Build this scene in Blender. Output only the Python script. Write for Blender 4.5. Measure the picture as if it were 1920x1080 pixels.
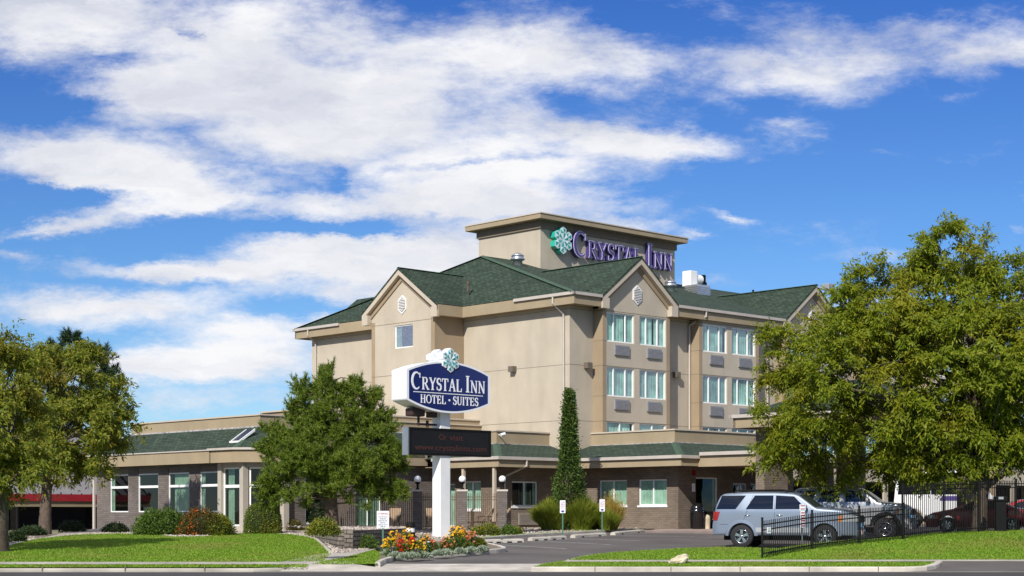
import bpy, bmesh, math, random
import numpy as np
from mathutils import Vector, Matrix, Euler

# ------------------------------------------------------------------ scene, camera, light
for o in list(bpy.data.objects):
    bpy.data.objects.remove(o)
S = bpy.context.scene
COL = S.collection
rng = np.random.default_rng(7)
random.seed(7)

F = 3109.0        # focal length in photo pixels (1920 wide)
HZ = 965.0        # horizon row
CH = 1.65         # eye height
cam_d = bpy.data.cameras.new("camera")
cam = bpy.data.objects.new("camera", cam_d)
COL.objects.link(cam)
cam.location = (0, 0, CH)
cam.rotation_euler = (math.radians(90), 0, 0)
cam_d.sensor_width = 36
cam_d.lens = F / 1920 * 36
cam_d.shift_y = (HZ - 540) / 1920
cam_d.clip_end = 8000
S.camera = cam
S.view_settings.view_transform = 'Standard'
S.view_settings.look = 'None'
S.view_settings.exposure = 0.15
S.view_settings.gamma = 1.0
S.render.resolution_x, S.render.resolution_y = 1920, 1080

SUN_EL = math.radians(36)
TOSUN = Vector((-0.40, -1.03, 0)).normalized() * math.cos(SUN_EL) + Vector((0, 0, math.sin(SUN_EL)))
sun_d = bpy.data.lights.new("sun", 'SUN')
sun_d.energy = 4.8
sun_d.angle = math.radians(0.5)
sun_d.color = (1.0, 0.955, 0.88)
sun = bpy.data.objects.new("sun", sun_d)
COL.objects.link(sun)
sun.rotation_euler = (-TOSUN).to_track_quat('-Z', 'Y').to_euler()
sun.location = (-20, -40, 60)

def sky_world():
    w = bpy.data.worlds.new("World")
    S.world = w
    w.use_nodes = True
    nt = w.node_tree
    nt.nodes.clear()
    N = nt.nodes.new
    L = nt.links.new
    out = N('ShaderNodeOutputWorld')
    bg = N('ShaderNodeBackground')
    bg.inputs['Strength'].default_value = 0.1
    L(bg.outputs[0], out.inputs[0])
    sky = N('ShaderNodeTexSky')
    sky.sky_type = 'NISHITA'
    sky.sun_disc = False
    sky.sun_elevation = SUN_EL
    sky.sun_rotation = math.atan2(TOSUN.x, TOSUN.y)
    sky.altitude = 1300
    sky.air_density = 1.0
    sky.dust_density = 0.4
    sky.ozone_density = 2.0

    def math_(op, a, b=None, clamp=False):
        n = N('ShaderNodeMath')
        n.operation = op
        n.use_clamp = clamp
        for i, v in enumerate((a, b)):
            if v is None:
                continue
            if isinstance(v, (int, float)):
                n.inputs[i].default_value = v
            else:
                L(v, n.inputs[i])
        return n.outputs[0]
    tc = N('ShaderNodeTexCoord')
    sep = N('ShaderNodeSeparateXYZ')
    L(tc.outputs['Generated'], sep.inputs[0])
    dy = math_('MAXIMUM', math_('ABSOLUTE', sep.outputs[1]), 0.05)
    px = math_('DIVIDE', sep.outputs[0], dy)
    pz = math_('DIVIDE', sep.outputs[2], dy)
    P = N('ShaderNodeCombineXYZ')
    L(px, P.inputs[0])
    L(pz, P.inputs[1])
    # warp the coordinates so that cloud banks have torn edges
    n0 = N('ShaderNodeTexNoise')
    n0.inputs['Scale'].default_value = 9.0
    n0.inputs['Detail'].default_value = 9.0
    n0.inputs['Roughness'].default_value = 0.70
    mp0 = N('ShaderNodeMapping')
    mp0.inputs['Scale'].default_value = (1.0, 2.2, 1)
    L(P.outputs[0], mp0.inputs[0])
    L(mp0.outputs[0], n0.inputs['Vector'])
    sub = N('ShaderNodeVectorMath')
    sub.operation = 'SUBTRACT'
    L(n0.outputs['Color'], sub.inputs[0])
    sub.inputs[1].default_value = (0.5, 0.5, 0.5)
    mul = N('ShaderNodeVectorMath')
    mul.operation = 'MULTIPLY'
    L(sub.outputs[0], mul.inputs[0])
    mul.inputs[1].default_value = (0.10, 0.040, 0)
    add = N('ShaderNodeVectorMath')
    add.operation = 'ADD'
    L(P.outputs[0], add.inputs[0])
    L(mul.outputs[0], add.inputs[1])
    PW = add.outputs[0]
    # cloud banks: centre, half sizes (photo pixels), tilt in degrees, weight
    banks = [(470, 85, 640, 135, 4, 1.25), (60, 20, 260, 110, 0, .8), (1010, 110, 280, 120, 8, .95),
             (1230, 120, 260, 70, 0, .40), (1600, 115, 430, 95, -4, .66), (1480, 150, 170, 55, 5, .35),
             (1760, 40, 330, 45, -6, .40), (1400, 30, 260, 50, 6, .44),
             (600, 235, 560, 120, 2, 1.35), (140, 295, 340, 70, 6, 1.2), (330, 165, 380, 60, 0, .7),
             (330, 345, 390, 56, 8, 1.15), (960, 330, 420, 78, -7, 1.25), (880, 392, 440, 46, 2, 1.2), (870, 470, 420, 60, 0, 1.1),
             (1230, 262, 260, 40, 4, .85), (1490, 240, 105, 38, 6, .68), (1110, 240, 250, 60, 0, .6),
             (620, 478, 420, 62, -3, 1.2), (330, 500, 350, 30, 2, 1.05), (840, 520, 330, 60, 0, 1.0),
             (180, 572, 380, 58, 2, 1.2), (450, 652, 330, 70, -4, 1.1), (620, 600, 260, 26, -3, .55), (320, 700, 350, 58, 0, .95),
             (60, 430, 150, 20, -8, .7), (260, 395, 240, 34, -8, .95), (30, 480, 80, 14, 0, .4), (560, 545, 330, 30, 0, .6),
             (380, 760, 320, 30, 0, .65), (1180, 430, 140, 22, 3, .7), (1385, 400, 90, 14, 5, .6), (1320, 437, 55, 12, 0, .5),
             (1340, 520, 150, 36, -6, .5), (1580, 560, 130, 40, 0, .62), (1450, 545, 90, 22, 0, .4), (1905, 415, 60, 18, 5, .5), (1890, 350, 60, 14, 0, .4),
             (1700, 480, 140, 24, 0, .3), (1660, 285, 90, 12, 0, .25), (1480, 350, 220, 16, 6, .2), (1810, 180, 60, 20, 0, .4), (1900, 90, 160, 60, -4, .7),
             (110, 205, 130, 20, -4, -.5), (90, 365, 150, 26, 4, -.6), (880, 312, 230, 13, -6, -.5), (630, 330, 60, 16, 40, -.25), (1240, 45, 150, 32, 10, -.6),
             (1090, 205, 110, 30, 14, -.2), (620, 425, 170, 18, 0, -.6), (360, 60, 60, 14, 20, -.5), (1700, 330, 420, 50, 0, -.4), (180, 115, 120, 24, 10, -.35)]
    dens = None
    for (cx, cy, rx, ry, ang, wt) in banks:
        m = N('ShaderNodeMapping')
        m.vector_type = 'TEXTURE'
        m.inputs['Location'].default_value = ((cx - 960) / F, (HZ - cy) / F, 0)
        m.inputs['Rotation'].default_value = (0, 0, math.radians(-ang))
        m.inputs['Scale'].default_value = (rx / F, ry / F, 1)
        L(PW, m.inputs[0])
        g = N('ShaderNodeTexGradient')
        g.gradient_type = 'SPHERICAL'
        L(m.outputs[0], g.inputs[0])
        w_ = math_('MULTIPLY', g.outputs['Fac'], wt)
        dens = w_ if dens is None else math_('ADD', dens, w_)
    # streaky detail
    n1 = N('ShaderNodeTexNoise')
    n1.inputs['Scale'].default_value = 13.0
    n1.inputs['Detail'].default_value = 10.0
    n1.inputs['Roughness'].default_value = 0.68
    n1.inputs['Distortion'].default_value = 0.12
    mp1 = N('ShaderNodeMapping')
    mp1.inputs['Scale'].default_value = (1.0, 2.3, 1)
    mp1.inputs['Rotation'].default_value = (0, 0, math.radians(-9))
    L(P.outputs[0], mp1.inputs[0])
    L(mp1.outputs[0], n1.inputs['Vector'])
    det = math_('MULTIPLY', math_('SUBTRACT', n1.outputs['Fac'], 0.5), 1.9)
    d2 = math_('ADD', dens, det)
    # extra unseen cloud added above the framed sky to whiten the ambient light
    hi = N('ShaderNodeMapRange'); hi.interpolation_type = 'SMOOTHSTEP'
    hi.inputs['From Min'].default_value = 0.34; hi.inputs['From Max'].default_value = 0.8; hi.inputs['To Max'].default_value = 0.60
    L(pz, hi.inputs['Value'])
    d2 = math_('ADD', d2, hi.outputs[0])
    mr = N('ShaderNodeMapRange')
    mr.interpolation_type = 'SMOOTHSTEP'
    mr.inputs['From Min'].default_value = 0.08
    mr.inputs['From Max'].default_value = 1.05
    L(d2, mr.inputs['Value'])
    # cloud shade: thick parts slightly grey underneath
    n2 = N('ShaderNodeTexNoise')
    n2.inputs['Scale'].default_value = 7.0
    n2.inputs['Detail'].default_value = 7.0
    n2.inputs['Roughness'].default_value = 0.6
    mp2 = N('ShaderNodeMapping')
    mp2.inputs['Scale'].default_value = (1.0, 3.2, 1)
    mp2.inputs['Location'].default_value = (3.1, 1.7, 0)
    L(PW, mp2.inputs[0])
    L(mp2.outputs[0], n2.inputs['Vector'])
    cr = N('ShaderNodeValToRGB')
    cr.color_ramp.elements[0].position = 0.34
    cr.color_ramp.elements[0].color = (0.58, 0.61, 0.71, 1)
    cr.color_ramp.elements[1].position = 0.62
    cr.color_ramp.elements[1].color = (0.90, 0.90, 0.92, 1)
    L(n2.outputs['Fac'], cr.inputs[0])
    ccol = N('ShaderNodeVectorMath')
    ccol.operation = 'SCALE'
    L(cr.outputs[0], ccol.inputs[0])
    ccol.inputs['Scale'].default_value = 9.6
    # deeper polarised blue towards the zenith
    el = N('ShaderNodeMapRange')
    el.inputs['From Min'].default_value = 0.0
    el.inputs['From Max'].default_value = 0.31
    L(pz, el.inputs['Value'])
    tint = N('ShaderNodeValToRGB')
    e = tint.color_ramp.elements
    e[0].position = 0.0
    e[0].color = (0.70, 0.86, 1.0, 1)
    e[1].position = 1.0
    e[1].color = (0.25, 0.51, 1.0, 1)
    m_ = e.new(0.5)
    m_.color = (0.43, 0.69, 1.0, 1)
    L(el.outputs[0], tint.inputs[0])
    tm = N('ShaderNodeMix')
    tm.data_type = 'RGBA'
    tm.blend_type = 'MULTIPLY'
    tm.inputs['Factor'].default_value = 1.0
    L(sky.outputs[0], tm.inputs['A'])
    L(tint.outputs[0], tm.inputs['B'])
    mx = N('ShaderNodeMix')
    mx.data_type = 'RGBA'
    L(mr.outputs[0], mx.inputs['Factor'])
    L(tm.outputs['Result'], mx.inputs['A'])
    L(ccol.outputs[0], mx.inputs['B'])
    L(mx.outputs['Result'], bg.inputs['Color'])
sky_world()

# ------------------------------------------------------------------ helpers
def W(px, py, Y):
    """world point seen at photo pixel (px,py) at depth Y"""
    return Vector(((px - 960) / F * Y, Y, CH + (HZ - py) / F * Y))

def srgb(r, g, b):
    f = lambda c: (c / 255 / 12.92) if c / 255 <= 0.04045 else ((c / 255 + 0.055) / 1.055) ** 2.4
    return (f(r), f(g), f(b))

def tag(o, label=None, cat=None, group=None, kind=None):
    if label: o['label'] = label
    if cat: o['category'] = cat
    if group: o['group'] = group
    if kind: o['kind'] = kind
    return o

def thing(name, label, cat, loc=(0, 0, 0), rz=0.0, group=None):
    o = bpy.data.objects.new(name, None)
    COL.objects.link(o)
    o.location = loc
    o.rotation_euler = (0, 0, rz)
    o.empty_display_size = 0.3
    return tag(o, label, cat, group)

def copy_tree(o, parent=None):
    c = o.copy()
    COL.objects.link(c)
    if parent is not None:
        c.parent = parent
    for ch in list(o.children):
        copy_tree(ch, c)
    return c

class MB:
    """collects polygons and links them as one mesh object with metre-scaled UVs"""
    def __init__(s):
        s.v = []; s.f = []; s.m = []; s.sm = []; s.M = None
    def add(s, verts, faces, mat=0, smooth=False):
        b = len(s.v)
        if s.M is not None:
            s.v.extend([tuple(s.M @ Vector(p)) for p in verts])
        else:
            s.v.extend([tuple(p) for p in verts])
        for f in faces:
            s.f.append(tuple(b + i for i in f)); s.m.append(mat); s.sm.append(smooth)
        return s
    def quad(s, a, b, c, d, mat=0):
        return s.add([a, b, c, d], [(0, 1, 2, 3)], mat)
    def box(s, x0, x1, y0, y1, z0, z1, mat=0):
        v = [(x0, y0, z0), (x1, y0, z0), (x1, y1, z0), (x0, y1, z0), (x0, y0, z1), (x1, y0, z1), (x1, y1, z1), (x0, y1, z1)]
        return s.add(v, [(0, 3, 2, 1), (4, 5, 6, 7), (0, 1, 5, 4), (1, 2, 6, 5), (2, 3, 7, 6), (3, 0, 4, 7)], mat)
    def cbox(s, c, size, mat=0):
        return s.box(c[0] - size[0] / 2, c[0] + size[0] / 2, c[1] - size[1] / 2, c[1] + size[1] / 2, c[2] - size[2] / 2, c[2] + size[2] / 2, mat)
    def bbox(s, x0, x1, y0, y1, z0, z1, r=0.02, mat=0):
        """box with chamfered edges"""
        bm = bmesh.new()
        bmesh.ops.create_cube(bm, size=1)
        for v in bm.verts:
            v.co = Vector(((x0 + x1) / 2 + v.co.x * (x1 - x0), (y0 + y1) / 2 + v.co.y * (y1 - y0), (z0 + z1) / 2 + v.co.z * (z1 - z0)))
        bmesh.ops.bevel(bm, geom=bm.edges[:], offset=r, segments=2, affect='EDGES', profile=0.6)
        bm.verts.index_update()
        s.add([v.co[:] for v in bm.verts], [[v.index for v in f.verts] for f in bm.faces], mat)
        bm.free()
        return s
    def prism(s, poly, off, mat=0, cap_mat=None):
        """extrude a 3D polygon by vector off"""
        n = len(poly)
        p = [Vector(q) for q in poly]
        o = Vector(off)
        v = p + [q + o for q in p]
        s.add(v, [tuple(range(n - 1, -1, -1))], mat if cap_mat is None else cap_mat)
        s.add(v, [tuple(range(n, 2 * n))], mat if cap_mat is None else cap_mat)
        s.add(v, [(i, (i + 1) % n, n + (i + 1) % n, n + i) for i in range(n)], mat)
        return s
    def tube(s, pts, r, n=8, mat=0, smooth=True, cap=True):
        pts = [Vector(p) for p in pts]
        rs = r if isinstance(r, (list, tuple)) else [r] * len(pts)
        rings = []
        prev = None
        for i, p in enumerate(pts):
            if i == 0: d = pts[1] - p
            elif i == len(pts) - 1: d = p - pts[-2]
            else: d = (pts[i + 1] - p).normalized() + (p - pts[i - 1]).normalized()
            if d.length < 1e-9: d = Vector((0, 0, 1))
            d.normalize()
            a = prev if prev is not None else (Vector((0, 0, 1)) if abs(d.z) < .9 else Vector((1, 0, 0)))
            x = (a - d * a.dot(d))
            if x.length < 1e-6: x = d.orthogonal()
            x.normalize(); y = d.cross(x); prev = x
            rings.append([p + x * math.cos(2 * math.pi * k / n) * rs[i] + y * math.sin(2 * math.pi * k / n) * rs[i] for k in range(n)])
        v = [q for rg in rings for q in rg]
        f = []
        for i in range(len(rings) - 1):
            for k in range(n):
                f.append((i * n + k, i * n + (k + 1) % n, (i + 1) * n + (k + 1) % n, (i + 1) * n + k))
        s.add(v, f, mat, smooth)
        if cap:
            s.add(v, [tuple(range(n - 1, -1, -1)), tuple(range((len(rings) - 1) * n, len(rings) * n))], mat)
        return s
    def lathe(s, prof, c=(0, 0, 0), n=16, mat=0, axis='z', smooth=True):
        v = []
        for (r, h) in prof:
            for k in range(n):
                a = 2 * math.pi * k / n
                if axis == 'z': v.append((c[0] + r * math.cos(a), c[1] + r * math.sin(a), c[2] + h))
                else: v.append((c[0] + r * math.cos(a), c[1] + h, c[2] + r * math.sin(a)))
        f = []
        for i in range(len(prof) - 1):
            for k in range(n):
                q = (i * n + k, i * n + (k + 1) % n, (i + 1) * n + (k + 1) % n, (i + 1) * n + k)
                f.append(q if axis == 'z' else q[::-1])
        s.add(v, f, mat, smooth)
        return s
    def sphere(s, c, r, n=16, m=10, mat=0):
        rr = r if isinstance(r, (list, tuple)) else (r, r, r)
        v = []
        for i in range(m + 1):
            a = math.pi * i / m
            for k in range(n):
                b = 2 * math.pi * k / n
                v.append((c[0] + rr[0] * math.sin(a) * math.cos(b), c[1] + rr[1] * math.sin(a) * math.sin(b), c[2] - rr[2] * math.cos(a)))
        f = []
        for i in range(m):
            for k in range(n):
                f.append((i * n + k, i * n + (k + 1) % n, (i + 1) * n + (k + 1) % n, (i + 1) * n + k))
        return s.add(v, f, mat, True)
    def wall(s, o, d, n, a0, a1, z0, z1, holes=(), mat=0, depth=0.14, rmat=None):
        """vertical wall through o along unit d with inward unit n, cut by holes (a0,a1,z0,z1)"""
        A = sorted(set([a0, a1] + [h[0] for h in holes] + [h[1] for h in holes]))
        Z = sorted(set([z0, z1] + [h[2] for h in holes] + [h[3] for h in holes]))
        A = [a for a in A if a0 <= a <= a1]; Z = [z for z in Z if z0 <= z <= z1]
        P = lambda a, z, q=0.0: (o[0] + d[0] * a + n[0] * q, o[1] + d[1] * a + n[1] * q, z)
        flip = (d[0] * n[1] - d[1] * n[0]) < 0
        def Q(*p):
            s.quad(*(p if not flip else p[::-1]), mat=Q.m)
        for i in range(len(A) - 1):
            for j in range(len(Z) - 1):
                ca, cz = (A[i] + A[i + 1]) / 2, (Z[j] + Z[j + 1]) / 2
                if any(h[0] < ca < h[1] and h[2] < cz < h[3] for h in holes): continue
                Q.m = mat
                Q(P(A[i], Z[j]), P(A[i + 1], Z[j]), P(A[i + 1], Z[j + 1]), P(A[i], Z[j + 1]))
        Q.m = mat if rmat is None else rmat
        for h in holes:
            b0, b1, y0, y1 = h
            Q(P(b0, y0), P(b0, y0, depth), P(b0, y1, depth), P(b0, y1)) if False else None
            Q(P(b0, y1), P(b0, y1, depth), P(b0, y0, depth), P(b0, y0))
            Q(P(b1, y0), P(b1, y0, depth), P(b1, y1, depth), P(b1, y1))
            Q(P(b0, y0), P(b0, y0, depth), P(b1, y0, depth), P(b1, y0))
            Q(P(b1, y1), P(b1, y1, depth), P(b0, y1, depth), P(b0, y1))
        return s
    def build(s, name, mats, parent=None, label=None, loc=None):
        if not isinstance(mats, (list, tuple)): mats = [mats]
        me = bpy.data.meshes.new(name)
        me.from_pydata(s.v, [], s.f)
        for m in mats: me.materials.append(m)
        me.polygons.foreach_set('material_index', s.m)
        me.polygons.foreach_set('use_smooth', s.sm)
        uvl = me.uv_layers.new(name='UVMap')
        me.update()
        uv = np.zeros((len(me.loops), 2), 'f')
        for p in me.polygons:
            nn = p.normal
            t = Vector((-nn.y, nn.x, 0))
            if t.length < 0.05: t = Vector((1, 0, 0))
            t.normalize(); b = nn.cross(t)
            for li in p.loop_indices:
                co = me.vertices[me.loops[li].vertex_index].co
                uv[li] = (co.dot(t), co.dot(b))
        uvl.data.foreach_set('uv', uv.ravel())
        o = bpy.data.objects.new(name, me)
        COL.objects.link(o)
        if parent is not None: o.parent = parent
        if loc is not None: o.location = loc
        if label: o['label'] = label
        return o

def build_parts(mb, name, mats, parent, pad=.04):
    """one object per separate piece: pieces whose boxes touch stay together"""
    n = len(mb.v); par = list(range(n))
    def fd(i):
        while par[i] != i: par[i] = par[par[i]]; i = par[i]
        return i
    for f in mb.f:
        for i in f[1:]: par[fd(i)] = fd(f[0])
    grp = {}
    for k, f in enumerate(mb.f): grp.setdefault(fd(f[0]), []).append(k)
    items = []
    for fs in grp.values():
        P = np.array([mb.v[i] for k in fs for i in mb.f[k]]); items.append([P.min(0) - pad, P.max(0) + pad, fs])
    par2 = list(range(len(items)))
    def f2(i):
        while par2[i] != i: i = par2[i]
        return i
    for i in range(len(items)):
        for j in range(i):
            if np.all(items[i][0] <= items[j][1]) and np.all(items[j][0] <= items[i][1]): par2[f2(i)] = f2(j)
    out = {}
    for i, it in enumerate(items): out.setdefault(f2(i), []).extend(it[2])
    obs = []
    for fs in out.values():
        q = MB()
        for k in sorted(fs):
            q.add([mb.v[i] for i in mb.f[k]], [tuple(range(len(mb.f[k])))], mb.m[k], mb.sm[k])
        bm = bmesh.new(); o = q.build(name, mats, parent); bm.free(); obs.append(o)
    return obs

def np_mesh(name, V, Fc, mats, parent=None, midx=None, smooth=False):
    """fast mesh from numpy arrays: V (n,3), Fc (m,k)"""
    if not isinstance(mats, (list, tuple)): mats = [mats]
    me = bpy.data.meshes.new(name)
    k = Fc.shape[1]
    me.vertices.add(len(V)); me.vertices.foreach_set('co', np.ascontiguousarray(V, 'f').ravel())
    me.loops.add(Fc.size); me.loops.foreach_set('vertex_index', np.ascontiguousarray(Fc, 'i').ravel())
    me.polygons.add(len(Fc))
    me.polygons.foreach_set('loop_start', np.arange(0, Fc.size, k, dtype='i'))
    me.polygons.foreach_set('loop_total', np.full(len(Fc), k, 'i'))
    for m in mats: me.materials.append(m)
    if midx is not None: me.polygons.foreach_set('material_index', np.ascontiguousarray(midx, 'i'))
    if smooth: me.polygons.foreach_set('use_smooth', np.ones(len(Fc), bool))
    me.update(calc_edges=True)
    o = bpy.data.objects.new(name, me)
    COL.objects.link(o)
    if parent is not None: o.parent = parent
    return o

# ------------------------------------------------------------------ materials
def nmat(name):
    m = bpy.data.materials.new(name); m.use_nodes = True
    nt = m.node_tree
    return m, nt, nt.nodes['Principled BSDF']

def mat(name, col, rough=0.8, var=0.12, vs=2.0, bump=0.0, bs=40.0, metal=0.0, coat=0.0, spec=0.5, streak=0.0, detail=6, var2=None):
    """principled with noise-mottled colour; streak adds vertical weathering"""
    m, nt, b = nmat(name)
    N, L = nt.nodes.new, nt.links.new
    b.inputs['Roughness'].default_value = rough
    b.inputs['Metallic'].default_value = metal
    b.inputs['Coat Weight'].default_value = coat
    b.inputs['Coat Roughness'].default_value = 0.05
    b.inputs['Specular IOR Level'].default_value = spec
    tc = N('ShaderNodeTexCoord')
    if var > 0:
        n = N('ShaderNodeTexNoise'); n.inputs['Scale'].default_value = vs; n.inputs['Detail'].default_value = detail
        L(tc.outputs['Object'], n.inputs['Vector'])
        r = N('ShaderNodeValToRGB')
        c2 = var2 if var2 else tuple(c * (1 - var) for c in col)
        c3 = tuple(min(1, c * (1 + var)) for c in col)
        r.color_ramp.elements[0].position = 0.3; r.color_ramp.elements[0].color = (*c2, 1)
        r.color_ramp.elements[1].position = 0.7; r.color_ramp.elements[1].color = (*c3, 1)
        L(n.outputs['Fac'], r.inputs[0])
        src = r.outputs[0]
        if streak > 0:
            mp = N('ShaderNodeMapping'); mp.inputs['Scale'].default_value = (.8, .8, 0.22)
            L(tc.outputs['Object'], mp.inputs[0])
            n2 = N('ShaderNodeTexNoise'); n2.inputs['Scale'].default_value = 1.6; n2.inputs['Detail'].default_value = 8
            L(mp.outputs[0], n2.inputs['Vector'])
            r2 = N('ShaderNodeValToRGB')
            r2.color_ramp.elements[0].position = 0.35; r2.color_ramp.elements[0].color = (1 - streak,) * 3 + (1,)
            r2.color_ramp.elements[1].position = 0.6; r2.color_ramp.elements[1].color = (1, 1, 1, 1)
            L(n2.outputs['Fac'], r2.inputs[0])
            mx = N('ShaderNodeMix'); mx.data_type = 'RGBA'; mx.blend_type = 'MULTIPLY'; mx.inputs['Factor'].default_value = 1
            L(src, mx.inputs['A']); L(r2.outputs[0], mx.inputs['B']); src = mx.outputs['Result']
        L(src, b.inputs['Base Color'])
    else:
        b.inputs['Base Color'].default_value = (*col, 1)
    if bump > 0:
        n = N('ShaderNodeTexNoise'); n.inputs['Scale'].default_value = bs; n.inputs['Detail'].default_value = 6
        L(tc.outputs['Object'], n.inputs['Vector'])
        bp = N('ShaderNodeBump'); bp.inputs['Strength'].default_value = bump; bp.inputs['Distance'].default_value = 0.02
        L(n.outputs['Fac'], bp.inputs['Height']); L(bp.outputs[0], b.inputs['Normal'])
    return m

def brickmat(name, c1, c2, mortar, bw, bh, ms=0.012, bump=0.4, rough=0.85, offset=0.5, var=0.25, mottle=0.6):
    m, nt, b = nmat(name)
    N, L = nt.nodes.new, nt.links.new
    b.inputs['Roughness'].default_value = rough
    uv = N('ShaderNodeUVMap')
    t = N('ShaderNodeTexBrick')
    t.inputs['Color1'].default_value = (*c1, 1); t.inputs['Color2'].default_value = (*c2, 1); t.inputs['Mortar'].default_value = (*mortar, 1)
    t.inputs['Scale'].default_value = 1.0
    t.inputs['Brick Width'].default_value = bw; t.inputs['Row Height'].default_value = bh
    t.inputs['Mortar Size'].default_value = ms; t.inputs['Mortar Smooth'].default_value = 0.2; t.inputs['Bias'].default_value = 0
    t.offset = offset
    L(uv.outputs[0], t.inputs['Vector'])
    tc = N('ShaderNodeTexCoord')
    n = N('ShaderNodeTexNoise'); n.inputs['Scale'].default_value = mottle; n.inputs['Detail'].default_value = 9
    L(tc.outputs['Object'], n.inputs['Vector'])
    r = N('ShaderNodeValToRGB')
    r.color_ramp.elements[0].position = 0.3; r.color_ramp.elements[0].color = (1 - var,) * 3 + (1,)
    r.color_ramp.elements[1].position = 0.7; r.color_ramp.elements[1].color = (1 + var * .4,) * 3 + (1,)
    L(n.outputs['Fac'], r.inputs[0])
    mx = N('ShaderNodeMix'); mx.data_type = 'RGBA'; mx.blend_type = 'MULTIPLY'; mx.inputs['Factor'].default_value = 1
    L(t.outputs['Color'], mx.inputs['A']); L(r.outputs[0], mx.inputs['B'])
    L(mx.outputs['Result'], b.inputs['Base Color'])
    bp = N('ShaderNodeBump'); bp.inputs['Strength'].default_value = bump; bp.inputs['Distance'].default_value = 0.02; bp.invert = True
    L(t.outputs['Fac'], bp.inputs['Height']); L(bp.outputs[0], b.inputs['Normal'])
    return m

def glassmat(name, tint, ior=1.5, rough=0.01, wob=0.0, ws=1.2, gl=(1, 1, 1)):
    m, nt, b = nmat(name)
    N, L = nt.nodes.new, nt.links.new
    nt.nodes.remove(b)
    out = nt.nodes['Material Output']
    tr = N('ShaderNodeBsdfTransparent'); tr.inputs[0].default_value = (*tint, 1)
    g = N('ShaderNodeBsdfGlossy'); g.inputs['Roughness'].default_value = rough; g.inputs['Color'].default_value = (*gl, 1)
    fr = N('ShaderNodeLayerWeight'); fr.inputs['Blend'].default_value = 0.5
    pw = N('ShaderNodeMath'); pw.operation = 'POWER'; L(fr.outputs['Facing'], pw.inputs[0]); pw.inputs[1].default_value = 3.0
    ma = N('ShaderNodeMath'); ma.operation = 'MULTIPLY_ADD'; L(pw.outputs[0], ma.inputs[0]); ma.inputs[1].default_value = 0.55; ma.inputs[2].default_value = ((ior - 1) / (ior + 1)) ** 2 * 1.6
    mx = N('ShaderNodeMixShader')
    L(ma.outputs[0], mx.inputs[0]); L(tr.outputs[0], mx.inputs[1]); L(g.outputs[0], mx.inputs[2]); L(mx.outputs[0], out.inputs[0])
    if wob > 0:
        tc = N('ShaderNodeTexCoord'); n = N('ShaderNodeTexNoise'); n.inputs['Scale'].default_value = ws; n.inputs['Detail'].default_value = 1.0
        L(tc.outputs['Object'], n.inputs['Vector'])
        bp = N('ShaderNodeBump'); bp.inputs['Strength'].default_value = wob; bp.inputs['Distance'].default_value = 0.05
        L(n.outputs['Fac'], bp.inputs['Height']); L(bp.outputs[0], g.inputs['Normal'])
    return m

def leafmat(name, cols, rough=0.55, trans=0.3, patch=None, ps=0.5, spec=0.3):
    """per-leaf random colour ramp with optional large colour patches"""
    m, nt, b = nmat(name)
    N, L = nt.nodes.new, nt.links.new
    out = nt.nodes['Material Output']
    ge = N('ShaderNodeNewGeometry')
    r = N('ShaderNodeValToRGB')
    el = r.color_ramp.elements
    n = len(cols)
    el[0].position = 0; el[0].color = (*cols[0], 1)
    el[1].position = 1; el[1].color = (*cols[-1], 1)
    for i in range(1, n - 1):
        q = el.new(i / (n - 1)); q.color = (*cols[i], 1)
    L(ge.outputs['Random Per Island'], r.inputs[0])
    src = r.outputs[0]
    if patch:
        tc = N('ShaderNodeTexCoord'); no = N('ShaderNodeTexNoise'); no.inputs['Scale'].default_value = ps; no.inputs['Detail'].default_value = 4
        L(tc.outputs['Object'], no.inputs['Vector'])
        rr = N('ShaderNodeValToRGB'); rr.color_ramp.elements[0].position = 0.5; rr.color_ramp.elements[1].position = 0.68
        L(no.outputs['Fac'], rr.inputs[0])
        mx = N('ShaderNodeMix'); mx.data_type = 'RGBA'
        mu = N('ShaderNodeMath'); mu.operation = 'MULTIPLY'; mu.inputs[1].default_value = patch[1]
        L(rr.outputs[0], mu.inputs[0]); L(mu.outputs[0], mx.inputs['Factor']); L(src, mx.inputs['A']); mx.inputs['B'].default_value = (*patch[0], 1)
        src = mx.outputs['Result']
    L(src, b.inputs['Base Color'])
    b.inputs['Roughness'].default_value = rough
    b.inputs['Specular IOR Level'].default_value = spec
    t = N('ShaderNodeBsdfTranslucent'); L(src, t.inputs['Color'])
    ms = N('ShaderNodeMixShader'); ms.inputs[0].default_value = trans
    L(b.outputs[0], ms.inputs[1]); L(t.outputs[0], ms.inputs[2]); L(ms.outputs[0], out.inputs[0])
    return m

M = {}
M['stucco'] = mat('stucco', (0.475, 0.412, 0.318), 0.9, 0.06, 0.8, 0.35, 45, streak=0.08, detail=10)
M['stucco_tan'] = mat('tan stucco', (0.32, 0.243, 0.155), 0.9, 0.08, 0.9, 0.25, 90, streak=0.06)
M['fascia'] = mat('tan fascia', (0.33, 0.26, 0.165), 0.85, 0.08, 0.8, 0.1, 60, streak=0.06)
M['trim'] = mat('cream trim', (0.49, 0.42, 0.33), 0.7, 0.05, 1.5)
M['joint'] = mat('stucco joint', (0.16, 0.13, 0.10), 0.9, 0.1, 2)
M['gutter'] = mat('gutter metal', (0.47, 0.42, 0.37), 0.5, 0.06, 2.0, metal=0.0)
M['white'] = mat('white paint', (0.78, 0.78, 0.76), 0.5, 0.04, 2)
M['frame'] = mat('white window frame', (0.80, 0.80, 0.78), 0.45, 0.03, 3)
M['shingle'] = brickmat('green shingles', (0.018, 0.040, 0.022), (0.046, 0.076, 0.046), (0.008, 0.016, 0.010), 0.36, 0.18, 0.022, 0.8, 0.95, 0.37, 0.35, 2.2)
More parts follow.
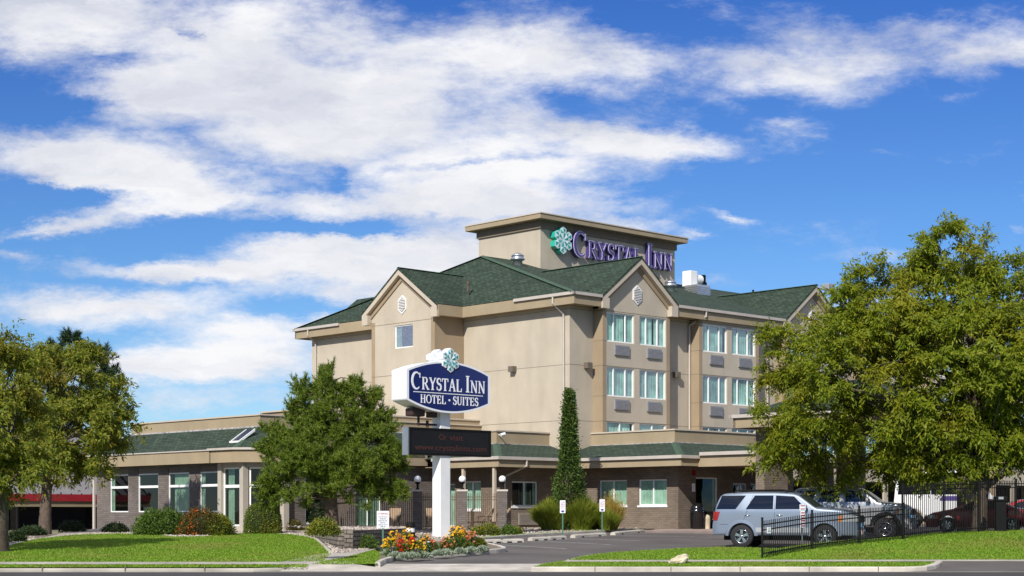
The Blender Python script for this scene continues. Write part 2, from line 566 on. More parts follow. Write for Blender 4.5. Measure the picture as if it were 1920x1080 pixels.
M['hipcap'] = mat('hip cap shingles', (0.045, 0.085, 0.052), 0.95, 0.2, 6)
M['brick'] = brickmat('grey brown brick', (0.170, 0.130, 0.097), (0.222, 0.174, 0.130), (0.140, 0.112, 0.088), 0.30, 0.10, 0.012, 0.5, 0.9)
M['brick_grey'] = brickmat('grey brick', (0.135, 0.110, 0.098), (0.185, 0.155, 0.136), (0.115, 0.098, 0.09), 0.30, 0.10, 0.012, 0.5, 0.9)
M['glass'] = glassmat('window glass', (0.80, 0.95, 0.91), 1.45, 0.01, 0.35, 1.4)
M['glass_dark'] = glassmat('dark window glass', (0.60, 0.72, 0.66), 1.33, 0.01, 0.12, 1.0)
M['glass_sky'] = glassmat('sky reflecting glass', (0.70, 0.85, 0.84), 3.2, 0.01, 0.15, 1.2)
M['glass_mix'] = glassmat('part reflecting glass', (0.78, 0.93, 0.90), 1.95, 0.01, 0.3, 1.3)
M['curtain'] = mat('teal curtain', (0.42, 0.54, 0.47), 0.9, 0.40, 1.5, detail=3)
M['curtain_pale'] = mat('pale green curtain', (0.36, 0.44, 0.36), 0.9, 0.2, 3.0)
M['room'] = mat('dark room', (0.03, 0.028, 0.026), 0.9, 0.2, 0.7)  # darkness of the unlit interior is put into this panel colour
M['ac'] = mat('grey ac grille', (0.25, 0.25, 0.262), 0.55, 0.1, 5)
M['galv'] = mat('galvanised metal', (0.55, 0.57, 0.60), 0.35, 0.1, 4, metal=0.85)
M['greymetal'] = mat('grey metal', (0.34, 0.35, 0.36), 0.45, 0.1, 4, metal=0.3)
M['bronze'] = mat('bronze lamp', (0.14, 0.115, 0.085), 0.5, 0.1, 4)
M['black'] = mat('black metal', (0.010, 0.010, 0.010), 0.6, 0.1, 6, spec=.1)
M['black_gloss'] = mat('black gloss plastic', (0.010, 0.010, 0.011), 0.18, 0, coat=0.5)
M['brown_metal'] = mat('brown metal', (0.11, 0.075, 0.048), 0.6, 0.1, 6, spec=.3)
M['concrete'] = mat('concrete', (0.37, 0.34, 0.29), 0.9, 0.24, 1.1, 0.3, 40, detail=10)
M['concrete_pale'] = mat('pale concrete', (0.47, 0.43, 0.37), 0.9, 0.26, 1.3, 0.3, 40, detail=10)
M['signwhite'] = mat('sign white', (0.80, 0.81, 0.83), 0.4, 0.02, 2)
M['signblue'] = mat('sign navy face', (0.008, 0.018, 0.115), 0.22, 0.03, 2)
M['letter_white'] = mat('letter white', (0.85, 0.86, 0.88), 0.4, 0)
M['purple'] = mat('purple letter', (0.062, 0.045, 0.185), 0.4, 0.05, 3)
M['lavender'] = mat('lavender tube edge', (0.62, 0.58, 0.75), 0.35, 0)
M['teal'] = mat('teal panel', (0.012, 0.30, 0.28), 0.35, 0.05, 3)
M['teal_green'] = mat('green emblem side', (0.02, 0.42, 0.30), 0.4, 0.05, 3)
M['ice'] = mat('ice panel', (0.60, 0.74, 0.74), 0.35, 0.06, 6)
M['led'] = mat('led board', (0.006, 0.005, 0.006), 0.45, 0.3, 3)
M['led_text'] = mat('led text dim red', (0.075, 0.020, 0.015), 0.7, 0)
M['tyre'] = mat('tyre rubber', (0.016, 0.016, 0.017), 0.85, 0.15, 8, 0.2, 60)
M['chrome'] = mat('wheel alloy', (0.62, 0.63, 0.65), 0.18, 0, metal=1.0)
M['carglass'] = mat('car glass', (0.006, 0.008, 0.012), 0.03, 0, spec=0.6, coat=0.3)
M['carglass_green'] = mat('windscreen glass', (0.030, 0.045, 0.037), 0.06, 0, spec=0.22, coat=0.0)
M['redlens'] = mat('red lens', (0.26, 0.006, 0.010), 0.15, 0, coat=0.6)
M['orangelens'] = mat('orange lens', (0.75, 0.20, 0.02), 0.15, 0, coat=0.6)
M['clearlens'] = mat('headlamp lens', (0.55, 0.57, 0.58), 0.08, 0, metal=0.4, coat=0.8)
M['bark'] = mat('grey brown bark', (0.11, 0.08, 0.058), 0.95, 0.35, 6, 0.8, 14)
M['bark_dark'] = mat('dark bark', (0.085, 0.062, 0.045), 0.95, 0.35, 6, 0.8, 14)
M['stone'] = mat('pale gravel', (0.42, 0.37, 0.31), 0.9, 0.35, 5.0, 0.3, 30, var2=(0.20, 0.16, 0.13))
M['limestone'] = mat('limestone', (0.52, 0.45, 0.32), 0.95, 0.25, 3, 0.9, 9)
M['blockwall'] = brickmat('retaining block', (0.15, 0.125, 0.10), (0.23, 0.19, 0.155), (0.03, 0.025, 0.02), 0.38, 0.15, 0.02, 0.8, 0.95)
M['mulch'] = mat('bed soil', (0.17, 0.135, 0.105), 0.95, 0.3, 4, 0.7, 25)
M['signred'] = mat('red print', (0.42, 0.02, 0.05), 0.6, 0)
M['signpurple'] = mat('purple print', (0.07, 0.04, 0.22), 0.6, 0)
M['greenpost'] = mat('green sign post', (0.05, 0.14, 0.09), 0.6, 0.1, 8)
M['red_band'] = mat('red band', (0.28, 0.014, 0.024), 0.5, 0.08, 2)
M['metalroof'] = mat('pale metal roof', (0.19, 0.18, 0.185), 0.5, 0.06, 0.6)
M['asphalt'] = mat('lot asphalt', (0.105, 0.092, 0.085), 0.9, 0.30, 0.35, 0.4, 60, detail=12)
M['road'] = mat('road asphalt', (0.048, 0.044, 0.042), 0.9, 0.2, 0.6, 0.3, 60, detail=10)
M['paint'] = mat('parking line paint', (0.42, 0.42, 0.42), 0.8, 0.3, 6)
# ------------------------------------------------------------------ terrain
def lin(x, xs, ys): return float(np.interp(x, xs, ys))
HY = [-100, 47.9, 50, 52, 59, 66, 79, 86, 130, 3000]
HZs = [0, 0.0, 0.14, 0.2, 0.42, 0.6, 0.86, 0.95, 1.2, 1.2]
def H(x, y): return lin(y, HY, HZs)
FX = [7.75, 9.2, 10.9, 12.95, 15.35, 17.2, 19.4, 24.0, 30]
FY = [51.5, 53.5, 55.5, 57.5, 59.0, 60.5, 62.0, 63.0, 63.5]
def fence_y(x): return lin(x, FX, FY)
def sstep(t):
    t = min(1, max(0, t)); return t * t * (3 - 2 * t)
def mound(x, y):
    a = lin(x, [1, 5, 7.75, 9.67, 11.6, 13.6, 15.4, 18, 40], [0, .04, .10, .24, .30, .33, .44, .45, .45])
    fy = max(fence_y(x), 52.6)
    s = sstep((y - 51.6) / (fy - 51.2))
    if y > fy + .7: s *= 1 - sstep((y - fy - .7) / 3.0)
    return a * s
def LH(x, y): return H(x, y) + 0.1 + mound(x, y)

def G(px, py, hf=H, off=0.0):
    """ground point under photo pixel"""
    lo, hi = 20.0, 400.0
    f = lambda Y: CH + (HZ - py) / F * Y - hf((px - 960) / F * Y, Y) - off
    a = lo
    while a < hi:
        b = a + 0.25
        if f(a) >= 0 and f(b) < 0:
            for _ in range(30):
                m = (a + b) / 2
                if f(m) >= 0: a = m
                else: b = m
            break
        a = b
    Y = a
    return Vector(((px - 960) / F * Y, Y, hf((px - 960) / F * Y, Y) + off))

def resample(pl, n):
    pl = [Vector((p[0], p[1])) for p in pl]
    d = [0.0]
    for i in range(1, len(pl)): d.append(d[-1] + (pl[i] - pl[i - 1]).length)
    t = np.linspace(0, d[-1], n)
    return np.stack([np.interp(t, d, [p.x for p in pl]), np.interp(t, d, [p.y for p in pl])], 1)

def strip(name, A, B, nu, nv, hf, off, material, kind='structure', parent=None, xs=None):
    """sheet between polylines A and B draped on hf"""
    a, b = resample(A, nu), resample(B, nu)
    t = np.linspace(0, 1, nv)[:, None, None]
    P = a[None] * (1 - t) + b[None] * t
    Z = np.array([[hf(x, y) + off for x, y in r] for r in P])
    V = np.concatenate([P, Z[..., None]], 2).reshape(-1, 3)
    i = np.arange(nv - 1)[:, None] * nu + np.arange(nu - 1)[None]
    Fc = np.stack([i, i + 1, i + nu + 1, i + nu], -1).reshape(-1, 4)
    q = V[Fc[0]]
    if np.cross(q[1] - q[0], q[2] - q[0])[2] < 0: Fc = Fc[:, ::-1]
    o = np_mesh(name, V, Fc, material, parent, smooth=True)
    if kind: o['kind'] = kind
    return o

def grassmat():
    m, nt, b = nmat('lawn grass')
    N, L = nt.nodes.new, nt.links.new
    tc = N('ShaderNodeTexCoord')
    def noise(s, d=6, sc=(1, 1, 1)):
        mp = N('ShaderNodeMapping'); mp.inputs['Scale'].default_value = sc
        L(tc.outputs['Object'], mp.inputs[0])
        n = N('ShaderNodeTexNoise'); n.inputs['Scale'].default_value = s; n.inputs['Detail'].default_value = d
        L(mp.outputs[0], n.inputs['Vector']); return n.outputs['Fac']
    r = N('ShaderNodeValToRGB'); e = r.color_ramp.elements
    e[0].position = .3; e[0].color = (0.085, 0.18, 0.013, 1)
    e[1].position = .72; e[1].color = (0.25, 0.41, 0.03, 1)
    L(noise(.42, 9, (1, .22, 1)), r.inputs[0])
    r2 = N('ShaderNodeValToRGB'); r2.color_ramp.elements[0].position = .58; r2.color_ramp.elements[1].position = .74
    L(noise(.33, 7, (1, .6, 1)), r2.inputs[0])
    mx = N('ShaderNodeMix'); mx.data_type = 'RGBA'
    mu = N('ShaderNodeMath'); mu.operation = 'MULTIPLY'; mu.inputs[1].default_value = .5
    L(r2.outputs[0], mu.inputs[0]); L(mu.outputs[0], mx.inputs['Factor']); L(r.outputs[0], mx.inputs['A']); mx.inputs['B'].default_value = (0.30, 0.25, 0.07, 1)
    r3 = N('ShaderNodeValToRGB'); r3.color_ramp.elements[0].color = (.55, .55, .55, 1); r3.color_ramp.elements[1].color = (1.3, 1.3, 1.3, 1)
    r3.color_ramp.elements[0].position = .3; r3.color_ramp.elements[1].position = .7
    L(noise(9, 5), r3.inputs[0])
    mm = N('ShaderNodeMix'); mm.data_type = 'RGBA'; mm.blend_type = 'MULTIPLY'; mm.inputs['Factor'].default_value = 1
    L(mx.outputs['Result'], mm.inputs['A']); L(r3.outputs[0], mm.inputs['B'])
    L(mm.outputs['Result'], b.inputs['Base Color'])
    b.inputs['Roughness'].default_value = .9
    b.inputs['Specular IOR Level'].default_value = .1
    bp = N('ShaderNodeBump'); bp.inputs['Strength'].default_value = .9; bp.inputs['Distance'].default_value = .05
    L(noise(28, 5), bp.inputs['Height']); L(bp.outputs[0], b.inputs['Normal'])
    return m
M['grass'] = grassmat()
M['blade'] = leafmat('grass blades', [(0.105, 0.215, 0.016), (0.17, 0.31, 0.022), (0.245, 0.39, 0.032), (0.36, 0.43, 0.07)], .6, .45, ((0.36, 0.31, 0.09), .5), .33)
M['earth'] = mat('dry earth', (0.16, 0.15, 0.09), .95, .3, .08)

# base ground sheet to the horizon (lies below every paved or planted sheet)
xs = sorted(set([-4000, -1500, -600, -250, -120] + list(range(-90, 91, 6)) + [120, 250, 600, 1500, 4000]))
ys = sorted(set([-4000, -1000, -200, -60] + list(range(-20, 141, 4)) + [47.9, 200, 400, 900, 2000, 5000]))
V = np.array([[x, y, H(x, y) - .16] for y in ys for x in xs]); n = len(xs)
i = np.arange(len(ys) - 1)[:, None] * n + np.arange(n - 1)[None]
o = np_mesh('ground', V, np.stack([i, i + 1, i + n + 1, i + n], -1).reshape(-1, 4), M['earth']); o['kind'] = 'structure'

# street, gutter, lot
strip('street', [(-400, 20), (400, 20)], [(-400, 47.55), (400, 47.55)], 60, 6, lambda x, y: 0, 0.0, M['road'])
strip('street_far_side', [(-400, -60), (400, -60)], [(-400, 20), (400, 20)], 20, 4, lambda x, y: 0, -0.01, M['road'])
strip('gutter_pan', [(-400, 47.55), (400, 47.55)], [(-400, 47.98), (400, 47.98)], 60, 2, lambda x, y: 0, 0.004, M['concrete'])
strip('parking_lot', [(-7.5, 47.98), (75, 47.98)], [(-16, 104), (75, 104)], 40, 60, H, 0.0, M['asphalt'])
strip('driveway_apron', [(-6.75, 47.98), (-4, 47.98), (1.2, 47.98)], [(-6.2, 49.6), (-4.3, 50.4), (1.9, 50.4)], 40, 12, lambda x, y: H(x, y) + .1 * (1 - sstep((x + 4.7) / .7)) * sstep((y - 47.98) / 1.2), 0.006, M['concrete_pale'])
strip('driveway_apron', [(11.6, 47.98), (12.6, 47.98), (30, 47.98)], [(12.9, 50.2), (14, 50.2), (30, 50.2)], 16, 12, lambda x, y: LH(x, y) * sstep((y - 47.98) / 2.2), 0.012, M['asphalt'])

# lawns
left_top = [G(px, py, LH) for px, py in [(-260, 1036), (-60, 1034), (0, 1031), (22, 1021), (67, 1011), (133, 1003.5), (222, 1000.5), (289, 1002.5), (326, 1006), (379, 1006), (432, 1001.7), (486, 999), (545, 1002), (575, 1006), (591, 1010), (606, 1022), (621, 1038)]]
left_bot = [(left_top[0].x - 6, 48.2), (-6.7, 48.2)]
strip('lawn', left_bot + [(-6.35, 49.3)], left_top, 80, 22, LH, 0.0, M['grass'])
strip('sidewalk', [(left_top[0].x - 6, 49.0), (-6.4, 49.0)], [(left_top[0].x - 6, 49.75), (-6.1, 49.75)], 40, 2, LH, 0.012, M['concrete'])
# little path rising to the patio wall
pa = [G(px, py, LH) for px, py in [(520, 1057), (587, 1041), (621, 1037), (660, 1029), (700, 1024)]]
pb = [G(px, py, LH) for px, py in [(587, 1058), (640, 1047), (672, 1039), (700, 1031), (712, 1028)]]
strip('path', pa, pb, 20, 5, LH, 0.008, M['concrete'])
tri_a = [G(px, py, LH) for px, py in [(587, 1058.2), (650, 1058.4), (708, 1057.5)]]
tri_b = [G(px, py, LH) for px, py in [(587, 1057.8), (640, 1047.5), (672, 1039.5), (700, 1032), (716, 1036), (727, 1047), (708, 1057)]]
strip('lawn', tri_a, tri_b, 30, 10, LH, 0.004, M['grass'])
# right lawn behind the street kerb
lot_edge = [G(px, py, LH) for px, py in [(1066, 1050), (1085, 1045), (1110, 1040.5), (1180, 1034), (1260, 1029.5), (1350, 1026)]]
lot_edge += [Vector((9.6, 57.3, 0)), Vector((11.5, 57.9, 0)), Vector((13.5, 59.7, 0)), Vector((16, 62.2, 0)), Vector((24, 67, 0)), Vector((60, 72, 0))]
park_tip = G(1000, 1060, LH)
strip('lawn', [(park_tip.x, 48.2), (11.5, 48.2), (12.3, 48.75), (12.98, 50.12), (26, 50.12), (60, 50.1)], [(park_tip.x + .4, 49.4), (lot_edge[0].x - .05, lot_edge[0].y)] + lot_edge, 140, 36, LH, 0.0, M['grass'])
strip('sidewalk', [(1.5, 49.75), (13, 49.9), (60, 49.9)], [(1.7, 50.55), (13, 50.75), (60, 50.75)], 80, 3, LH, 0.014, M['concrete'])

# kerbs: real steps of pale concrete
def kerb(name, pl, w, hf, h=0.13, material=None, n=60, label=None):
    p = resample(pl, n)
    t = np.gradient(p, axis=0); t /= np.linalg.norm(t, axis=1)[:, None] + 1e-9
    nr = np.stack([-t[:, 1], t[:, 0]], 1)
    mb = MB(); rows = []
    for k in range(n):
        x, y = p[k]; z = hf(x, y)
        a, b = p[k] + nr[k] * w / 2, p[k] - nr[k] * w / 2
        a2, b2 = p[k] + nr[k] * w * .4, p[k] - nr[k] * w * .4
        rows.append([(a[0], a[1], z - .15), (a[0], a[1], z + h - .03), (a2[0], a2[1], z + h), (b2[0], b2[1], z + h), (b[0], b[1], z + h - .03), (b[0], b[1], z - .15)])
    v = [q for r in rows for q in r]
    f = [(k * 6 + j, (k + 1) * 6 + j, (k + 1) * 6 + j + 1, k * 6 + j + 1) for k in range(n - 1) for j in range(5)]
    f = [q[::-1] for q in f]
    mb.add(v, f, 0); mb.add(v, [(0, 1, 2, 3, 4, 5), tuple(range((n - 1) * 6 + 5, (n - 1) * 6 - 1, -1))])
    o = mb.build(name, material or M['concrete_pale']); o['kind'] = 'structure'
    return o
kz = lambda x, y: 0.0
kerb('kerb', [(-60, 48.08), (-6.95, 48.08), (-6.72, 48.2), (-6.42, 49.2)], .15, lambda x, y: LH(x, y) - .1, .085, M['concrete'], n=60)
kerb('kerb', [(0.55, 48.08), (11.5, 48.08), (12.0, 48.3), (12.5, 49.0), (12.95, 50.15)], .2, lambda x, y: LH(x, y) - .1, .13, n=40)
# expansion joints cut across the street kerb
mb = MB()
for x in [-13.6, -11.2, -8.9, 2.4, 4.6, 6.6, 8.6, 10.6]:
    mb.box(x - .014, x + .014, 47.977, 48.183, .0, .138)
tag(mb.build('kerb_joints', M['joint']), kind='structure')
kerb('lot_kerb', [(p.x, p.y) for p in lot_edge[:9]], .16, lambda x, y: LH(x, y) - .1, .105, n=50)
kerb('lawn_edging', [(p.x, p.y) for p in left_top[2:]], .14, lambda x, y: LH(x, y) - .1, .125, n=70)

# flower bed island round the sign
bed_front = [G(px, py, LH) for px, py in [(708, 1057), (722, 1050), (742, 1044), (790, 1040.5), (840, 1037.5), (890, 1034.5), (930, 1031.5), (945, 1029.5)]]
bed_back = [G(px, py, LH) for px, py in [(716, 1035), (722, 1026), (740, 1022), (780, 1018), (830, 1015), (880, 1016), (920, 1021), (944, 1027.5)]]
def bedh(x, y): return LH(x, y) + .06
strip('flower_bed_soil', bed_front, bed_back, 40, 8, LH, .03, M['mulch'])
kerb('bed_kerb', [(p.x, p.y) for p in bed_front] + [(p.x, p.y) for p in bed_back[::-1][:5]], .16, lambda x, y: H(x, y), .15, n=70)

# planting bed between lot and building
edge = [G(px, py, LH) for px, py in [(700, 1024), (800, 1012), (900, 1008), (1000, 1001), (1074, 997), (1134, 994), (1205, 990.5)]]
back = [Vector((-9.5, 80, 0)), Vector((-4, 82.5, 0)), Vector((-.6, 82, 0)), Vector((2.9, 84.5, 0)), Vector((5, 82, 0)), Vector((6.5, 80.3, 0)), Vector((7.6, 79.2, 0))]
strip('planting_bed', edge, back, 50, 10, LH, .0, M['stone'])
strip('grass_verge', [(p.x + .1, p.y + .15) for p in edge[2:6]], [(p.x + .0, p.y + .75) for p in edge[2:6]], 30, 3, LH, .02, M['grass'])
kerb('lot_kerb', [(p.x, p.y) for p in edge], .16, H, .12, n=60)
strip('planting_bed', left_top[4:15], [(p.x * .93 if k > 5 else p.x - 1.5, p.y + 11) for k, p in enumerate(left_top[4:15])], 40, 8, LH, -.012, M['stone'])
strip('planting_bed', left_top[:5], [(p.x - 2, p.y + 16) for p in left_top[:5]], 20, 8, LH, -.016, M['mulch'])
# entrance pavement along the wing
ep = [Vector((6.2, 77.1, 0)), Vector((8.3, 76.1, 0)), Vector((9.2, 75.2, 0)), Vector((14, 78.5, 0))]
strip('entrance_pavement', ep, [(7.6, 79.3), (8.0, 78.8), (8.6, 79.2), (13, 83.5)], 24, 6, H, .11, mat('pink pavement', (0.36, 0.27, 0.23), .9, .15, 2))
kerb('entrance_kerb', [(p.x, p.y) for p in ep], .15, H, .125, mat('worn kerb', (0.20, 0.155, 0.14), .9, .15, 2), n=30)

# parking lines
def line(a, b, w=.11):
    a, b = G(*a, H), G(*b, H)
    d = (b - a); d.z = 0; d.normalize(); nn = Vector((-d.y, d.x, 0)) * w / 2
    strip('parking_line', [a - nn, b - nn], [a + nn, b + nn], 24, 2, H, .005, M['paint'])
for a, b in [((925, 1021), (1062, 1029)), ((1024, 1015.5), (1147, 1021.5)), ((1066, 1010), (1200, 1014)), ((1156, 1004), (1302, 1006.5))]:
    line(a, b)
# ------------------------------------------------------------------ hotel (local x runs along the right-hand front, local y along the left-hand end)
UD = Vector((0.7243, 0.6895)); VD = Vector((-0.6895, 0.7243))
P0 = Vector((2.918, 84.0))
ANG = math.atan2(UD.y, UD.x)
def L2W(u, v, z=0): return Vector((P0.x + UD.x * u + VD.x * v, P0.y + UD.y * u + VD.y * v, z))
def place_local(name, label, cat, u, v, z, rz=0, group=None):
    return thing(name, label, cat, L2W(u, v, z), ANG + rz, group)
M['curtain_dk'] = mat('deep teal curtain', (0.25, 0.36, 0.31), .9, .4, 1.3, detail=3)  # darker curtain tone, one of several picked at random per window
M['curtain_lt'] = mat('light teal curtain', (0.54, 0.64, 0.58), .9, .35, 1.6, detail=3)
hotel = thing('hotel', 'four storey tan stucco hotel with green shingle roofs, low brick wing and rooftop lettering', 'hotel', (P0.x, P0.y, 0), ANG)

EZ, FB = 12.83, 12.23      # eave top and fascia bottom
END = 62.0
NA, NB = (1, 0), (0, 1)    # inward normals of end wall A (plane x=0) and front B (plane y=0)

def window(o, d, n, a0, a1, z0, z1, mull=(), trans=(), curtain='teal', fw=.07, recess=.05, glass='glass', sill=False, gaps=None):
    """frame > pane, curtain"""
    P = lambda a, q, z: (o[0] + d[0] * a + n[0] * q, o[1] + d[1] * a + n[1] * q, z)
    fr = MB()
    def bar(b0, b1, y0, y1, q0=recess, q1=recess + .07):
        c = [P(b0, q0, y0), P(b1, q0, y0), P(b1, q1, y0), P(b0, q1, y0)]
        fr.prism(c, (0, 0, y1 - y0)) if (d[0] * n[1] - d[1] * n[0]) > 0 else fr.prism(c[::-1], (0, 0, y1 - y0))
    w = a1 - a0; h = z1 - z0
    bar(a0, a0 + fw, z0, z1); bar(a1 - fw, a1, z0, z1)
    bar(a0 + fw, a1 - fw, z0, z0 + fw); bar(a0 + fw, a1 - fw, z1 - fw, z1)
    for m_ in mull: bar(a0 + w * m_ - fw * .45, a0 + w * m_ + fw * .45, z0 + fw, z1 - fw, recess - .004)
    for t_, tw in trans: bar(a0 + fw, a1 - fw, z0 + h * t_ - tw / 2, z0 + h * t_ + tw / 2, recess - .006)
    if sill: bar(a0 - .06, a1 + .06, z0 - .09, z0 - .002, -.05, recess + .05)
    fo = fr.build('window', M['frame'], hotel)
    pn = MB()
    q = recess + .04
    c = [P(a0 + fw * .5, q, z0 + fw * .5), P(a1 - fw * .5, q, z0 + fw * .5), P(a1 - fw * .5, q, z1 - fw * .5), P(a0 + fw * .5, q, z1 - fw * .5)]
    pn.quad(*(c if (d[0] * n[1] - d[1] * n[0]) > 0 else c[::-1]))
    pn.build('pane', M[glass], fo)
    if curtain:
        segs = gaps if gaps else [(0.0, 1.0)]
        cm = MB()
        ph = random.random() * 6
        for s0, s1 in segs:
            b0, b1 = a0 + w * s0, a0 + w * s1
            k = max(8, int((b1 - b0) * 22))
            pts = []
            for i in range(k + 1):
                a = b0 + (b1 - b0) * i / k
                pts.append((a, .155 + .012 * math.sin(a * 30 + ph) + .006 * math.sin(a * 51 + ph * 2)))
            v = [P(a, qq, z0 - .02) for a, qq in pts] + [P(a, qq, z1 + .02) for a, qq in pts]
            f = [(i, i + 1, k + 2 + i, k + 1 + i) for i in range(k)]
            cm.add(v, f, 0, True)
        cm.build('curtain', random.choice([M['curtain'], M['curtain'], M['curtain_dk'], M['curtain_lt']]) if curtain == 'teal' else M['curtain_pale'], fo)
    return fo

def ac_unit(a, z):
    mb = MB(); y = -.68
    mb.box(a - .55, a + .55, y - .09, y + .02, z, z + .52)
    for k in range(7): mb.box(a - .5, a + .5, y - .102, y - .088, z + .05 + k * .064, z + .08 + k * .064)
    mb.build('air_conditioner', M['ac'], hotel)

# ---- main walls
starts = [1.72 + 7.62 * k for k in range(8)]
BW = 5.2
gable_bays = [0, 2, 4, 6]
wa = MB()
wa.wall((0, 0), (0, 1), NA, 0, 8.0, .5, 12.5)
wa.wall((0, 13.34), (0, 1), NA, 0, 8.33, .5, 12.5)
hA = [(9.80, 11.34, 10.73, 11.98)]
wa.wall((-2.1, 0), (0, 1), NA, 8.0, 13.34, .5, 12.5, hA, 0, .14)
wa.add([(-2.1, 8.0, 12.5), (-2.1, 13.34, 12.5), (-2.1, 13.34, 12.75), (-2.1, 10.67, 14.75), (-2.1, 8.0, 12.75)], [(4, 3, 2, 1, 0)])
wa.quad((0, 21.67, .5), (0, 21.67, 12.5), (END, 21.67, 12.5), (END, 21.67, .5))
wa.quad((END, 0, .5), (END, 21.67, .5), (END, 21.67, 12.5), (END, 0, 12.5))
prev = 0
holesB = {}
for k, s in enumerate(starts):
    wa.wall((0, 0), (1, 0), NB, prev, s, .5, 12.5)
    hs = []
    for b0 in (s + .30, s + 2.80):
        for zt in (12.04, 9.24, 6.44, 3.64):
            hs.append((b0, b0 + 2.09, zt - 1.51, zt))
    holesB[k] = hs
    wa.wall((0, -.68), (1, 0), NB, s, s + BW, .5, 12.5, hs)
    prev = s + BW
    if k in gable_bays:
        c = s + BW / 2
        wa.add([(s, -.68, 12.5), (s + BW, -.68, 12.5), (s + BW, -.68, 12.75), (c, -.68, 14.72), (s, -.68, 12.75)], [(0, 1, 2, 3, 4)])
wa.wall((0, 0), (1, 0), NB, prev, END, .5, 12.5)
build_parts(wa, 'main_wall', M['stucco'], hotel)
# ---- tan bay returns and corner bands
tn = MB()
tn.quad((0, 8.0, .5), (-2.1, 8.0, .5), (-2.1, 8.0, 12.5), (0, 8.0, 12.5))
tn.quad((-2.1, 13.34, .5), (0, 13.34, .5), (0, 13.34, 12.5), (-2.1, 13.34, 12.5))
for y0, y1 in ((8.0, 8.3), (13.04, 13.34)): tn.box(-2.104, -2.02, y0 + (-.003 if y0 < 9 else 0), y1 + (.003 if y1 > 9 else 0), .5, 12.3)
for s in starts:
    for x0, x1 in ((s, s + .27), (s + BW - .27, s + BW)):
        tn.box(x0 - (.003 if x0 == s else 0), x1 + (.003 if x0 != s else 0), -.684, .02, .5, 12.22)
build_parts(tn, 'corner_band', M['stucco_tan'], hotel)
# ---- horizontal control joints
jn = MB()
for z in (12.10, 9.27, 6.43):
    jn.box(-.004, .01, 0, 8.0, z, z + .022); jn.box(-.004, .01, 13.34, 21.67, z, z + .022)
    jn.box(-2.108, -2.09, 7.995, 13.345, z, z + .022)
    p = 0
    for s in starts:
        jn.box(p, s, -.004, .01, z, z + .022)
        jn.box(s - .008, s + BW + .008, -.688, 0.03, z + .0, z + .022)
        jn.box(s - .008, s + .275, -.688, 0.03, z - 1.55, z - 1.53)
        p = s + BW
build_parts(jn, 'wall_joint', M['joint'], hotel)
# ---- windows of the tower block
window((-2.1, 0), (0, 1), NA, 9.80, 11.34, 10.73, 11.98, curtain='pale', gaps=[(0.72, 1.0)], fw=.06, glass='glass_sky')
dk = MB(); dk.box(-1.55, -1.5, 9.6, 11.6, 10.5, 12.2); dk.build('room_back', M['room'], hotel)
for k, s in enumerate(starts[:7]):
    for i, h in enumerate(holesB[k]):
        if h[3] < 4: continue
        third = h[3] < 7
        mu = (0.5,) if (third and k == 0) else (0.27, 0.70)
        gp = [(0, .66), (.7, .97)] if (k == 0 and i == 0) else random.choice([None, None, None, [(0, .55), (.6, 1)], [(0, .9)], [(.04, 1)], [(0, .30), (.36, 1)]])
        window((0, -.68), (1, 0), NB, h[0], h[1], h[2], h[3], mull=mu, curtain='teal', gaps=gp, glass=random.choice(['glass', 'glass', 'glass_mix']))
        if not third: ac_unit((h[0] + h[1]) / 2 + .05, h[2] - .66)
# ---- roofs
T = .12
rf = MB()
RZ = 16.4
a, b, c = (-.6, -.9, EZ), (-.6, 22.57, EZ), (4.0, 10.83, RZ)
d_, e_, f_ = (END + .6, -.9, EZ), (END + .6, 22.57, EZ), (END - 4, 10.83, RZ)
rf.add([a, b, c], [(0, 2, 1)])
gaps_ = [(starts[k] + BW / 2 - 2.95, starts[k] + BW / 2 + 2.95) for k in gable_bays]
zb = lambda v: EZ + (v + .9) * (RZ - EZ) / 11.73
up = [(-.6, -.9, EZ)]
for g0, g1 in gaps_: up += [(g0, -.9, EZ), (g0 + .02, .4, zb(.4)), (g1 - .02, .4, zb(.4)), (g1, -.9, EZ)]
up += [d_]
rf.add(up + [f_, c], [tuple(range(len(up) + 2))]); rf.add([b, e_, f_, c], [(3, 2, 1, 0)]); rf.add([d_, e_, f_], [(0, 1, 2)])
def gable(mb, c, half, ridge, v0, v1, axis, ez=EZ):
    """two slopes with ridge running inwards from v0 to v1"""
    for sgn in (-1, 1):
        if axis == 'y': q = [(c, v0, ridge), (c + sgn * half, v0, ez), (c + sgn * half, v1, ez), (c, v1, ridge)]
        else: q = [(v0, c, ridge), (v0, c + sgn * half, ez), (v1, c + sgn * half, ez), (v1, c, ridge)]
        o_ = Vector(q[1]) - Vector(q[0]); nn = o_.cross(Vector(q[3]) - Vector(q[0]))
        mb.quad(*(q if nn.z > 0 else q[::-1]))
        p = [Vector(x) for x in q[:2]]
        mb.quad(p[0], p[1], p[1] - Vector((0, 0, T)), p[0] - Vector((0, 0, T)))
GR = 15.08
gable(rf, 10.67, 3.22, GR, -2.42, 2.6, 'x')
for k in gable_bays:
    gable(rf, starts[k] + BW / 2, 2.95, GR, -1.02, 6.6, 'y')
    gable(rf, starts[k] + BW / 2, 2.95, GR, 22.8, 15.0, 'y')
rf.build('roof', M['shingle'], hotel)
hp = MB()
def strip_along(mb, p, q, w, lift=.02):
    p, q = Vector(p), Vector(q); d = (q - p).normalized(); s = d.cross(Vector((0, 0, 1))).normalized() * w / 2
    u = Vector((0, 0, lift))
    dn = Vector((0, 0, -w * .18))
    mb.add([p - s + u + dn, p + u, p + s + u + dn, q - s + u + dn, q + u, q + s + u + dn], [(0, 1, 4, 3), (1, 2, 5, 4)])
strip_along(hp, a, c, .42, .05); strip_along(hp, b, c, .42, .05); strip_along(hp, c, f_, .42, .03)
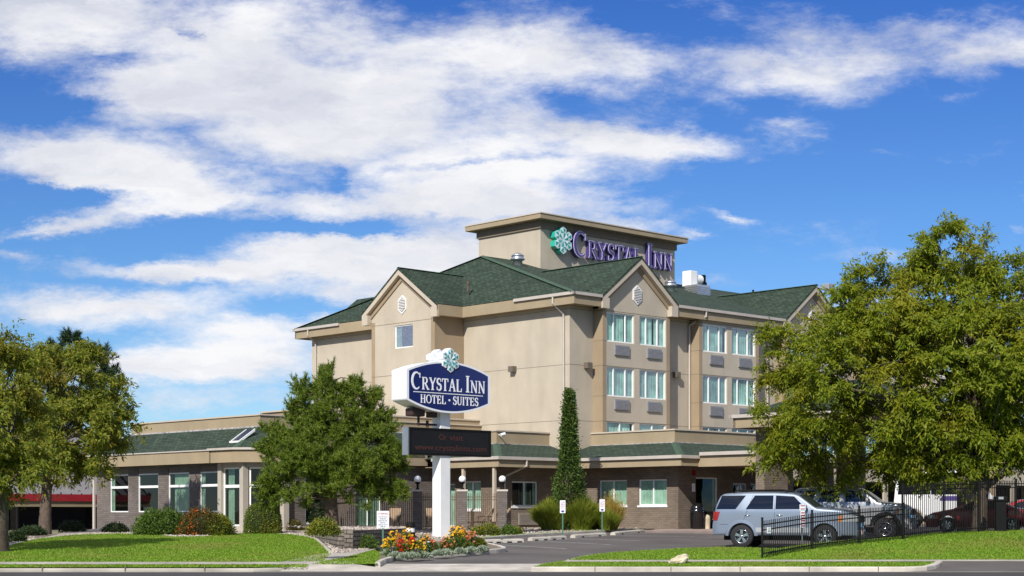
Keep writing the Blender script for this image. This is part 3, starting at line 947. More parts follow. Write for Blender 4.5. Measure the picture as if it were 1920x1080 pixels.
strip_along(hp, (-2.42, 10.67, GR), (2.5, 10.67, GR), .3, .03)
for k in gable_bays: strip_along(hp, (starts[k] + BW / 2, -1.02, GR), (starts[k] + BW / 2, 6.4, GR), .3, .03)
build_parts(hp, 'roof_ridge_cap', M['hipcap'], hotel)
# ---- fascia, soffit
fa = MB()
gaps = [(starts[k] + BW / 2 - 2.95, starts[k] + BW / 2 + 2.95) for k in gable_bays]
x = -.6
for g0, g1 in gaps + [(END + .6, 0)]:
    fa.box(x, g0, -.9, -.78, FB, EZ - .03); x = g1
fa.box(-.6, -.48, -.9 + .12, 7.45, FB, EZ - .03); fa.box(-.6, -.48, 13.89, 22.57, FB, EZ - .03)
fa.box(-2.3, -.6, 7.45, 7.57, FB, EZ - .03); fa.box(-2.3, -.6, 13.77, 13.89, FB, EZ - .03)
[fa.box(a0_, a1_, -.78, 0, FB + .03, FB + .05) for a0_, a1_ in zip([-.48] + [g[1] for g in gaps], [g[0] for g in gaps] + [END])]; fa.box(-.48, 0, 0, 21.67, FB + .03, FB + .05); fa.box(-.48, END, 21.7, 22.5, FB + .03, FB + .05)
fa.box(-2.25, 0, 7.57, 8.0, FB + .028, FB + .052); fa.box(-2.25, 0, 13.34, 13.77, FB + .028, FB + .052)
fa.box(-.6, END, 22.45, 22.57, FB, EZ - .03)
build_parts(fa, 'fascia', M['fascia'], hotel)
# ---- rake boards on gables
rk = MB(); rk2 = MB()
def rake(mb, P, c, half, ridge, hgt, q0, q1, shrink=0.0, drop=0.0, ret=True):
    """P(a,z,q) maps along/height/outward"""
    sl = (ridge - EZ) / half
    hw = half - shrink
    zr, ze = ridge - drop, ridge - drop - hw * sl
    vh = hgt * math.sqrt(1 + sl * sl)
    for s in (-1, 1):
        poly = [(c, zr), (c + s * hw, ze), (c + s * hw, ze - vh * .85), (c + s * (hw - .001), ze - vh), (c, zr - vh)]
        front = [P(a_, z_, q0) for a_, z_ in poly]
        off = Vector(P(0, 0, q1)) - Vector(P(0, 0, q0))
        nn = (Vector(front[1]) - Vector(front[0])).cross(Vector(front[2]) - Vector(front[0]))
        if nn.dot(off) < 0: front = front[::-1]
        mb.prism(front, off)
        if ret:
            b0, b1 = sorted((c + s * hw, c + s * (hw - .5)))
            fr = [P(b0, FB - .06, q0 - .002), P(b1, FB - .06, q0 - .002), P(b1, ze - .12, q0 - .002), P(b0, ze - .12, q0 - .002)]
            nn = (Vector(fr[1]) - Vector(fr[0])).cross(Vector(fr[2]) - Vector(fr[0]))
            if nn.dot(off) < 0: fr = fr[::-1]
            mb.prism(fr, off)
PA = lambda a_, z_, q: (-2.1 - q, a_, z_)
rake(rk, PA, 10.67, 3.18, GR - .03, .30, .0, .30)
rake(rk2, PA, 10.67, 3.18, GR - .03, .26, .0, .07, .28, .36, False)
for k in gable_bays:
    PB = lambda a_, z_, q: (a_, -.68 - q, z_)
    rake(rk, PB, starts[k] + BW / 2, 2.92, GR - .03, .30, .0, .32)
    rake(rk2, PB, starts[k] + BW / 2, 2.92, GR - .03, .24, .0, .07, .28, .36, False)
build_parts(rk, 'gable_trim', M['trim'], hotel); build_parts(rk2, 'gable_band', M['stucco_tan'], hotel)
# ---- hexagonal gable vents
def vent(P, c, z):
    mb = MB()
    for r0, q, w in ((1.0, .05, 1), (.82, .02, 0)):
        pl = [(0, .52), (.33, .27), (.33, -.27), (0, -.52), (-.33, -.27), (-.33, .27)]
        fr = [P(c + a_ * r0, z + b_ * r0, .0 if w else .03) for a_, b_ in pl]
        off = Vector(P(0, 0, q)) - Vector(P(0, 0, 0))
        nn = (Vector(fr[1]) - Vector(fr[0])).cross(Vector(fr[2]) - Vector(fr[0]))
        mb.prism(fr if nn.dot(off) > 0 else fr[::-1], off if w else off * 1.4, 0 if w else 1)
    for k in range(9):
        zz = z - .36 + k * .085
        hw = .27 if abs(zz - z) < .2 else .27 * max(.15, (0.44 - abs(zz - z)) / .24)
        p0, p1 = P(c - hw, zz, .06), P(c + hw, zz + .035, .085)
        mb.box(min(p0[0], p1[0]), max(p0[0], p1[0]), min(p0[1], p1[1]), max(p0[1], p1[1]), zz, zz + .04, 0)
    mb.build('gable_vent', [M['white'], M['joint']], hotel)
vent(PA, 10.67, 13.08)
for k in gable_bays[:3]: vent(lambda a_, z_, q: (a_, -.68 - q, z_), starts[k] + BW / 2, 13.1)
# ---- gutters and downspouts
gt = MB()
def gut(x0, x1, y0, y1, z=EZ): gt.box(x0, x1, y0, y1, z - .15, z + .0)
gut(-.72, -.6, 1.6 - 2.62, 3.4); gut(-.72, gaps[0][0], -1.02, -.9)
gut(gaps[0][1], gaps[1][0], -1.02, -.9); gut(gaps[1][1], gaps[2][0], -1.02, -.9); gut(gaps[2][1], gaps[3][0], -1.02, -.9)
gut(-.72, -.6, 18.2, 22.7)
build_parts(gt, 'gutter', M['gutter'], hotel)
def downspout(pts, r=.055):
    MB().tube(pts, r, 6, smooth=False).build('downspout', M['gutter'], hotel)
downspout([(-.66, .55, 12.68), (-.66, .55, 12.35), (-.1, .35, 11.85), (-.08, .35, 11.6), (-.08, .35, 5.2)])
downspout([(9.6, -.96, 12.68), (9.6, -.96, 12.4), (9.22, -.1, 11.95), (9.22, -.1, 11.7), (9.22, -.1, 5.9)])
downspout([(-.66, 21.2, 12.68), (-.66, 21.2, 12.35), (-.1, 21.2, 11.9), (-.08, 21.2, 11.6), (-.08, 21.2, 1)])
downspout([(17.0 - .5, -.96, 12.68), (16.5, -.96, 12.4), (16.1, -.1, 11.95), (16.1, -.1, 11.7), (16.1, -.1, 5.9)])
# ---- wall lamps
def wall_lamp(x, y, z, nx, ny):
    mb = MB()
    mb.box(x - .17 if nx == 0 else x - .30, x + .17 if nx == 0 else x, y - .17 if ny == 0 else y - .30, y + .17 if ny == 0 else y, z, z + .30)
    mb.build('wall_lamp', M['bronze'], hotel)
wall_lamp(0, 4.05, 9.12, -1, 0); wall_lamp(1.2, 0, 9.12, 0, -1); wall_lamp(8.1, 0, 9.05, 0, -1)
# ---- tower
tx0, tx1, ty0, ty1 = 6.3, 17.95, 8.5, 13.7
tw = MB(); tw.box(tx0, tx1, ty0, ty1, 13.5, 18.2); tw.build('tower', M['stucco'], hotel)
tf = MB()
tf.box(tx0 - .10, tx1 + .10, ty0 - .10, ty1 + .10, 17.98, 18.42)
tf.build('tower_frieze', mat('shadowed frieze', (.19, .145, .10), .85, .08, 1), hotel)  # shadow of the cornice overhang is put into this darker colour
tf = MB(); tf.bbox(tx0 - .58, tx1 + .58, ty0 - .58, ty1 + .58, 18.42, 18.70, .02); tf.build('tower_cornice', M['fascia'], hotel)
tf = MB(); tf.box(tx0 - .62, tx1 + .62, ty0 - .62, ty1 + .62, 18.70, 18.76); tf.build('tower_coping', M['trim'], hotel)

# ---- low wings: skirt roof, parapet, brick walls
def skirt(mb, pts_out, pts_in, zo, zi):
    for i in range(len(pts_out) - 1):
        q = [(*pts_out[i], zo), (*pts_out[i + 1], zo), (*pts_in[i + 1], zi), (*pts_in[i], zi)]
        nn = (Vector(q[1]) - Vector(q[0])).cross(Vector(q[2]) - Vector(q[0]))
        mb.quad(*(q if nn.z > 0 else q[::-1]))
def band(mb, pts, z0, z1, t=.12, mt=0):
    """mitred wall band of thickness t to the left of the travel direction"""
    P_ = [Vector(p) for p in pts]; off = []
    for i, p in enumerate(P_):
        d1 = (P_[i] - P_[i - 1]).normalized() if i else None
        d2 = (P_[i + 1] - P_[i]).normalized() if i < len(P_) - 1 else None
        d1 = d1 or d2; d2 = d2 or d1
        n1, n2 = Vector((-d1.y, d1.x)), Vector((-d2.y, d2.x))
        m_ = (n1 + n2); m_ = m_ / max(.2, m_.dot(n1)) if m_.length > 1e-6 else n1
        off.append(p + m_ * t)
    for i in range(len(P_) - 1):
        mb.prism([(*P_[i], z0), (*P_[i + 1], z0), (*off[i + 1], z0), (*off[i], z0)], (0, 0, z1 - z0), mt)
# outlines run so that the building lies on the left of travel
roof2 = MB(); fas2 = MB(); par2 = MB(); cop2 = MB(); gut2 = MB(); cap2 = MB(); fl2 = MB()
# M block (between inner corner at the tower foot and L wing) : end-wall face x=-3.71 parapet, front face y=1.45
Mi = [(-3.71, 6.6), (-3.71, 1.45), (0.0, 1.45)]
Mo = [(-6.2, 3.4), (-6.2, -1.35), (-1.2, -1.35)]
skirt(roof2, [(-6.2, 6.6), (-6.2, -1.35), (-1.2, -1.35)], [(-3.71, 6.6), (-3.71, 1.45), (1.6, 1.45)], 4.40, 5.19)
band(par2, Mi, 5.1, 5.80); band(cop2, [(-3.77, 6.6), (-3.77, 1.39), (0, 1.39)], 5.80, 5.87, .22)
band(fas2, Mo[:2] + [(-1.2, -1.35)], 3.93, 4.36)
# W1 wing
skirt(roof2, [(-1.2, -1.35), (-1.2, -8.42), (9.0, -8.42)], [(1.6, 1.45), (1.6, -5.62), (9.0, -5.62)], 4.40, 5.19)
band(par2, [(1.6, 0), (1.6, -5.62), (9.5, -5.62)], 5.1, 5.78); band(cop2, [(1.54, 0), (1.54, -5.68), (9.5, -5.68)], 5.78, 5.85, .22)
band(fas2, [(-1.2, -1.35), (-1.2, -8.42), (0.05, -8.42)], 3.93, 4.36)
band(fas2, [(0.05, -8.42), (0.05, -11.9)], 3.90, 4.42)
fas2.box(0.2, 9, -8.40, -8.3, 3.93, 4.36)
strip_along(cap2, (-1.2, -8.42, 4.40), (1.6, -5.62, 5.19), .4, .03); strip_along(cap2, (-6.2, -1.35, 4.40), (-3.71, 1.45, 5.19), .4, .03)
# pale flashing where skirt meets parapet
band(fl2, [(1.52, .3), (1.52, -5.70), (9.0, -5.70)], 5.14, 5.20, .08); band(fl2, [(-3.79, 6.0), (-3.79, 1.37), (.5, 1.37)], 5.14, 5.20, .08)
# gutters
band(gut2, [(-6.33, 3.4), (-6.33, -1.48), (-1.33, -1.48), (-1.33, -8.55), (.02, -8.55)], 4.28, 4.43, .13)
# entrance canopy link roof
roof2.quad((0.05, -12.0, 4.5), (9, -12.0, 4.5), (9, -8.42, 4.75), (0.05, -8.42, 4.75))
fas2.box(0.2, 9, -12.0, -8.45, 3.95, 3.98)
gut2.box(-.1, .05, -11.9, -8.6, 4.42, 4.58)
# L wing
Li = [(-14.3, 18.3), (-14.3, 6.6), (0, 6.6)]
LS, LE = 4.72, 5.86
skirt(roof2, [(2, 20.2), (-16.2, 20.2), (-16.2, 7.6), (-16.5, 7.5), (-16.5, 5.55), (-15.0, 4.05), (-4, 4.05)], [(2, 18.3), (-14.3, 18.3), (-14.3, 8.2), (-14.3, 7.8), (-14.3, 6.9), (-14.0, 6.6), (-4, 6.6)], LS, LE)
band(par2, [(-1, 18.3)] + Li, 5.8, 6.38); band(cop2, [(-1, 18.36), (-14.36, 18.36), (-14.36, 6.54), (0, 6.54)], 6.38, 6.45, .22)
par2.box(-12.5, -.01, 6.75, 9.0, 5.9, 6.66); cop2.box(-12.6, -.01, 6.70, 9.1, 6.66, 6.73)
band(fas2, [(2, 20.2), (-16.2, 20.2), (-16.2, 7.6)], 4.10, 4.70); band(fas2, [(-16.5, 7.6), (-16.5, 5.55), (-15.0, 4.05), (-6.0, 4.05)], 4.08, 4.70)
fas2.box(-16.5, -16.2, 7.48, 7.6, 4.08, 4.70)
band(gut2, [(-16.62, 7.62), (-16.62, 5.5), (-15.05, 3.93), (-6.4, 3.93)], 4.66, 4.76, .12)
band(gut2, [(2, 20.26), (-16.26, 20.26), (-16.26, 7.7)], 4.68, 4.74, .06)
strip_along(cap2, (-16.2, 20.2, LS), (-14.3, 18.3, LE), .4, .03); strip_along(cap2, (-16.5, 5.55, LS), (-14.3, 6.9, LE), .3, .03)
band(fl2, [(-1, 18.38), (-14.38, 18.38), (-14.38, 6.5), (-4, 6.5)], 5.81, 5.88, .08)
build_parts(roof2, 'wing_roof', M['shingle'], hotel, .0); build_parts(cap2, 'wing_hip_cap', M['hipcap'], hotel)
build_parts(fas2, 'wing_fascia', M['fascia'], hotel); build_parts(par2, 'parapet', M['fascia'], hotel)
build_parts(cop2, 'parapet_coping', M['trim'], hotel); build_parts(gut2, 'wing_gutter', M['gutter'], hotel); build_parts(fl2, 'roof_flashing', mat('weathered flashing', (.36, .345, .34), .8, .5, 5), hotel)
# flat roofs and soffits close the wings
fr = MB()
fr.box(1.72, 9.4, -5.5, 0, 5.2, 5.25); fr.box(-3.59, 0, 1.57, 6.6, 5.2, 5.25); fr.box(-14.2, -.01, 6.7, 18.2, 5.9, 5.95)
fr.box(-1.1, 9, -8.3, 0, 4.02, 4.05); fr.box(-6.1, -.01, -1.25, 6.6, 3.98, 4.01); fr.box(-16.1, -.01, 5.6, 20.1, 4.2, 4.24); fr.box(-15, -6.1, 4.2, 5.6, 4.16, 4.2)
fr.box(-16.4, -16.1, 5.6, 7.4, 4.205, 4.235)
build_parts(fr, 'flat_roof', M['fascia'], hotel)
# W1 brick
bk = MB()
w1 = [(2.06, 3.92, 2.10, 3.35), (4.70, 6.50, 2.10, 3.35)]
bk.wall((0, 0), (0, -1), (1, 0), .15, 7.22, .4, 4.03, w1, 0, .16)
ent = [(1.30, 2.95, 1.25, 3.45), (4.1, 5.2, 1.0, 3.2), (5.5, 6.6, 1.0, 3.2)]
bk.wall((0, -7.22), (1, 0), (0, 1), 0, 9, .4, 4.03, ent, 0, .16)
bk.quad((9, -7.22, .4), (9, 0, .4), (9, 0, 4), (9, -7.22, 4))
# M brick
bk.wall((0, -.15), (-1, 0), (0, 1), 0, 5.0, .4, 4.0, [(2.42, 4.17, 2.06, 3.28)], 0, .16)
bk.wall((-5, 0), (0, 1), (1, 0), -.15, 4.55, .4, 4.0, [(1.2, 2.5, 1.9, 3.3), (3.1, 4.3, 1.05, 3.2)], 0, .16)
build_parts(bk, 'wing_brick_wall', M['brick'], hotel)
for (a0, a1, z0, z1) in w1:
    window((0, 0), (0, -1), (1, 0), a0, a1, z0, z1, mull=(.5,), curtain='pale', fw=.06, sill=True, recess=.06)
window((0, -.15), (-1, 0), (0, 1), 2.42, 4.17, 2.06, 3.28, mull=(.5,), curtain='pale', gaps=[(.0, .12), (.36, .42)], glass='glass_dark', fw=.06, sill=True, recess=.06)
window((-5, 0), (0, 1), (1, 0), 1.2, 2.5, 1.9, 3.3, mull=(.5,), curtain='pale', fw=.06, sill=True, recess=.06)
window((-5, 0), (0, 1), (1, 0), 3.1, 4.3, 1.05, 3.2, curtain='pale', gaps=[(0, .4)], fw=.07, recess=.06)
window((0, -7.22), (1, 0), (0, 1), 1.30, 2.95, 1.25, 3.45, curtain='pale', gaps=[(.86, .97)], glass='glass_dark', fw=.06, recess=.06)
window((0, -7.22), (1, 0), (0, 1), 4.1, 5.2, 1.0, 3.2, curtain=None, glass='glass_dark', fw=.05, recess=.06)
window((0, -7.22), (1, 0), (0, 1), 5.5, 6.6, 1.0, 3.2, curtain=None, glass='glass_dark', fw=.05, recess=.06)
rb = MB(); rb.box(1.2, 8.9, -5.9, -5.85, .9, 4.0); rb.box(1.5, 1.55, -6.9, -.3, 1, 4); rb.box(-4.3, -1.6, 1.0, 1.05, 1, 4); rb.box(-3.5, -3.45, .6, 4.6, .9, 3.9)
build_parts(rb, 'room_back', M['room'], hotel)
# packaged air conditioner grille low on the M wall
mb = MB(); mb.box(-3.75, -2.3, -.22, -.15, 1.15, 1.72)
for k in range(8): mb.box(-3.7, -2.35, -.232, -.222, 1.2 + k * .06, 1.225 + k * .06)
mb.build('wall_grille', M['greymetal'] if False else mat('beige grille', (.25, .22, .19), .6, .08, 3), hotel)
# L wing brick and tall windows
lb = MB()
Lw = [(18.22 - .0, 16.42), (15.45, 13.54), (12.6, 10.72), (9.76, 7.86)]
lh = []
for a1, a0 in Lw: lh.append((a0, a1, 1.78, 4.0))
lb.wall((-15.6, 0), (0, 1), (1, 0), 7.45, 19.6, .3, 4.22, lh, 0, .2)
lb.quad((-15.6, 19.6, .3), (-15.6, 19.6, 4.22), (-1, 19.6, 4.22), (-1, 19.6, .3))
lb.wall((-14.4, 4.5), (1, 0), (0, 1), 0.0, 9.4, .3, 4.2, [(1.2, 3.0, 1.2, 3.9), (4.2, 5.8, 1.05, 3.4)], 0, .16)
build_parts(lb, 'brick_wall', M['brick_grey'], hotel)
hd = MB()
for a0, a1, z0, z1 in lh: hd.box(-15.575, -15.5, a0, a1, 3.72, 4.0)
build_parts(hd, 'window_header', mat('taupe header panel', (.16, .13, .11), .85, .08, 2), hotel)
for k, (a0, a1, z0, z1) in enumerate(lh):
    window((-15.6, 0), (0, 1), (1, 0), a0, a1, 1.78, 3.72, trans=((.66, .12),), curtain='pale' if k != 1 else None, gaps=[(0.86, 1.0)] if k != 2 else [(0.1, .8)], glass='glass_dark', fw=.055, recess=.03)
window((-14.4, 4.5), (1, 0), (0, 1), 1.2, 3.0, 1.2, 3.9, trans=((.66, .15),), curtain=None, glass='glass_dark')
window((-14.4, 4.5), (1, 0), (0, 1), 4.2, 5.8, 1.05, 3.4, mull=(.5,), curtain='pale', glass='glass_dark')
# sunroom bay with white posts
by = MB()
def col(x, y, s=.30): by.box(x - s / 2, x + s / 2, y - s / 2, y + s / 2, .6, 4.16)
for x, y in ((-15.9, 7.42), (-15.92, 5.58), (-14.45, 4.42)): col(x, y)
by.box(-16.0, -15.78, 5.73, 7.27, .5, 1.12); by.box(-16.0, -15.82, 5.73, 7.27, 3.86, 4.16)
by.prism([(-15.86, 5.42, .5), (-14.6, 4.40, .5), (-14.48, 4.55, .5), (-15.74, 5.57, .5)], (0, 0, .62))
by.prism([(-15.86, 5.42, 3.86), (-14.6, 4.40, 3.86), (-14.48, 4.55, 3.86), (-15.74, 5.57, 3.86)], (0, 0, .3))
by.build('sunroom_frame', mat('putty frame', (.40, .36, .30), .7, .05, 2), hotel)
window((-15.93, 0), (0, 1), (1, 0), 5.73, 7.27, 1.12, 3.86, trans=((.68, .14),), curtain='pale', gaps=[(.55, .85)], glass='glass_dark', fw=.07, recess=.03)
dd = Vector((1.47, -1.16)).normalized(); nn_ = (-dd.y, dd.x)
window((-15.83, 5.48), (dd.x, dd.y), nn_, .12, 1.72, 1.12, 3.86, trans=((.68, .14),), curtain=None, glass='glass_dark', fw=.07, recess=.03)
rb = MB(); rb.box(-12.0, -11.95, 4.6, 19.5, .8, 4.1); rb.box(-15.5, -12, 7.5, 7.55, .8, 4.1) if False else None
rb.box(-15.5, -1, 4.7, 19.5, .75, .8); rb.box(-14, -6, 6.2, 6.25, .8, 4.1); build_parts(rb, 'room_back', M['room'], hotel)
# skylight on the L wing skirt roof
mb = MB()
sl = (LE - LS) / 1.9
for dy in (0.0, .70):
    mb.prism([(-15.85, 6.0 + dy, LS + .30), (-15.0, 6.0 + dy, LE - .28), (-15.0, 6.06 + dy, LE - .28), (-15.85, 6.06 + dy, LS + .30)], (0, 0, .12))
mb.prism([(-15.92, 5.97, LS + .22), (-15.84, 5.97, LS + .22), (-15.84, 6.79, LS + .22), (-15.92, 6.79, LS + .22)], (0, 0, .17))
sk = mb.build('skylight', M['white'], hotel)
MB().quad((-15.82, 6.07, LS + .40), (-15.02, 6.07, LE - .19), (-15.02, 6.69, LE - .19), (-15.82, 6.69, LS + .40)).build('pane', M['carglass'], sk)
# white corner downspout, patio posts
downspout([(-15.72, 19.68, 4.2), (-15.72, 19.68, .6)], .085)
ps = MB()
for x, y in ((-6.05, -.9), (-6.05, 1.3), (-6.05, 3.2)): ps.box(x - .07, x + .07, y - .07, y + .07, .8, 3.95)
build_parts(ps, 'porch_post', M['trim'], hotel)
downspout([(-4.4, -1.42, 4.3), (-4.4, -1.42, 4.0), (-4.75, -.25, 3.5), (-4.75, -.25, .8)])
downspout([(-.3, -1.0, 3.9), (-.12, -.5, 3.2), (-.12, -.5, .9)])
# porte cochere
pc = MB()
for x, y in ((-.2, -12.5), (6.0, -12.5), (6.2, -18.9)): pc.box(x, x + 1.5 if y < -15 else x + 1.72, y, y + .5, .3, 5.7)
pc.box(3.35, 5.1, -12.5, -12.0, .3, 4.1)
build_parts(pc, 'brick_pier', M['brick'], hotel)
pf = MB(); band(pf, [(-1.2, -11.5), (-1.2, -19.6), (8.0, -19.6), (8.0, -11.5), (-1.2, -11.5)][0:5], 5.55, 6.05, .14); pf.box(-1.06, 7.86, -19.46, -11.64, 5.6, 5.64)
pf.build('canopy_fascia', M['fascia'], hotel)
pg = MB(); band(pg, [(-1.33, -11.4), (-1.33, -19.73), (8.13, -19.73), (8.13, -11.37), (-1.33, -11.37)], 6.0, 6.15, .13); pg.build('canopy_gutter', M['gutter'], hotel)
pr = MB()
o4 = [(-1.2, -11.5), (-1.2, -19.6), (8.0, -19.6), (8.0, -11.5)]; r0, r1 = (2.8, -15.55, 7.8), (4.6, -15.55, 7.8)
O = [(*p, 6.1) for p in o4]
pr.add([O[0], O[1], r0], [(0, 1, 2)]); pr.add([O[1], O[2], r1, r0], [(0, 1, 2, 3)]); pr.add([O[2], O[3], r1], [(0, 1, 2)]); pr.add([O[3], O[0], r0, r1], [(0, 1, 2, 3)])
pr.build('canopy_roof', M['shingle'], hotel)
# fire alarm, plaque on porch wall
mb = MB(); mb.box(1.0, 1.18, -7.30, -7.22, 3.55, 3.78); mb.build('fire_alarm', M['redlens'], hotel)
mb = MB(); mb.box(1.0, 1.22, -7.24, -7.22, 2.75, 3.15); mb.build('wall_plaque', M['white'], hotel)
# security camera on parapet
mb = MB(); mb.tube([(-3.6, 1.40, 5.62), (-3.6, 1.15, 5.62)], .03, 6); mb.tube([(-3.72, 1.12, 5.60), (-3.50, 1.06, 5.66)], .085, 8); mb.build('security_camera', M['white'], hotel)
# roof vents and rooftop plant
def rz_B(v): return EZ + (v + .9) * (RZ - EZ) / 11.73
def mushroom(u, v, s=1.0):
    z = rz_B(v)
    mb = MB(); mb.lathe([(.28 * s, -.3), (.28 * s, .25 * s), (.42 * s, .28 * s), (.44 * s, .36 * s), (.36 * s, .40 * s), (.36 * s, .50 * s), (.40 * s, .52 * s), (.30 * s, .62 * s), (.12 * s, .70 * s), (0, .72 * s)], (u, v, z), 16)
    mb.build('roof_fan', M['galv'], hotel)
mushroom(4.6, 8.6, .95); mushroom(6.2, 5.6, .9); mushroom(14.9, 6.2, .9)
def pipe(u, v, z, h=.5):
    mb = MB(); mb.tube([(u, v, z - .2), (u, v, z + h)], .07, 8); mb.lathe([(.2, 0.02), (.09, .12)], (u, v, z), 10, 1); mb.build('vent_pipe', [M['black'], M['galv']], hotel)
pipe(22.5, 9.8, rz_B(9.8)); pipe(20.8, 5.2, rz_B(5.2), .45); pipe(27, 9.5, rz_B(9.5), .5); pipe(34, 9, rz_B(9), .5)
mb = MB(); mb.tube([(.2, 7.9, EZ + .9), (.2, 7.9, EZ + 1.5)], .07, 8); mb.build('vent_pipe', M['bark'], hotel)
# air handler beside the tower
mb = MB(); mb.bbox(18.0, 19.2, 6.7, 7.7, 14.9, 15.75, .04, 0)
for k in range(6): mb.box(17.96, 19.24, 6.66, 7.74, 14.98 + k * .12, 15.02 + k * .12, 0)
mb.build('roof_louvre_box', M['galv'], hotel)
mb = MB(); mb.bbox(18.3, 18.95, 7.5, 8.2, 15.75, 16.7, .04, 0); mb.tube([(18.95, 7.85, 16.25), (19.6, 7.85, 16.25)], .30, 20, 0); mb.box(19.6, 19.8, 7.55, 8.15, 15.95, 16.55, 1)
for x in (19.1, 19.65): mb.tube([(x, 7.9, 15.3), (x, 7.9, 16.0)], .05, 6, 1)
mb.build('roof_air_handler', [M['white'], M['black']], hotel)
mb = MB(); mb.prism([(.6, 13.4, 14.3), (2.6, 13.4, 14.3), (3.4, 13.4, 15.3), (1.7, 13.4, 15.3)], (0, 1.3, 0)); mb.build('roof_duct', M['galv'], hotel)
# floodlight on second front gable peak
mb = MB(); mb.tube([(19.56, -1.0, 14.95), (19.9, -1.3, 14.8)], .04, 6); mb.bbox(19.7, 20.3, -1.75, -1.2, 14.75, 15.1, .03); mb.build('gable_floodlight', M['greymetal'], hotel)
# ------------------------------------------------------------------ serif lettering
def arc(cx, cy, rx, ry, a0, a1, n=12):
    return [(cx + rx * math.cos(math.radians(a0 + (a1 - a0) * i / n)), cy + ry * math.sin(math.radians(a0 + (a1 - a0) * i / n))) for i in range(n + 1)]
TK, TN, SF = .165, .07, .055
def wv(n, *k): return list(np.interp(np.linspace(0, 1, n), np.linspace(0, 1, len(k)), k))
def bar_(x0, x1, y, w=SF): return ([(x0, y), (x1, y)], [w, w])
_c = arc(.46, .5, .40, .485, 48, 312, 18)
_o = arc(.5, .5, .43, .48, 0, 360, 24)
_s = arc(.37, .745, .235, .225, 30, 235, 9) + arc(.37, .27, .265, .245, 55, -155, 10)
_rb = [(.2, .965), (.46, .965)] + arc(.46, .74, .22, .225, 90, -90, 8) + [(.2, .515)]
_u = [(.2, .98), (.2, .34)] + arc(.49, .34, .29, .32, 180, 360, 10) + [(.78, .98)]
GL = {
 'C': (.92, [(_c, wv(len(_c), .05, .09, .17, .18, .17, .09, .05)), ([(.79, .97), (.79, .68)], [.05, .05])]),
 'R': (.92, [([(.2, 0), (.2, 1)], [TK, TK]), (_rb, wv(len(_rb), TN, TN, .15, .15, TN, TN)), ([(.42, .52), (.82, .02)], [TK * .9, TK]), bar_(.04, .36, .03), bar_(.04, .3, .97), bar_(.72, .98, .03)]),
 'Y': (.88, [([(.14, .97), (.46, .46)], [TK, TK]), ([(.80, .97), (.46, .44)], [TN, TN]), ([(.45, .47), (.45, 0)], [TK, TK]), bar_(.02, .3, .97), bar_(.68, .92, .97), bar_(.29, .61, .03)]),
 'S': (.70, [(_s, wv(len(_s), .05, .10, .15, .18, .18, .15, .10, .05)), ([(.60, .96), (.60, .72)], [.045, .045]), ([(.10, .30), (.10, .04)], [.045, .045])]),
 'T': (.86, [([(.04, .965), (.82, .965)], [TN, TN]), ([(.43, 0), (.43, .96)], [TK, TK]), ([(.06, .99), (.06, .74)], [.045, .045]), ([(.80, .99), (.80, .74)], [.045, .045]), bar_(.27, .59, .03)]),
 'A': (.94, [([(.13, .02), (.46, .99)], [TN, TN]), ([(.46, 1.0), (.80, .02)], [TK, TK]), bar_(.24, .66, .34, TN), bar_(.02, .28, .03), bar_(.64, .94, .03)]),
 'L': (.80, [([(.2, 0), (.2, 1)], [TK, TK]), ([(.1, .035), (.74, .035)], [TN, TN]), ([(.72, .0), (.72, .28)], [.05, .05]), bar_(.05, .37, .97)]),
 'I': (.44, [([(.2, 0), (.2, 1)], [TK, TK]), bar_(.04, .36, .03), bar_(.04, .36, .97)]),
 'N': (1.0, [([(.17, 0), (.17, .98)], [TN, TN]), ([(.15, .97), (.80, .02)], [TK, TK]), ([(.80, .0), (.80, .98)], [TN, TN]), bar_(.04, .30, .03), bar_(.02, .22, .97), bar_(.68, .92, .97)]),
 'H': (1.0, [([(.2, 0), (.2, 1)], [TK, TK]), ([(.78, 0), (.78, 1)], [TK, TK]), bar_(.2, .78, .51, TN), bar_(.05, .35, .03), bar_(.05, .35, .97), bar_(.63, .93, .03), bar_(.63, .93, .97)]),
 'O': (1.0, [(_o, wv(len(_o), .17, .07, .17, .07, .17))]),
 'E': (.82, [([(.2, 0), (.2, 1)], [TK, TK]), ([(.1, .965), (.70, .965)], [TN, TN]), ([(.2, .51), (.56, .51)], [TN, TN]), ([(.1, .035), (.74, .035)], [TN, TN]), ([(.69, .99), (.69, .76)], [.045, .045]), ([(.73, .0), (.73, .26)], [.045, .045]), ([(.55, .62), (.55, .40)], [.04, .04])]),
 'U': (.96, [(_u, wv(len(_u), TK, TK, .14, .08, TN, TN)), bar_(.04, .36, .97), bar_(.66, .92, .97)]),
}
def ribbon(pts, ws):
    p = np.array(pts, float); t = np.gradient(p, axis=0); t /= np.linalg.norm(t, axis=1)[:, None] + 1e-9
    n = np.stack([-t[:, 1], t[:, 0]], 1); w = np.array(ws)[:, None] / 2
    return p + n * w, p - n * w
def glyph(mb, ch, org, R_, U_, Nn, h, sx, d0, d1, mt, grow=0.0, eps=.0012):
    """extrude the strokes of one letter from depth d0 to d1 along Nn"""
    for k, (pts, ws) in enumerate(GL[ch][1]):
        a, b = ribbon(pts, [w + grow for w in ws])
        e = eps * k
        n = len(a); v = []
        for dep in (d0, d1 + e):
            for q in (a, b):
                for x, y in q: v.append(org + R_ * (x * h * sx) + U_ * (y * h) + Nn * dep)
        f = []
        for i in range(n - 1):
            f += [(2 * n + i, 3 * n + i, 3 * n + i + 1, 2 * n + i + 1), (i, 2 * n + i, 2 * n + i + 1, i + 1), (n + i, n + i + 1, 3 * n + i + 1, 3 * n + i)]
        f += [(0, n, 3 * n, 2 * n), (n - 1, 3 * n - 1, 4 * n - 1, 2 * n - 1)]
        mb.add(v, f, mt)
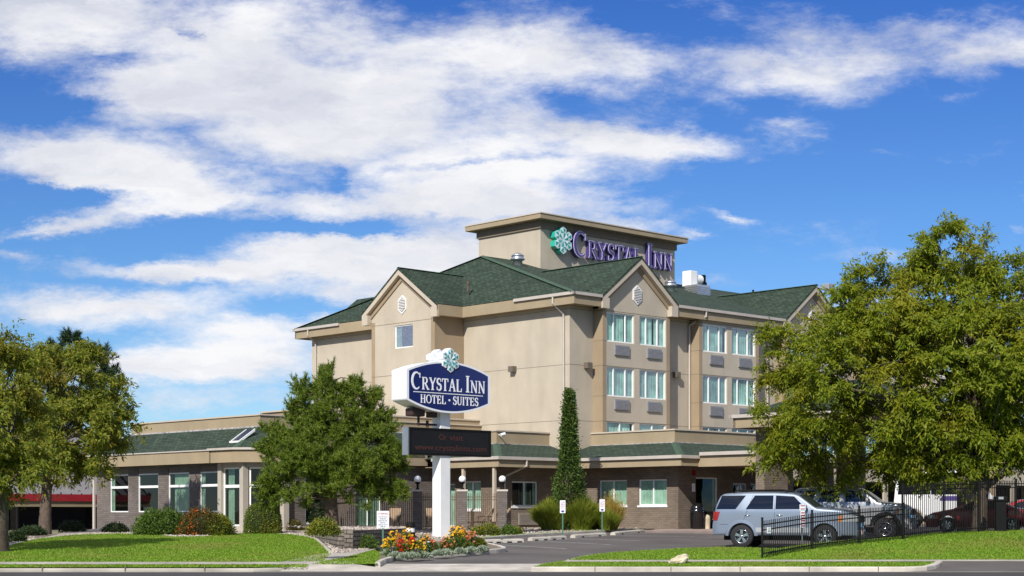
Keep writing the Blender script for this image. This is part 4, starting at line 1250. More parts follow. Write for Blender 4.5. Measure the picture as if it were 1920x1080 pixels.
def layout(text, H_, h_, gap=.06, space=.55):
    x = 0; out = []
    big = True
    for ch in text:
        if ch == ' ': x += space * h_; big = True; continue
        s = H_ if big else h_
        out.append((ch, x, s)); x += (GL[ch][0] + gap) * s
        big = False
    return out, x - gap * h_

def star(name, mbf, org, R_, U_, Nn, r, depth, mats, parent):
    """faceted six point crystal: thick body with triangle facets"""
    def P(a, rr, d): return org + R_ * (rr * math.cos(a)) + U_ * (rr * math.sin(a)) + Nn * d
    A = [math.radians(90 + 60 * k) for k in range(6)]
    out = []
    for a in A:
        out += [P(a - math.radians(21), r * .86, 0), P(a, r, 0), P(a + math.radians(21), r * .86, 0), P(a + math.radians(30), r * .60, 0)]
    mb = MB()
    nn = (out[1] - out[0]).cross(out[2] - out[1])
    mb.prism(out if nn.dot(Nn) > 0 else out[::-1], Nn * depth, 1, 0)
    for i, a in enumerate(A):
        for sg in (-1, 1):
            c = P(a, r * .05, depth + .012); m1 = P(a, r * .50, depth + .03); nt = P(a + sg * math.radians(27), r * .54, depth + .008)
            sh = P(a + sg * math.radians(19), r * .80, depth + .008); tip = P(a, r * .93, depth + .008)
            for q, k in (((c, m1, nt), 2 if sg < 0 else 3), ((m1, sh, nt), 3 if sg < 0 else 2), ((m1, tip, sh), 2 if sg < 0 else 3)):
                g = (q[0] + q[1] + q[2]) / 3
                q = [g + (p - g) * .90 for p in q]
                n2 = (q[1] - q[0]).cross(q[2] - q[0])
                mb.add(q if n2.dot(Nn) > 0 else q[::-1], [(0, 1, 2)], k)
    return mb.build(name, mats, parent)

# ---- channel letters on the tower
tsign = thing('roof_sign', 'purple serif channel letters and green crystal emblem across the rooftop tower', 'sign', L2W(6.3, 8.5, 16.65), ANG)
R_, U_, Nn = Vector((1, 0, 0)), Vector((0, 0, 1)), Vector((0, -1, 0))
lay, tot = layout('CRYSTAL INN', 1.42, 1.0, .06, .5)
sx = 8.75 / tot
for ch, x, s in lay:
    mb = MB()
    og = Vector((2.42 + x * sx, 0, 0))
    glyph(mb, ch, og, R_, U_, Nn, s, sx, .02, .30, 0, .035)
    glyph(mb, ch, og, R_, U_, Nn, s, sx, .28, .325, 1, .035)
    glyph(mb, ch, og, R_, U_, Nn, s, sx, .31, .34, 0, -.018)
    mb.build('letter', [M['purple'], M['lavender']], tsign)
star('crystal_emblem', None, Vector((1.45, -.05, .76)), R_, U_, Nn, .80, .36, [M['ice'], M['teal_green'], M['teal'], M['ice']], tsign)

# ---- pylon sign
sb = Vector((-4.2, 66.0))
pyl = thing('pylon_sign', 'tall roadside sign with navy barrel panel above black message board on white pole', 'sign', (sb.x, sb.y, 0), ANG)
# local: x along face (0..4.54), y depth (0..1.04), z up
CZ = 6.84
def barrel(x0, x1, cz, he, hc, n=20):
    L_ = x1 - x0
    top = [(x0 + L_ * i / n, cz + he + (hc - he) * (1 - (2 * i / n - 1) ** 2)) for i in range(n + 1)]
    botm = [(x1 - L_ * i / n, cz - he - (hc - he) * (1 - (2 * i / n - 1) ** 2)) for i in range(n + 1)]
    return top + botm
mb = MB()
op = barrel(0, 4.54, CZ, .60, 1.05)
mb.prism([(x, 0.0, z) for x, z in op][::-1], (0, .92, 0), 0)
bdy = mb.build('cabinet', M['signwhite'], pyl)
mbm = bdy.modifiers.new('bevel', 'BEVEL'); mbm.width = .07; mbm.segments = 3; mbm.angle_limit = math.radians(50)
mb = MB(); ip = barrel(.13, 4.41, CZ, .56, .97); mb.prism([(x, -.004, z) for x, z in ip][::-1], (0, -.012, 0) if False else (0, .006, 0), 0)
fcp = mb.build('face_panel', M['signblue'], pyl)
mb = MB(); mb.prism([(x, .916, z) for x, z in ip], (0, .010, 0), 0); mb.build('face_panel', M['signblue'], pyl)
Ns = Vector((0, -1, 0))
def sign_text(text, x0, x1, z, Hh, hh, gap, space, name='lettering'):
    lay, tot = layout(text, Hh, hh, gap, space); s = (x1 - x0) / tot
    mb = MB()
    for ch, x, q in lay: glyph(mb, ch, Vector((x0 + x * s, 0, z)), R_, U_, Ns, q, s, .004, .016, 0, .008)
    return mb, s
mb, _ = sign_text('CRYSTAL INN', .26, 4.26, CZ - .16, .68, .50, .05, .45); mb.build('lettering', M['letter_white'], fcp)
mb = MB(); mb.box(.36, 4.12, -.018, -.004, CZ - .285, CZ - .255); mb.build('rule_line', M['letter_white'], fcp)
mb, _ = sign_text('HOTEL', .72, 2.08, CZ - .70, .34, .34, .07, .4); mb2, _ = sign_text('SUITES', 2.46, 3.86, CZ - .70, .34, .34, .07, .4)
mb.build('lettering', M['letter_white'], fcp); mb2.build('lettering', M['letter_white'], fcp)
mb = MB(); mb.prism([(2.27 + .045 * math.cos(a), -.004, CZ - .53 + .045 * math.sin(a)) for a in np.linspace(2 * math.pi, 0, 12)[:-1]], (0, -.013, 0)); mb.build('dot', M['letter_white'], fcp)
star('crystal_emblem', None, Vector((2.3, .30, CZ + 1.10)), R_, U_, Ns, .50, .36, [M['signwhite'], M['signwhite'], M['teal'], M['ice']], pyl)
star('crystal_emblem', None, Vector((2.3, .62, CZ + 1.10)), R_, U_, -Ns, .50, .36, [M['signwhite'], M['signwhite'], M['teal'], M['ice']], pyl)
mb = MB(); mb.bbox(2.08, 2.62, .33, .84, .3, 6.0, .02); mb.box(1.85, 2.73, .15, .97, .3, .72); mb.build('pole', M['white'], pyl)
mb = MB(); mb.bbox(.34, 4.86, .30, .64, 4.06, 5.17, .02, 0); mb.box(.32, .38, .29, .65, 4.05, 5.18, 1); lb_ = mb.build('message_board', [M['led'], M['galv']], pyl)
mb = MB(); mb.box(.39, 4.85, .27, .31, 5.09, 5.165); mb.box(.39, 4.85, .27, .31, 4.065, 4.14); mb.box(.39, .46, .27, .31, 4.14, 5.09); mb.box(4.78, 4.85, .27, .31, 4.14, 5.09); mb.build('board_frame', M['black'], pyl)
def font_text(txt, size, mname, material, parent, loc, width=None, rot=(math.pi / 2, 0, 0), depth=.003, align='CENTER'):
    cu = bpy.data.curves.new('lettering', 'FONT'); cu.body = txt; cu.size = size; cu.extrude = depth; cu.align_x = align
    tmp = bpy.data.objects.new('tmp', cu); COL.objects.link(tmp)
    dg = bpy.context.evaluated_depsgraph_get(); dg.update()
    me = bpy.data.meshes.new_from_object(tmp.evaluated_get(dg))
    bpy.data.objects.remove(tmp); me.name = mname
    me.materials.clear(); me.materials.append(material)
    o = bpy.data.objects.new(mname, me); COL.objects.link(o); o.parent = parent; o.location = loc; o.rotation_euler = rot
    if width:
        xs = [v.co.x for v in me.vertices]; w = max(xs) - min(xs)
        o.scale = (width / w, 1, 1)
    return o
font_text('Or', .34, 'led_text', M['led_text'], lb_, (2.18, .294, 4.70), .40)
font_text('visit', .34, 'led_text', M['led_text'], lb_, (2.92, .294, 4.70), .74)
font_text('www.crystalinns.com', .34, 'led_text', M['led_text'], lb_, (2.65, .294, 4.27), 3.9)
mb = MB(); mb.tube([(2.02, .5, 5.32), (1.0, .5, 5.32)], .045, 8); mb.tube([(1.05, .5, 5.25), (1.05, .5, 5.75)], .05, 8); mb.bbox(.55, 1.25, .3, .75, 5.62, 5.95, .06); mb.bbox(1.6, 1.9, .3, .7, 5.6, 5.9, .05); mb.tube([(1.52, .5, 5.2), (1.52, .5, 5.48)], .06, 8)
mb.build('floodlight_bracket', mat('dark maroon bracket', (.045, .022, .02), .6, .1, 5), pyl)

# ------------------------------------------------------------------ small signs and posts
def plate_sign(name, label, px, py_base, hf, w, h, ztop, rows, matpost, group=None, rz=0.0, badge=False):
    g = G(px, py_base, hf)
    t = thing(name, label, 'sign', g, rz, group)
    mb = MB(); mb.box(-.03, .03, -.02, .02, -.2, ztop - .05); mb.build('post', matpost, t)
    mb = MB(); mb.bbox(-w / 2, w / 2, -.045, -.025, ztop - h, ztop, .008); pl = mb.build('plate', M['signwhite'], t)
    mb = MB()
    for (x0, x1, z0, z1, k) in rows: mb.box(-w / 2 + w * x0, -w / 2 + w * x1, -.052, -.044, ztop - h + h * z0, ztop - h + h * z1, k)
    mb.build('print', [M['signred'], M['signpurple'], M['black']], pl)
    return t, pl, ztop
def words(rows, n, z0, dz, k, seed):
    r = random.Random(seed)
    for i in range(n):
        x = .12
        while x < .84:
            w = r.uniform(.06, .15); rows.append((x, min(.88, x + w), z0 - i * dz, z0 - i * dz + dz * .5, k)); x += w + .035
    return rows
t, pl, zt = plate_sign('notice_sign', 'white notice sign with red heading on a green post behind the flower bed', 718, 1030, LH, .42, .60, 1.32, [], M['greenpost'])
font_text('NO TRESPASSING', .075, 'print', M['signred'], pl, (0, -.052, zt - .12), .36)
for i, s in enumerate(['VIOLATORS WILL BE', 'PROSECUTED', 'PARKING FOR HOTEL', 'GUESTS ONLY', 'VEHICLES MAY BE', 'TOWED AWAY']):
    font_text(s, .05, 'print', M['black'], pl, (0, -.052, zt - .22 - i * .068), .32 if len(s) > 12 else .2)
for px, py, lab in ((1055, 1001, 'narrow white and purple parking sign in front of the green grass mound'), (1129, 996, 'narrow white and purple parking sign in front of the golden grass clump')):
    t, pl, zt = plate_sign('parking_sign', lab, px, py, LH, .24, .55, 1.45, [], M['greenpost'], 'parking signs along the planting bed')
    for i, s in enumerate(['15 MIN', 'CHECK IN', 'PARKING', 'ONLY']): font_text(s, .075, 'print', M['signpurple'] if i % 2 else M['signred'], pl, (0, -.052, zt - .10 - i * .085), .18)
    mb = MB(); mb.prism([(.075 * math.cos(a), -.045, zt - .47 + .045 * math.sin(a)) for a in np.linspace(2 * math.pi, 0, 14)[:-1]], (0, -.008, 0)); mb.build('badge', M['signpurple'], pl)

# bollard light in the flower bed
g = G(770, 1019, LH)
t = thing('bollard_light', 'black cylindrical bollard light with pale lens band standing in the flower bed', 'bollard', g)
mb = MB(); mb.lathe([(.17, -.2), (.17, .42)], n=20); mb.build('post', M['black'], t)
mb = MB(); mb.lathe([(.155, .42), (.155, .58)], n=20); mb.build('lens', M['signwhite'], t)
mb = MB(); mb.lathe([(.17, .58), (.17, .76), (.15, .79), (0, .80)], n=20); mb.build('cap', M['black'], t)

# pillars with globe lamps, brown fence between them
PZ = .92
pil_px = [(942, 76.6, 'right hand'), (867, 76.8, 'middle'), (783, 77.0, 'left hand')]
pil = []
for px, Y, wd in pil_px:
    X = (px - 960) / F * Y; pil.append((X, Y))
    t = thing('brick_pillar', {'right hand': 'brick pillar with white globe lamp beside the porch corner downspout', 'middle': 'brick pillar with white globe lamp just right of the sign pole', 'left hand': 'brick pillar with white globe lamp beside the pine and bollard light'}[wd], 'pillar', (X, Y, PZ), 0, 'brick pillars with globe lamps along the patio fence')
    mb = MB(); mb.box(-.22, .22, -.22, .22, -.4, 1.80); mb.build('shaft', M['brick_grey'], t)
    mb = MB(); mb.bbox(-.26, .26, -.26, .26, 1.80, 1.89, .015); mb.build('cap', M['concrete_pale'], t)
    mb = MB(); mb.lathe([(.10, 1.89), (.10, 1.93), (.05, 1.97), (.05, 2.13), (.12, 2.20), (.13, 2.24)], n=14); lm = mb.build('lamp_base', M['black'], t)
    mb = MB(); mb.sphere((0, 0, 2.37), .165, 20, 14); mb.build('globe', M['signwhite'], t)
pil.append(((640 - 960) / F * 77.4, 77.4))
def bar_fence(name, label, pts, h, post_h, mt, sp, pr, rails, group=None, base=None, post_s=.06, bar=.018, panel_label=None):
    """fence thing with a panel (bars as slats, rails) per bay and posts"""
    a0 = pts[0]
    t = thing(name, label, 'fence', (a0[0], a0[1], base(a0[0], a0[1]) if base else PZ), 0, group)
    oz = t.location.z
    for i, (x, y) in enumerate(pts):
        z = (base(x, y) if base else PZ) - oz
        mb = MB(); s = post_s / 2; mb.box(x - a0[0] - s, x - a0[0] + s, y - a0[1] - s, y - a0[1] + s, z - .15, z + post_h); mb.box(x - a0[0] - s * 1.2, x - a0[0] + s * 1.2, y - a0[1] - s * 1.2, y - a0[1] + s * 1.2, z + post_h, z + post_h + .03)
        mb.build('post', mt, t)
    for i in range(len(pts) - 1):
        p, q = Vector(pts[i]), Vector(pts[i + 1]); L_ = (q - p).length; d = (q - p) / L_
        zp = (base(*p) if base else PZ) - oz; zq = (base(*q) if base else PZ) - oz
        mb = MB(); n = max(2, int(L_ / sp))
        for k in range(1, n):
            f = k / n; c = p + (q - p) * f; z = zp + (zq - zp) * f; x, y = c.x - a0[0], c.y - a0[1]
            mb.box(x - bar / 2, x + bar / 2, y - bar / 2, y + bar / 2, z + .07, z + h)
        for r in rails:
            nn = Vector((-d.y, d.x)) * .016
            A, B = p - Vector(a0), q - Vector(a0)
            za, zb = zp + r, zq + r
            mb.prism([(A.x - nn.x, A.y - nn.y, za - .018), (B.x - nn.x, B.y - nn.y, zb - .018), (B.x + nn.x, B.y + nn.y, zb - .018), (A.x + nn.x, A.y + nn.y, za - .018)], (0, 0, .036))
        mb.build('panel', mt, t)
    return t
bar_fence('patio_fence', 'brown metal bar fence running between the globe lamp pillars round the patio', [(x, y + .05) for x, y in pil[::-1]], 1.72, 1.74, M['brown_metal'], .095, 0, (.16, 1.42, 1.55), base=lambda x, y: PZ, bar=.03)
lowF = [(FX[i], FY[i]) for i in range(4)]
fb = lambda x, y: LH(x, y)
lowpts = [(7.78, 51.55), (9.68, 53.5), (11.62, 55.5), (13.57, 57.5)]
tall = [(13.57, 57.62), (15.36, 59.0), (17.04, 60.5), (18.85, 62.0), (21.5, 62.6), (24.5, 63.0), (28, 63.3)]
lf = bar_fence('low_fence', 'lower black metal picket fence stepping up the lawn in front of the silver cars', lowpts, 1.17, 1.25, M['black'], .098, 0, (.15, .88, 1.04), base=fb, post_s=.06, bar=.023)
bar_fence('tall_fence', 'taller black metal picket fence beside the big tree trunk at the right edge', tall, 1.88, 1.92, M['black'], .105, 0, (.16, 1.62, 1.76), base=fb, post_s=.065, bar=.024)
# small notice on the low fence
t = thing('fence_notice', 'small square white notice hung on the end of the low black fence', 'sign', (7.98, 51.62, LH(7.98, 51.7) + .78), math.radians(44))
mb = MB(); mb.box(-.09, .09, -.03, -.015, .0, .19); pl = mb.build('plate', M['signwhite'], t)
for i, s in enumerate(['NO', 'PARKING']): font_text(s, .05, 'print', M['greenpost'], pl, (0, -.032, .12 - i * .07), .05 if i == 0 else .13)
# white and red sign post behind the fence, in front of the first car
t = thing('striped_sign', 'slim white and red sign on a post between low fence and silver wagon', 'sign', (10.02, 57.2, LH(10.02, 57.2)), math.radians(25))
mb = MB(); mb.box(-.025, .025, 0, .04, -.1, 1.45); mb.build('post', M['galv'], t)
mb = MB(); mb.box(-.12, .12, -.02, 0, 1.27, 1.48); mb.box(-.085, .085, -.02, 0, .68, 1.26); pl = mb.build('plate', M['signwhite'], t)
mb = MB()
for k in range(6): mb.box(-.07, .07, -.026, -.019, .72 + k * .09, .76 + k * .09)
mb.box(-.09, .09, -.026, -.019, 1.42, 1.45); mb.box(-.09, .09, -.026, -.019, 1.31, 1.34); mb.build('print', M['signred'], pl)
# dark post box near the trunk
t = thing('entry_keypad', 'black square access post standing between tree trunk and bright red car', 'post', (18.02, 61.2, LH(18.0, 61.2)))
mb = MB(); mb.bbox(-.19, .19, -.15, .15, -.1, 1.12, .02); mb.bbox(-.21, .21, -.18, .18, 1.12, 1.30, .02); mb.build('housing', M['black'], t)
mb = MB(); mb.box(-.12, .06, -.21, -.2, 1.19, 1.28); mb.build('screen', M['greymetal'], t)

# ---- wheel stops
def wheel_stop(px0, py0, px1, py1, lab):
    a, b = G(px0, py0, H), G(px1, py1, H); d = b - a; L_ = Vector((d.x, d.y)).length
    t = thing('wheel_stop', lab, 'wheel stop', (a + b) / 2, math.atan2(d.y, d.x), 'concrete wheel stops at the head of the parking bays')
    sl = (b.z - a.z) / L_
    mb = MB(); n = 8
    prof = [(-.13, -.02), (-.11, .10), (-.06, .145), (.06, .145), (.11, .10), (.13, -.02)]
    v = []
    for i in range(n + 1):
        x = -L_ / 2 + L_ * i / n; e = 1 if 0 < i < n else .9
        v += [(x, y, z * e + sl * x) for y, z in prof]
    f = [(i * 6 + j, i * 6 + j + 1, (i + 1) * 6 + j + 1, (i + 1) * 6 + j) for i in range(n) for j in range(5)]
    f = [q[::-1] for q in f]
    mb.add(v, f); mb.add(v, [(0, 1, 2, 3, 4, 5), tuple(range(n * 6 + 5, n * 6 - 1, -1))])
    mb.build('block', M['concrete_pale'], t)
    mb = MB()
    for x in (-L_ * .27, L_ * .27): mb.box(x - .11, x + .11, -.135, -.1, -.01 + sl * x, .045 + sl * x)
    mb.build('drain_slot', M['black'], t)
for q in ((909, 1018.5, 938, 1017.5, 'short pale wheel stop nearest the tip of the flower bed'), (944, 1017.5, 979, 1016.5, 'pale wheel stop right of the flower bed tip, left of the next pair'), (994, 1014, 1026, 1012.5, 'pale wheel stop left of the narrow sign by the green grass mound'),
          (1027, 1012.4, 1058, 1010.5, 'pale wheel stop directly below the sign by the green grass mound'), (1074, 1008.5, 1133, 1004.5, 'long pale wheel stop in front of the sign by the golden grass'), (1149, 1003.5, 1205, 998, 'pale wheel stop nearest the entrance pavement and trash can')):
    wheel_stop(*q)

# ---- entrance furniture
t = thing('trash_can', 'glossy black trash can with domed lid against the entrance wall', 'trash can', L2W(.75, -7.75, H(8, 78) + .12))
mb = MB(); mb.lathe([(.25, 0), (.29, .02), (.31, .78), (.36, .92), (.34, .93), (.30, .9)], n=20)
for k in range(20):
    a = 2 * math.pi * k / 20; mb.tube([(.30 * math.cos(a), .30 * math.sin(a), .04), (.325 * math.cos(a), .325 * math.sin(a), .80)], .014, 4)
mb.build('bin_body', M['black_gloss'], t)
mb = MB(); mb.lathe([(.31, .90), (.31, .98), (.28, 1.10), (.19, 1.21), (.07, 1.26), (0, 1.265)], n=20); mb.build('dome_lid', M['black_gloss'], t)
t = thing('ash_urn', 'rounded stone ash urn squeezed between trash can and bench', 'urn', L2W(1.35, -7.85, H(8, 78) + .12))
mb = MB(); mb.lathe([(.16, 0), (.17, .5), (.165, .58), (.12, .66), (.05, .69), (0, .69)], n=16); mb.build('urn_body', M['limestone'], t)
t = thing('bench', 'dark slatted bench under the porch beside the trash can', 'bench', L2W(2.6, -7.7, H(8, 78) + .12), ANG)
for x in (-.75, .75):
    mb = MB(); mb.box(x - .03, x + .03, -.25, .22, 0, .42); mb.box(x - .03, x + .03, .16, .22, .42, .85); mb.build('leg', M['black'], t)
mb = MB(); [mb.box(-.8, .8, -.27 + k * .11, -.18 + k * .11, .42, .45) for k in range(4)]; mb.build('seat', M['black'], t)
mb = MB(); [mb.box(-.8, .8, .18, .21, .50 + k * .09, .57 + k * .09) for k in range(4)]; mb.build('backrest', M['black'], t)
# two wheelchair-blue door stickers are left as white decals on the glass
t = thing('door_decals', 'white decals on the dark entrance glass beyond the bench', 'decal', L2W(4.6, -7.19, 2.95), ANG)
mb = MB(); 
for x, w, h in ((-.12, .13, .16), (.10, .07, .26), (1.15, .16, .14), (1.3, .05, .28)): mb.prism([(x - w, -.03, -.22), (x + w, -.03, -.2), (x + w * .7, -.03, h * .3), (x + w * .1, -.03, h), (x - w * .5, -.03, h * .5)], (0, -.01, 0))
mb.build('decal', M['signwhite'], t)

# ---- patio chairs
def patio_chair(x, y, rz, lab):
    t = thing('patio_lounger', lab, 'chair', (x, y, PZ), rz, 'sling loungers on the patio behind the bar fence')
    mb = MB()
    for s in (-.3, .3):
        mb.tube([(-.8, s, .36), (.25, s, .40), (.75, s, 1.05)], .022, 6); mb.tube([(.0, s, .62), (.45, s, .66)], .02, 6); mb.tube([(0, s, .62), (.05, s, .39)], .02, 6)
    mb.build('frame', M['brown_metal'], t)
    for x_ in (-.7, .3):
        for s in (-.3, .3):
            mb = MB(); mb.tube([(x_, s, .37), (x_ * 1.08, s, 0)], .02, 6); mb.build('leg', M['brown_metal'], t)
    mb = MB(); mb.quad((-.8, -.29, .365), (.25, -.29, .405), (.25, .29, .405), (-.8, .29, .365)); mb.build('seat', mat('tan sling', (.36, .25, .16), .8, .1, 8), t)
    mb = MB(); mb.quad((.25, -.29, .405), (.75, -.29, 1.05), (.75, .29, 1.05), (.25, .29, .405)); mb.build('backrest', bpy.data.materials['tan sling'], t)
for (px, Y, rz, lab) in ((895, 79.2, .15, 'tan sling lounger leaning right, leftmost of three between two pillars'), (912, 79.4, .25, 'tan sling lounger in the middle of three between two pillars'), (928, 79.0, .2, 'tan sling lounger nearest the right hand pillar'),
                         (812, 79.6, 1.7, 'tan sling lounger facing the road behind the sign pole'), (735, 79.8, 1.4, 'dark sling lounger in shade behind the notice sign')):
    patio_chair((px - 960) / F * Y, Y, rz, lab)

# ---- rock on the verge
t = thing('rock', 'rough pale limestone rock lying on the grass verge by the sidewalk', 'rock', G(1274, 1057, LH))
bm = bmesh.new(); bmesh.ops.create_icosphere(bm, subdivisions=4, radius=1)
r_ = random.Random(5)
from mathutils import noise as mnoise
for v in bm.verts:
    c = v.co.copy(); k = 1 + .28 * mnoise.noise(c * 1.6) + .14 * mnoise.noise(c * 4.3) + .06 * mnoise.noise(c * 10)
    v.co = Vector((c.x * .31 * k, c.y * .22 * k, c.z * .155 * k + .10 + .11 * c.x * .9))
mb = MB(); mb.add([v.co[:] for v in bm.verts], [[q.index for q in f.verts] for f in bm.faces], 0, False); bm.free()
mb.build('stone', M['limestone'], t)

# ---- retaining wall and raised bed by the pine
wall_px = [(590, 1008), (606, 1017), (632, 1029), (660, 1031), (690, 1028), (715, 1024), (745, 1017), (775, 1010)]
wp = [G(px, py, LH) for px, py in wall_px]
RW = 1.12
t = thing('retaining_wall', 'low curved retaining wall of grey brown blocks below the pine', 'wall', (wp[0].x, wp[0].y, 0))
mb = MB(); rs = resample(wp, 40)
for k in range(39):
    (x0, y0), (x1, y1) = rs[k], rs[k + 1]
    mb.quad((x0 - wp[0].x, y0 - wp[0].y, .1), (x1 - wp[0].x, y1 - wp[0].y, .1), (x1 - wp[0].x, y1 - wp[0].y + .06, RW), (x0 - wp[0].x, y0 - wp[0].y + .06, RW))
    mb.quad((x0 - wp[0].x, y0 - wp[0].y + .06, RW), (x1 - wp[0].x, y1 - wp[0].y + .06, RW), (x1 - wp[0].x, y1 - wp[0].y + .32, RW + .01), (x0 - wp[0].x, y0 - wp[0].y + .32, RW + .01))
mb.build('blocks', M['blockwall'], t)
strip('raised_bed', [(p[0], p[1] + .3) for p in rs], [(rs[0][0] - 1.2, 78.5), (-7.8, 79.0), (-5.2, 76.6)], 40, 8, lambda x, y: 1.06 + .08 * math.sin(x * 2.1 + y), 0, M['stone'])

# ---- neighbouring building with red band
nb = place_local('neighbour_building', 'low building at the left edge with pale ribbed roof and red band', 'building', -20, 23.7, 0)
mb = MB(); mb.box(-.5, 8.5, .3, 12, .2, 2.3); mb.build('wall', mat('neighbour wall', (.10, .085, .075), .85, .1, 1), nb)
mb = MB(); mb.quad((-.8, -.6, 2.75), (9, -.6, 2.75), (9, 6, 6.2), (-.8, 6, 6.2))
for k in range(16):
    x = -.8 + k * .62; mb.prism([(x, -.6, 2.75), (x + .06, -.6, 2.75), (x + .06, 6, 6.2), (x, 6, 6.2)], (0, -.03, .07), 0)
mb.build('roof', M['metalroof'], nb)
mb = MB(); mb.box(-.8, 9, -.66, -.56, 2.38, 2.76); mb.build('red_band', M['red_band'], nb)
mb = MB(); mb.box(-.8, 9, -.56, .3, 2.08, 2.38); mb.build('soffit_band', mat('khaki band', (.26, .21, .13), .8, .08, 1), nb)
for k in range(4):
    x = -.8 + k * 2.35
    fr_ = MB(); fr_.box(x, x + .12, .18, .3, .5, 2.1); w_ = fr_.build('window', M['black'], nb)
    MB().quad((x + .12, .24, .7), (x + 2.35, .24, .7), (x + 2.35, .24, 2.08), (x + .12, .24, 2.08)).build('pane', M['carglass'], w_)
mb = MB(); mb.tube([(7.4, .6, 3.2), (7.4, .6, 3.75)], .03, 6); mb.lathe([(.25, 0), (.22, .06), (0, .1)], (7.4, .6, 3.7), 10); mb.build('roof_vent', M['black'], nb)
# ------------------------------------------------------------------ vehicles
def carpaint(name, col, metal=.55, rough=.32):
    m, nt, b = nmat(name)
    b.inputs['Base Color'].default_value = (*col, 1); b.inputs['Metallic'].default_value = metal; b.inputs['Roughness'].default_value = rough
    b.inputs['Coat Weight'].default_value = .8; b.inputs['Coat Roughness'].default_value = .04
    return m
class Loft:
    def __init__(s, top, wid, bot, axles, arch_r, belt, roof, th, arch_z):
        s.top, s.wid, s.bot0, s.axles, s.ar, s.belt, s.roof, s.th, s.az = top, wid, bot, axles, arch_r, belt, roof, th, arch_z
        s.x0, s.x1 = top[0][0], top[-1][0]
        g = np.linspace(s.x0, s.x1, 500)
        z = np.interp(g, [p[0] for p in top], [p[1] for p in top])
        k = np.hanning(15); k /= k.sum()
        zs = np.convolve(np.pad(z, 7, mode='edge'), k, 'valid')
        s.g, s.zs = g, zs
        w = np.interp(g, [p[0] for p in wid], [p[1] for p in wid]); k = np.hanning(31); k /= k.sum()
        s.ws = np.convolve(np.pad(w, 15, mode='edge'), k, 'valid')
    def zt(s, x): return float(np.interp(x, s.g, s.zs))
    def w(s, x, z):
        w = float(np.interp(x, s.g, s.ws))
        if z > s.belt: w *= 1 - s.th * ((z - s.belt) / (s.roof - s.belt)) ** 1.15
        elif z < .62: w -= .05 * ((.62 - z) / .35) ** 2
        return w
    def bot(s, x):
        b = s.bot0
        for ax in s.axles:
            d = abs(x - ax)
            if d < s.ar: b = max(b, s.az + math.sqrt(s.ar ** 2 - d * d) * 1.0)
        return b
    def body(s, mb, mt=0):
        xs = list(np.linspace(s.x0, s.x1, 76))
        for ax in s.axles: xs += [ax + s.ar * math.cos(a) for a in np.linspace(0.02, math.pi - .02, 15)]
        xs = sorted(xs); nk, nc, ntp = 15, 4, 5
        rings = []
        for x in xs:
            b, t = s.bot(x), s.zt(x); b = min(b, t - .05); rc = min(.09, (t - b) * .3); half = []
            zz = t - rc
            for i in range(nk + 1):
                z = b + (zz - b) * i / nk; half.append((s.w(x, z), z))
            wt = s.w(x, zz)
            for i in range(1, nc + 1):
                a = math.pi / 2 * i / nc; half.append((wt - rc * (1 - math.cos(a)), zz + rc * math.sin(a) * .9))
            wr = wt - rc
            for i in range(1, ntp + 1):
                y = wr * (1 - i / ntp); half.append((y, zz + rc * .9 + .035 * (1 - (y / wr) ** 2)))
            ring = [(x, -y, z) for y, z in half] + [(x, y, z) for y, z in half[-2::-1]]
            rings.append(ring)
        n = len(rings[0]); v = [p for r in rings for p in r]; f = []
        for i in range(len(rings) - 1):
            for k in range(n): f.append((i * n + k, (i + 1) * n + k, (i + 1) * n + (k + 1) % n, i * n + (k + 1) % n))
        mb.add(v, f, mt, True)
        mb.add(v, [tuple(range(n))], mt); mb.add(v, [tuple(range((len(rings) - 1) * n + n - 1, (len(rings) - 1) * n - 1, -1))], mt)
    def patch(s, mb, c, side, off=.007, mt=0, nx=10, nz=6):
        """c: four (x,z) corners bl,br,tr,tl on the side surface"""
        v = []
        for j in range(nz + 1):
            for i in range(nx + 1):
                a, b = i / nx, j / nz
                x = (c[0][0] * (1 - a) + c[1][0] * a) * (1 - b) + (c[3][0] * (1 - a) + c[2][0] * a) * b
                z = (c[0][1] * (1 - a) + c[1][1] * a) * (1 - b) + (c[3][1] * (1 - a) + c[2][1] * a) * b
                v.append((x, side * (s.w(x, z) + off), z))
        f = [(j * (nx + 1) + i, j * (nx + 1) + i + 1, (j + 1) * (nx + 1) + i + 1, (j + 1) * (nx + 1) + i) for j in range(nz) for i in range(nx)]
        if side > 0: f = [q[::-1] for q in f]
        mb.add(v, f, mt, True)
    def toppatch(s, mb, xa, xb, m0, m1, off=.008, mt=0):
        v = []; nx, ny = 12, 10
        for i in range(nx + 1):
            x = xa + (xb - xa) * i / nx; z = s.zt(x); rc = .09; w = s.w(x, z - rc) - rc - (m0 + (m1 - m0) * i / nx)
            for j in range(ny + 1):
                y = -w + 2 * w * j / ny; wr = s.w(x, z - rc) - rc
                v.append((x, y, z - rc + rc * .9 + .035 * (1 - (y / wr) ** 2) + off))
        f = [(i * (ny + 1) + j, (i + 1) * (ny + 1) + j, (i + 1) * (ny + 1) + j + 1, i * (ny + 1) + j + 1) for i in range(nx) for j in range(ny)]
        mb.add(v, f, mt, True)

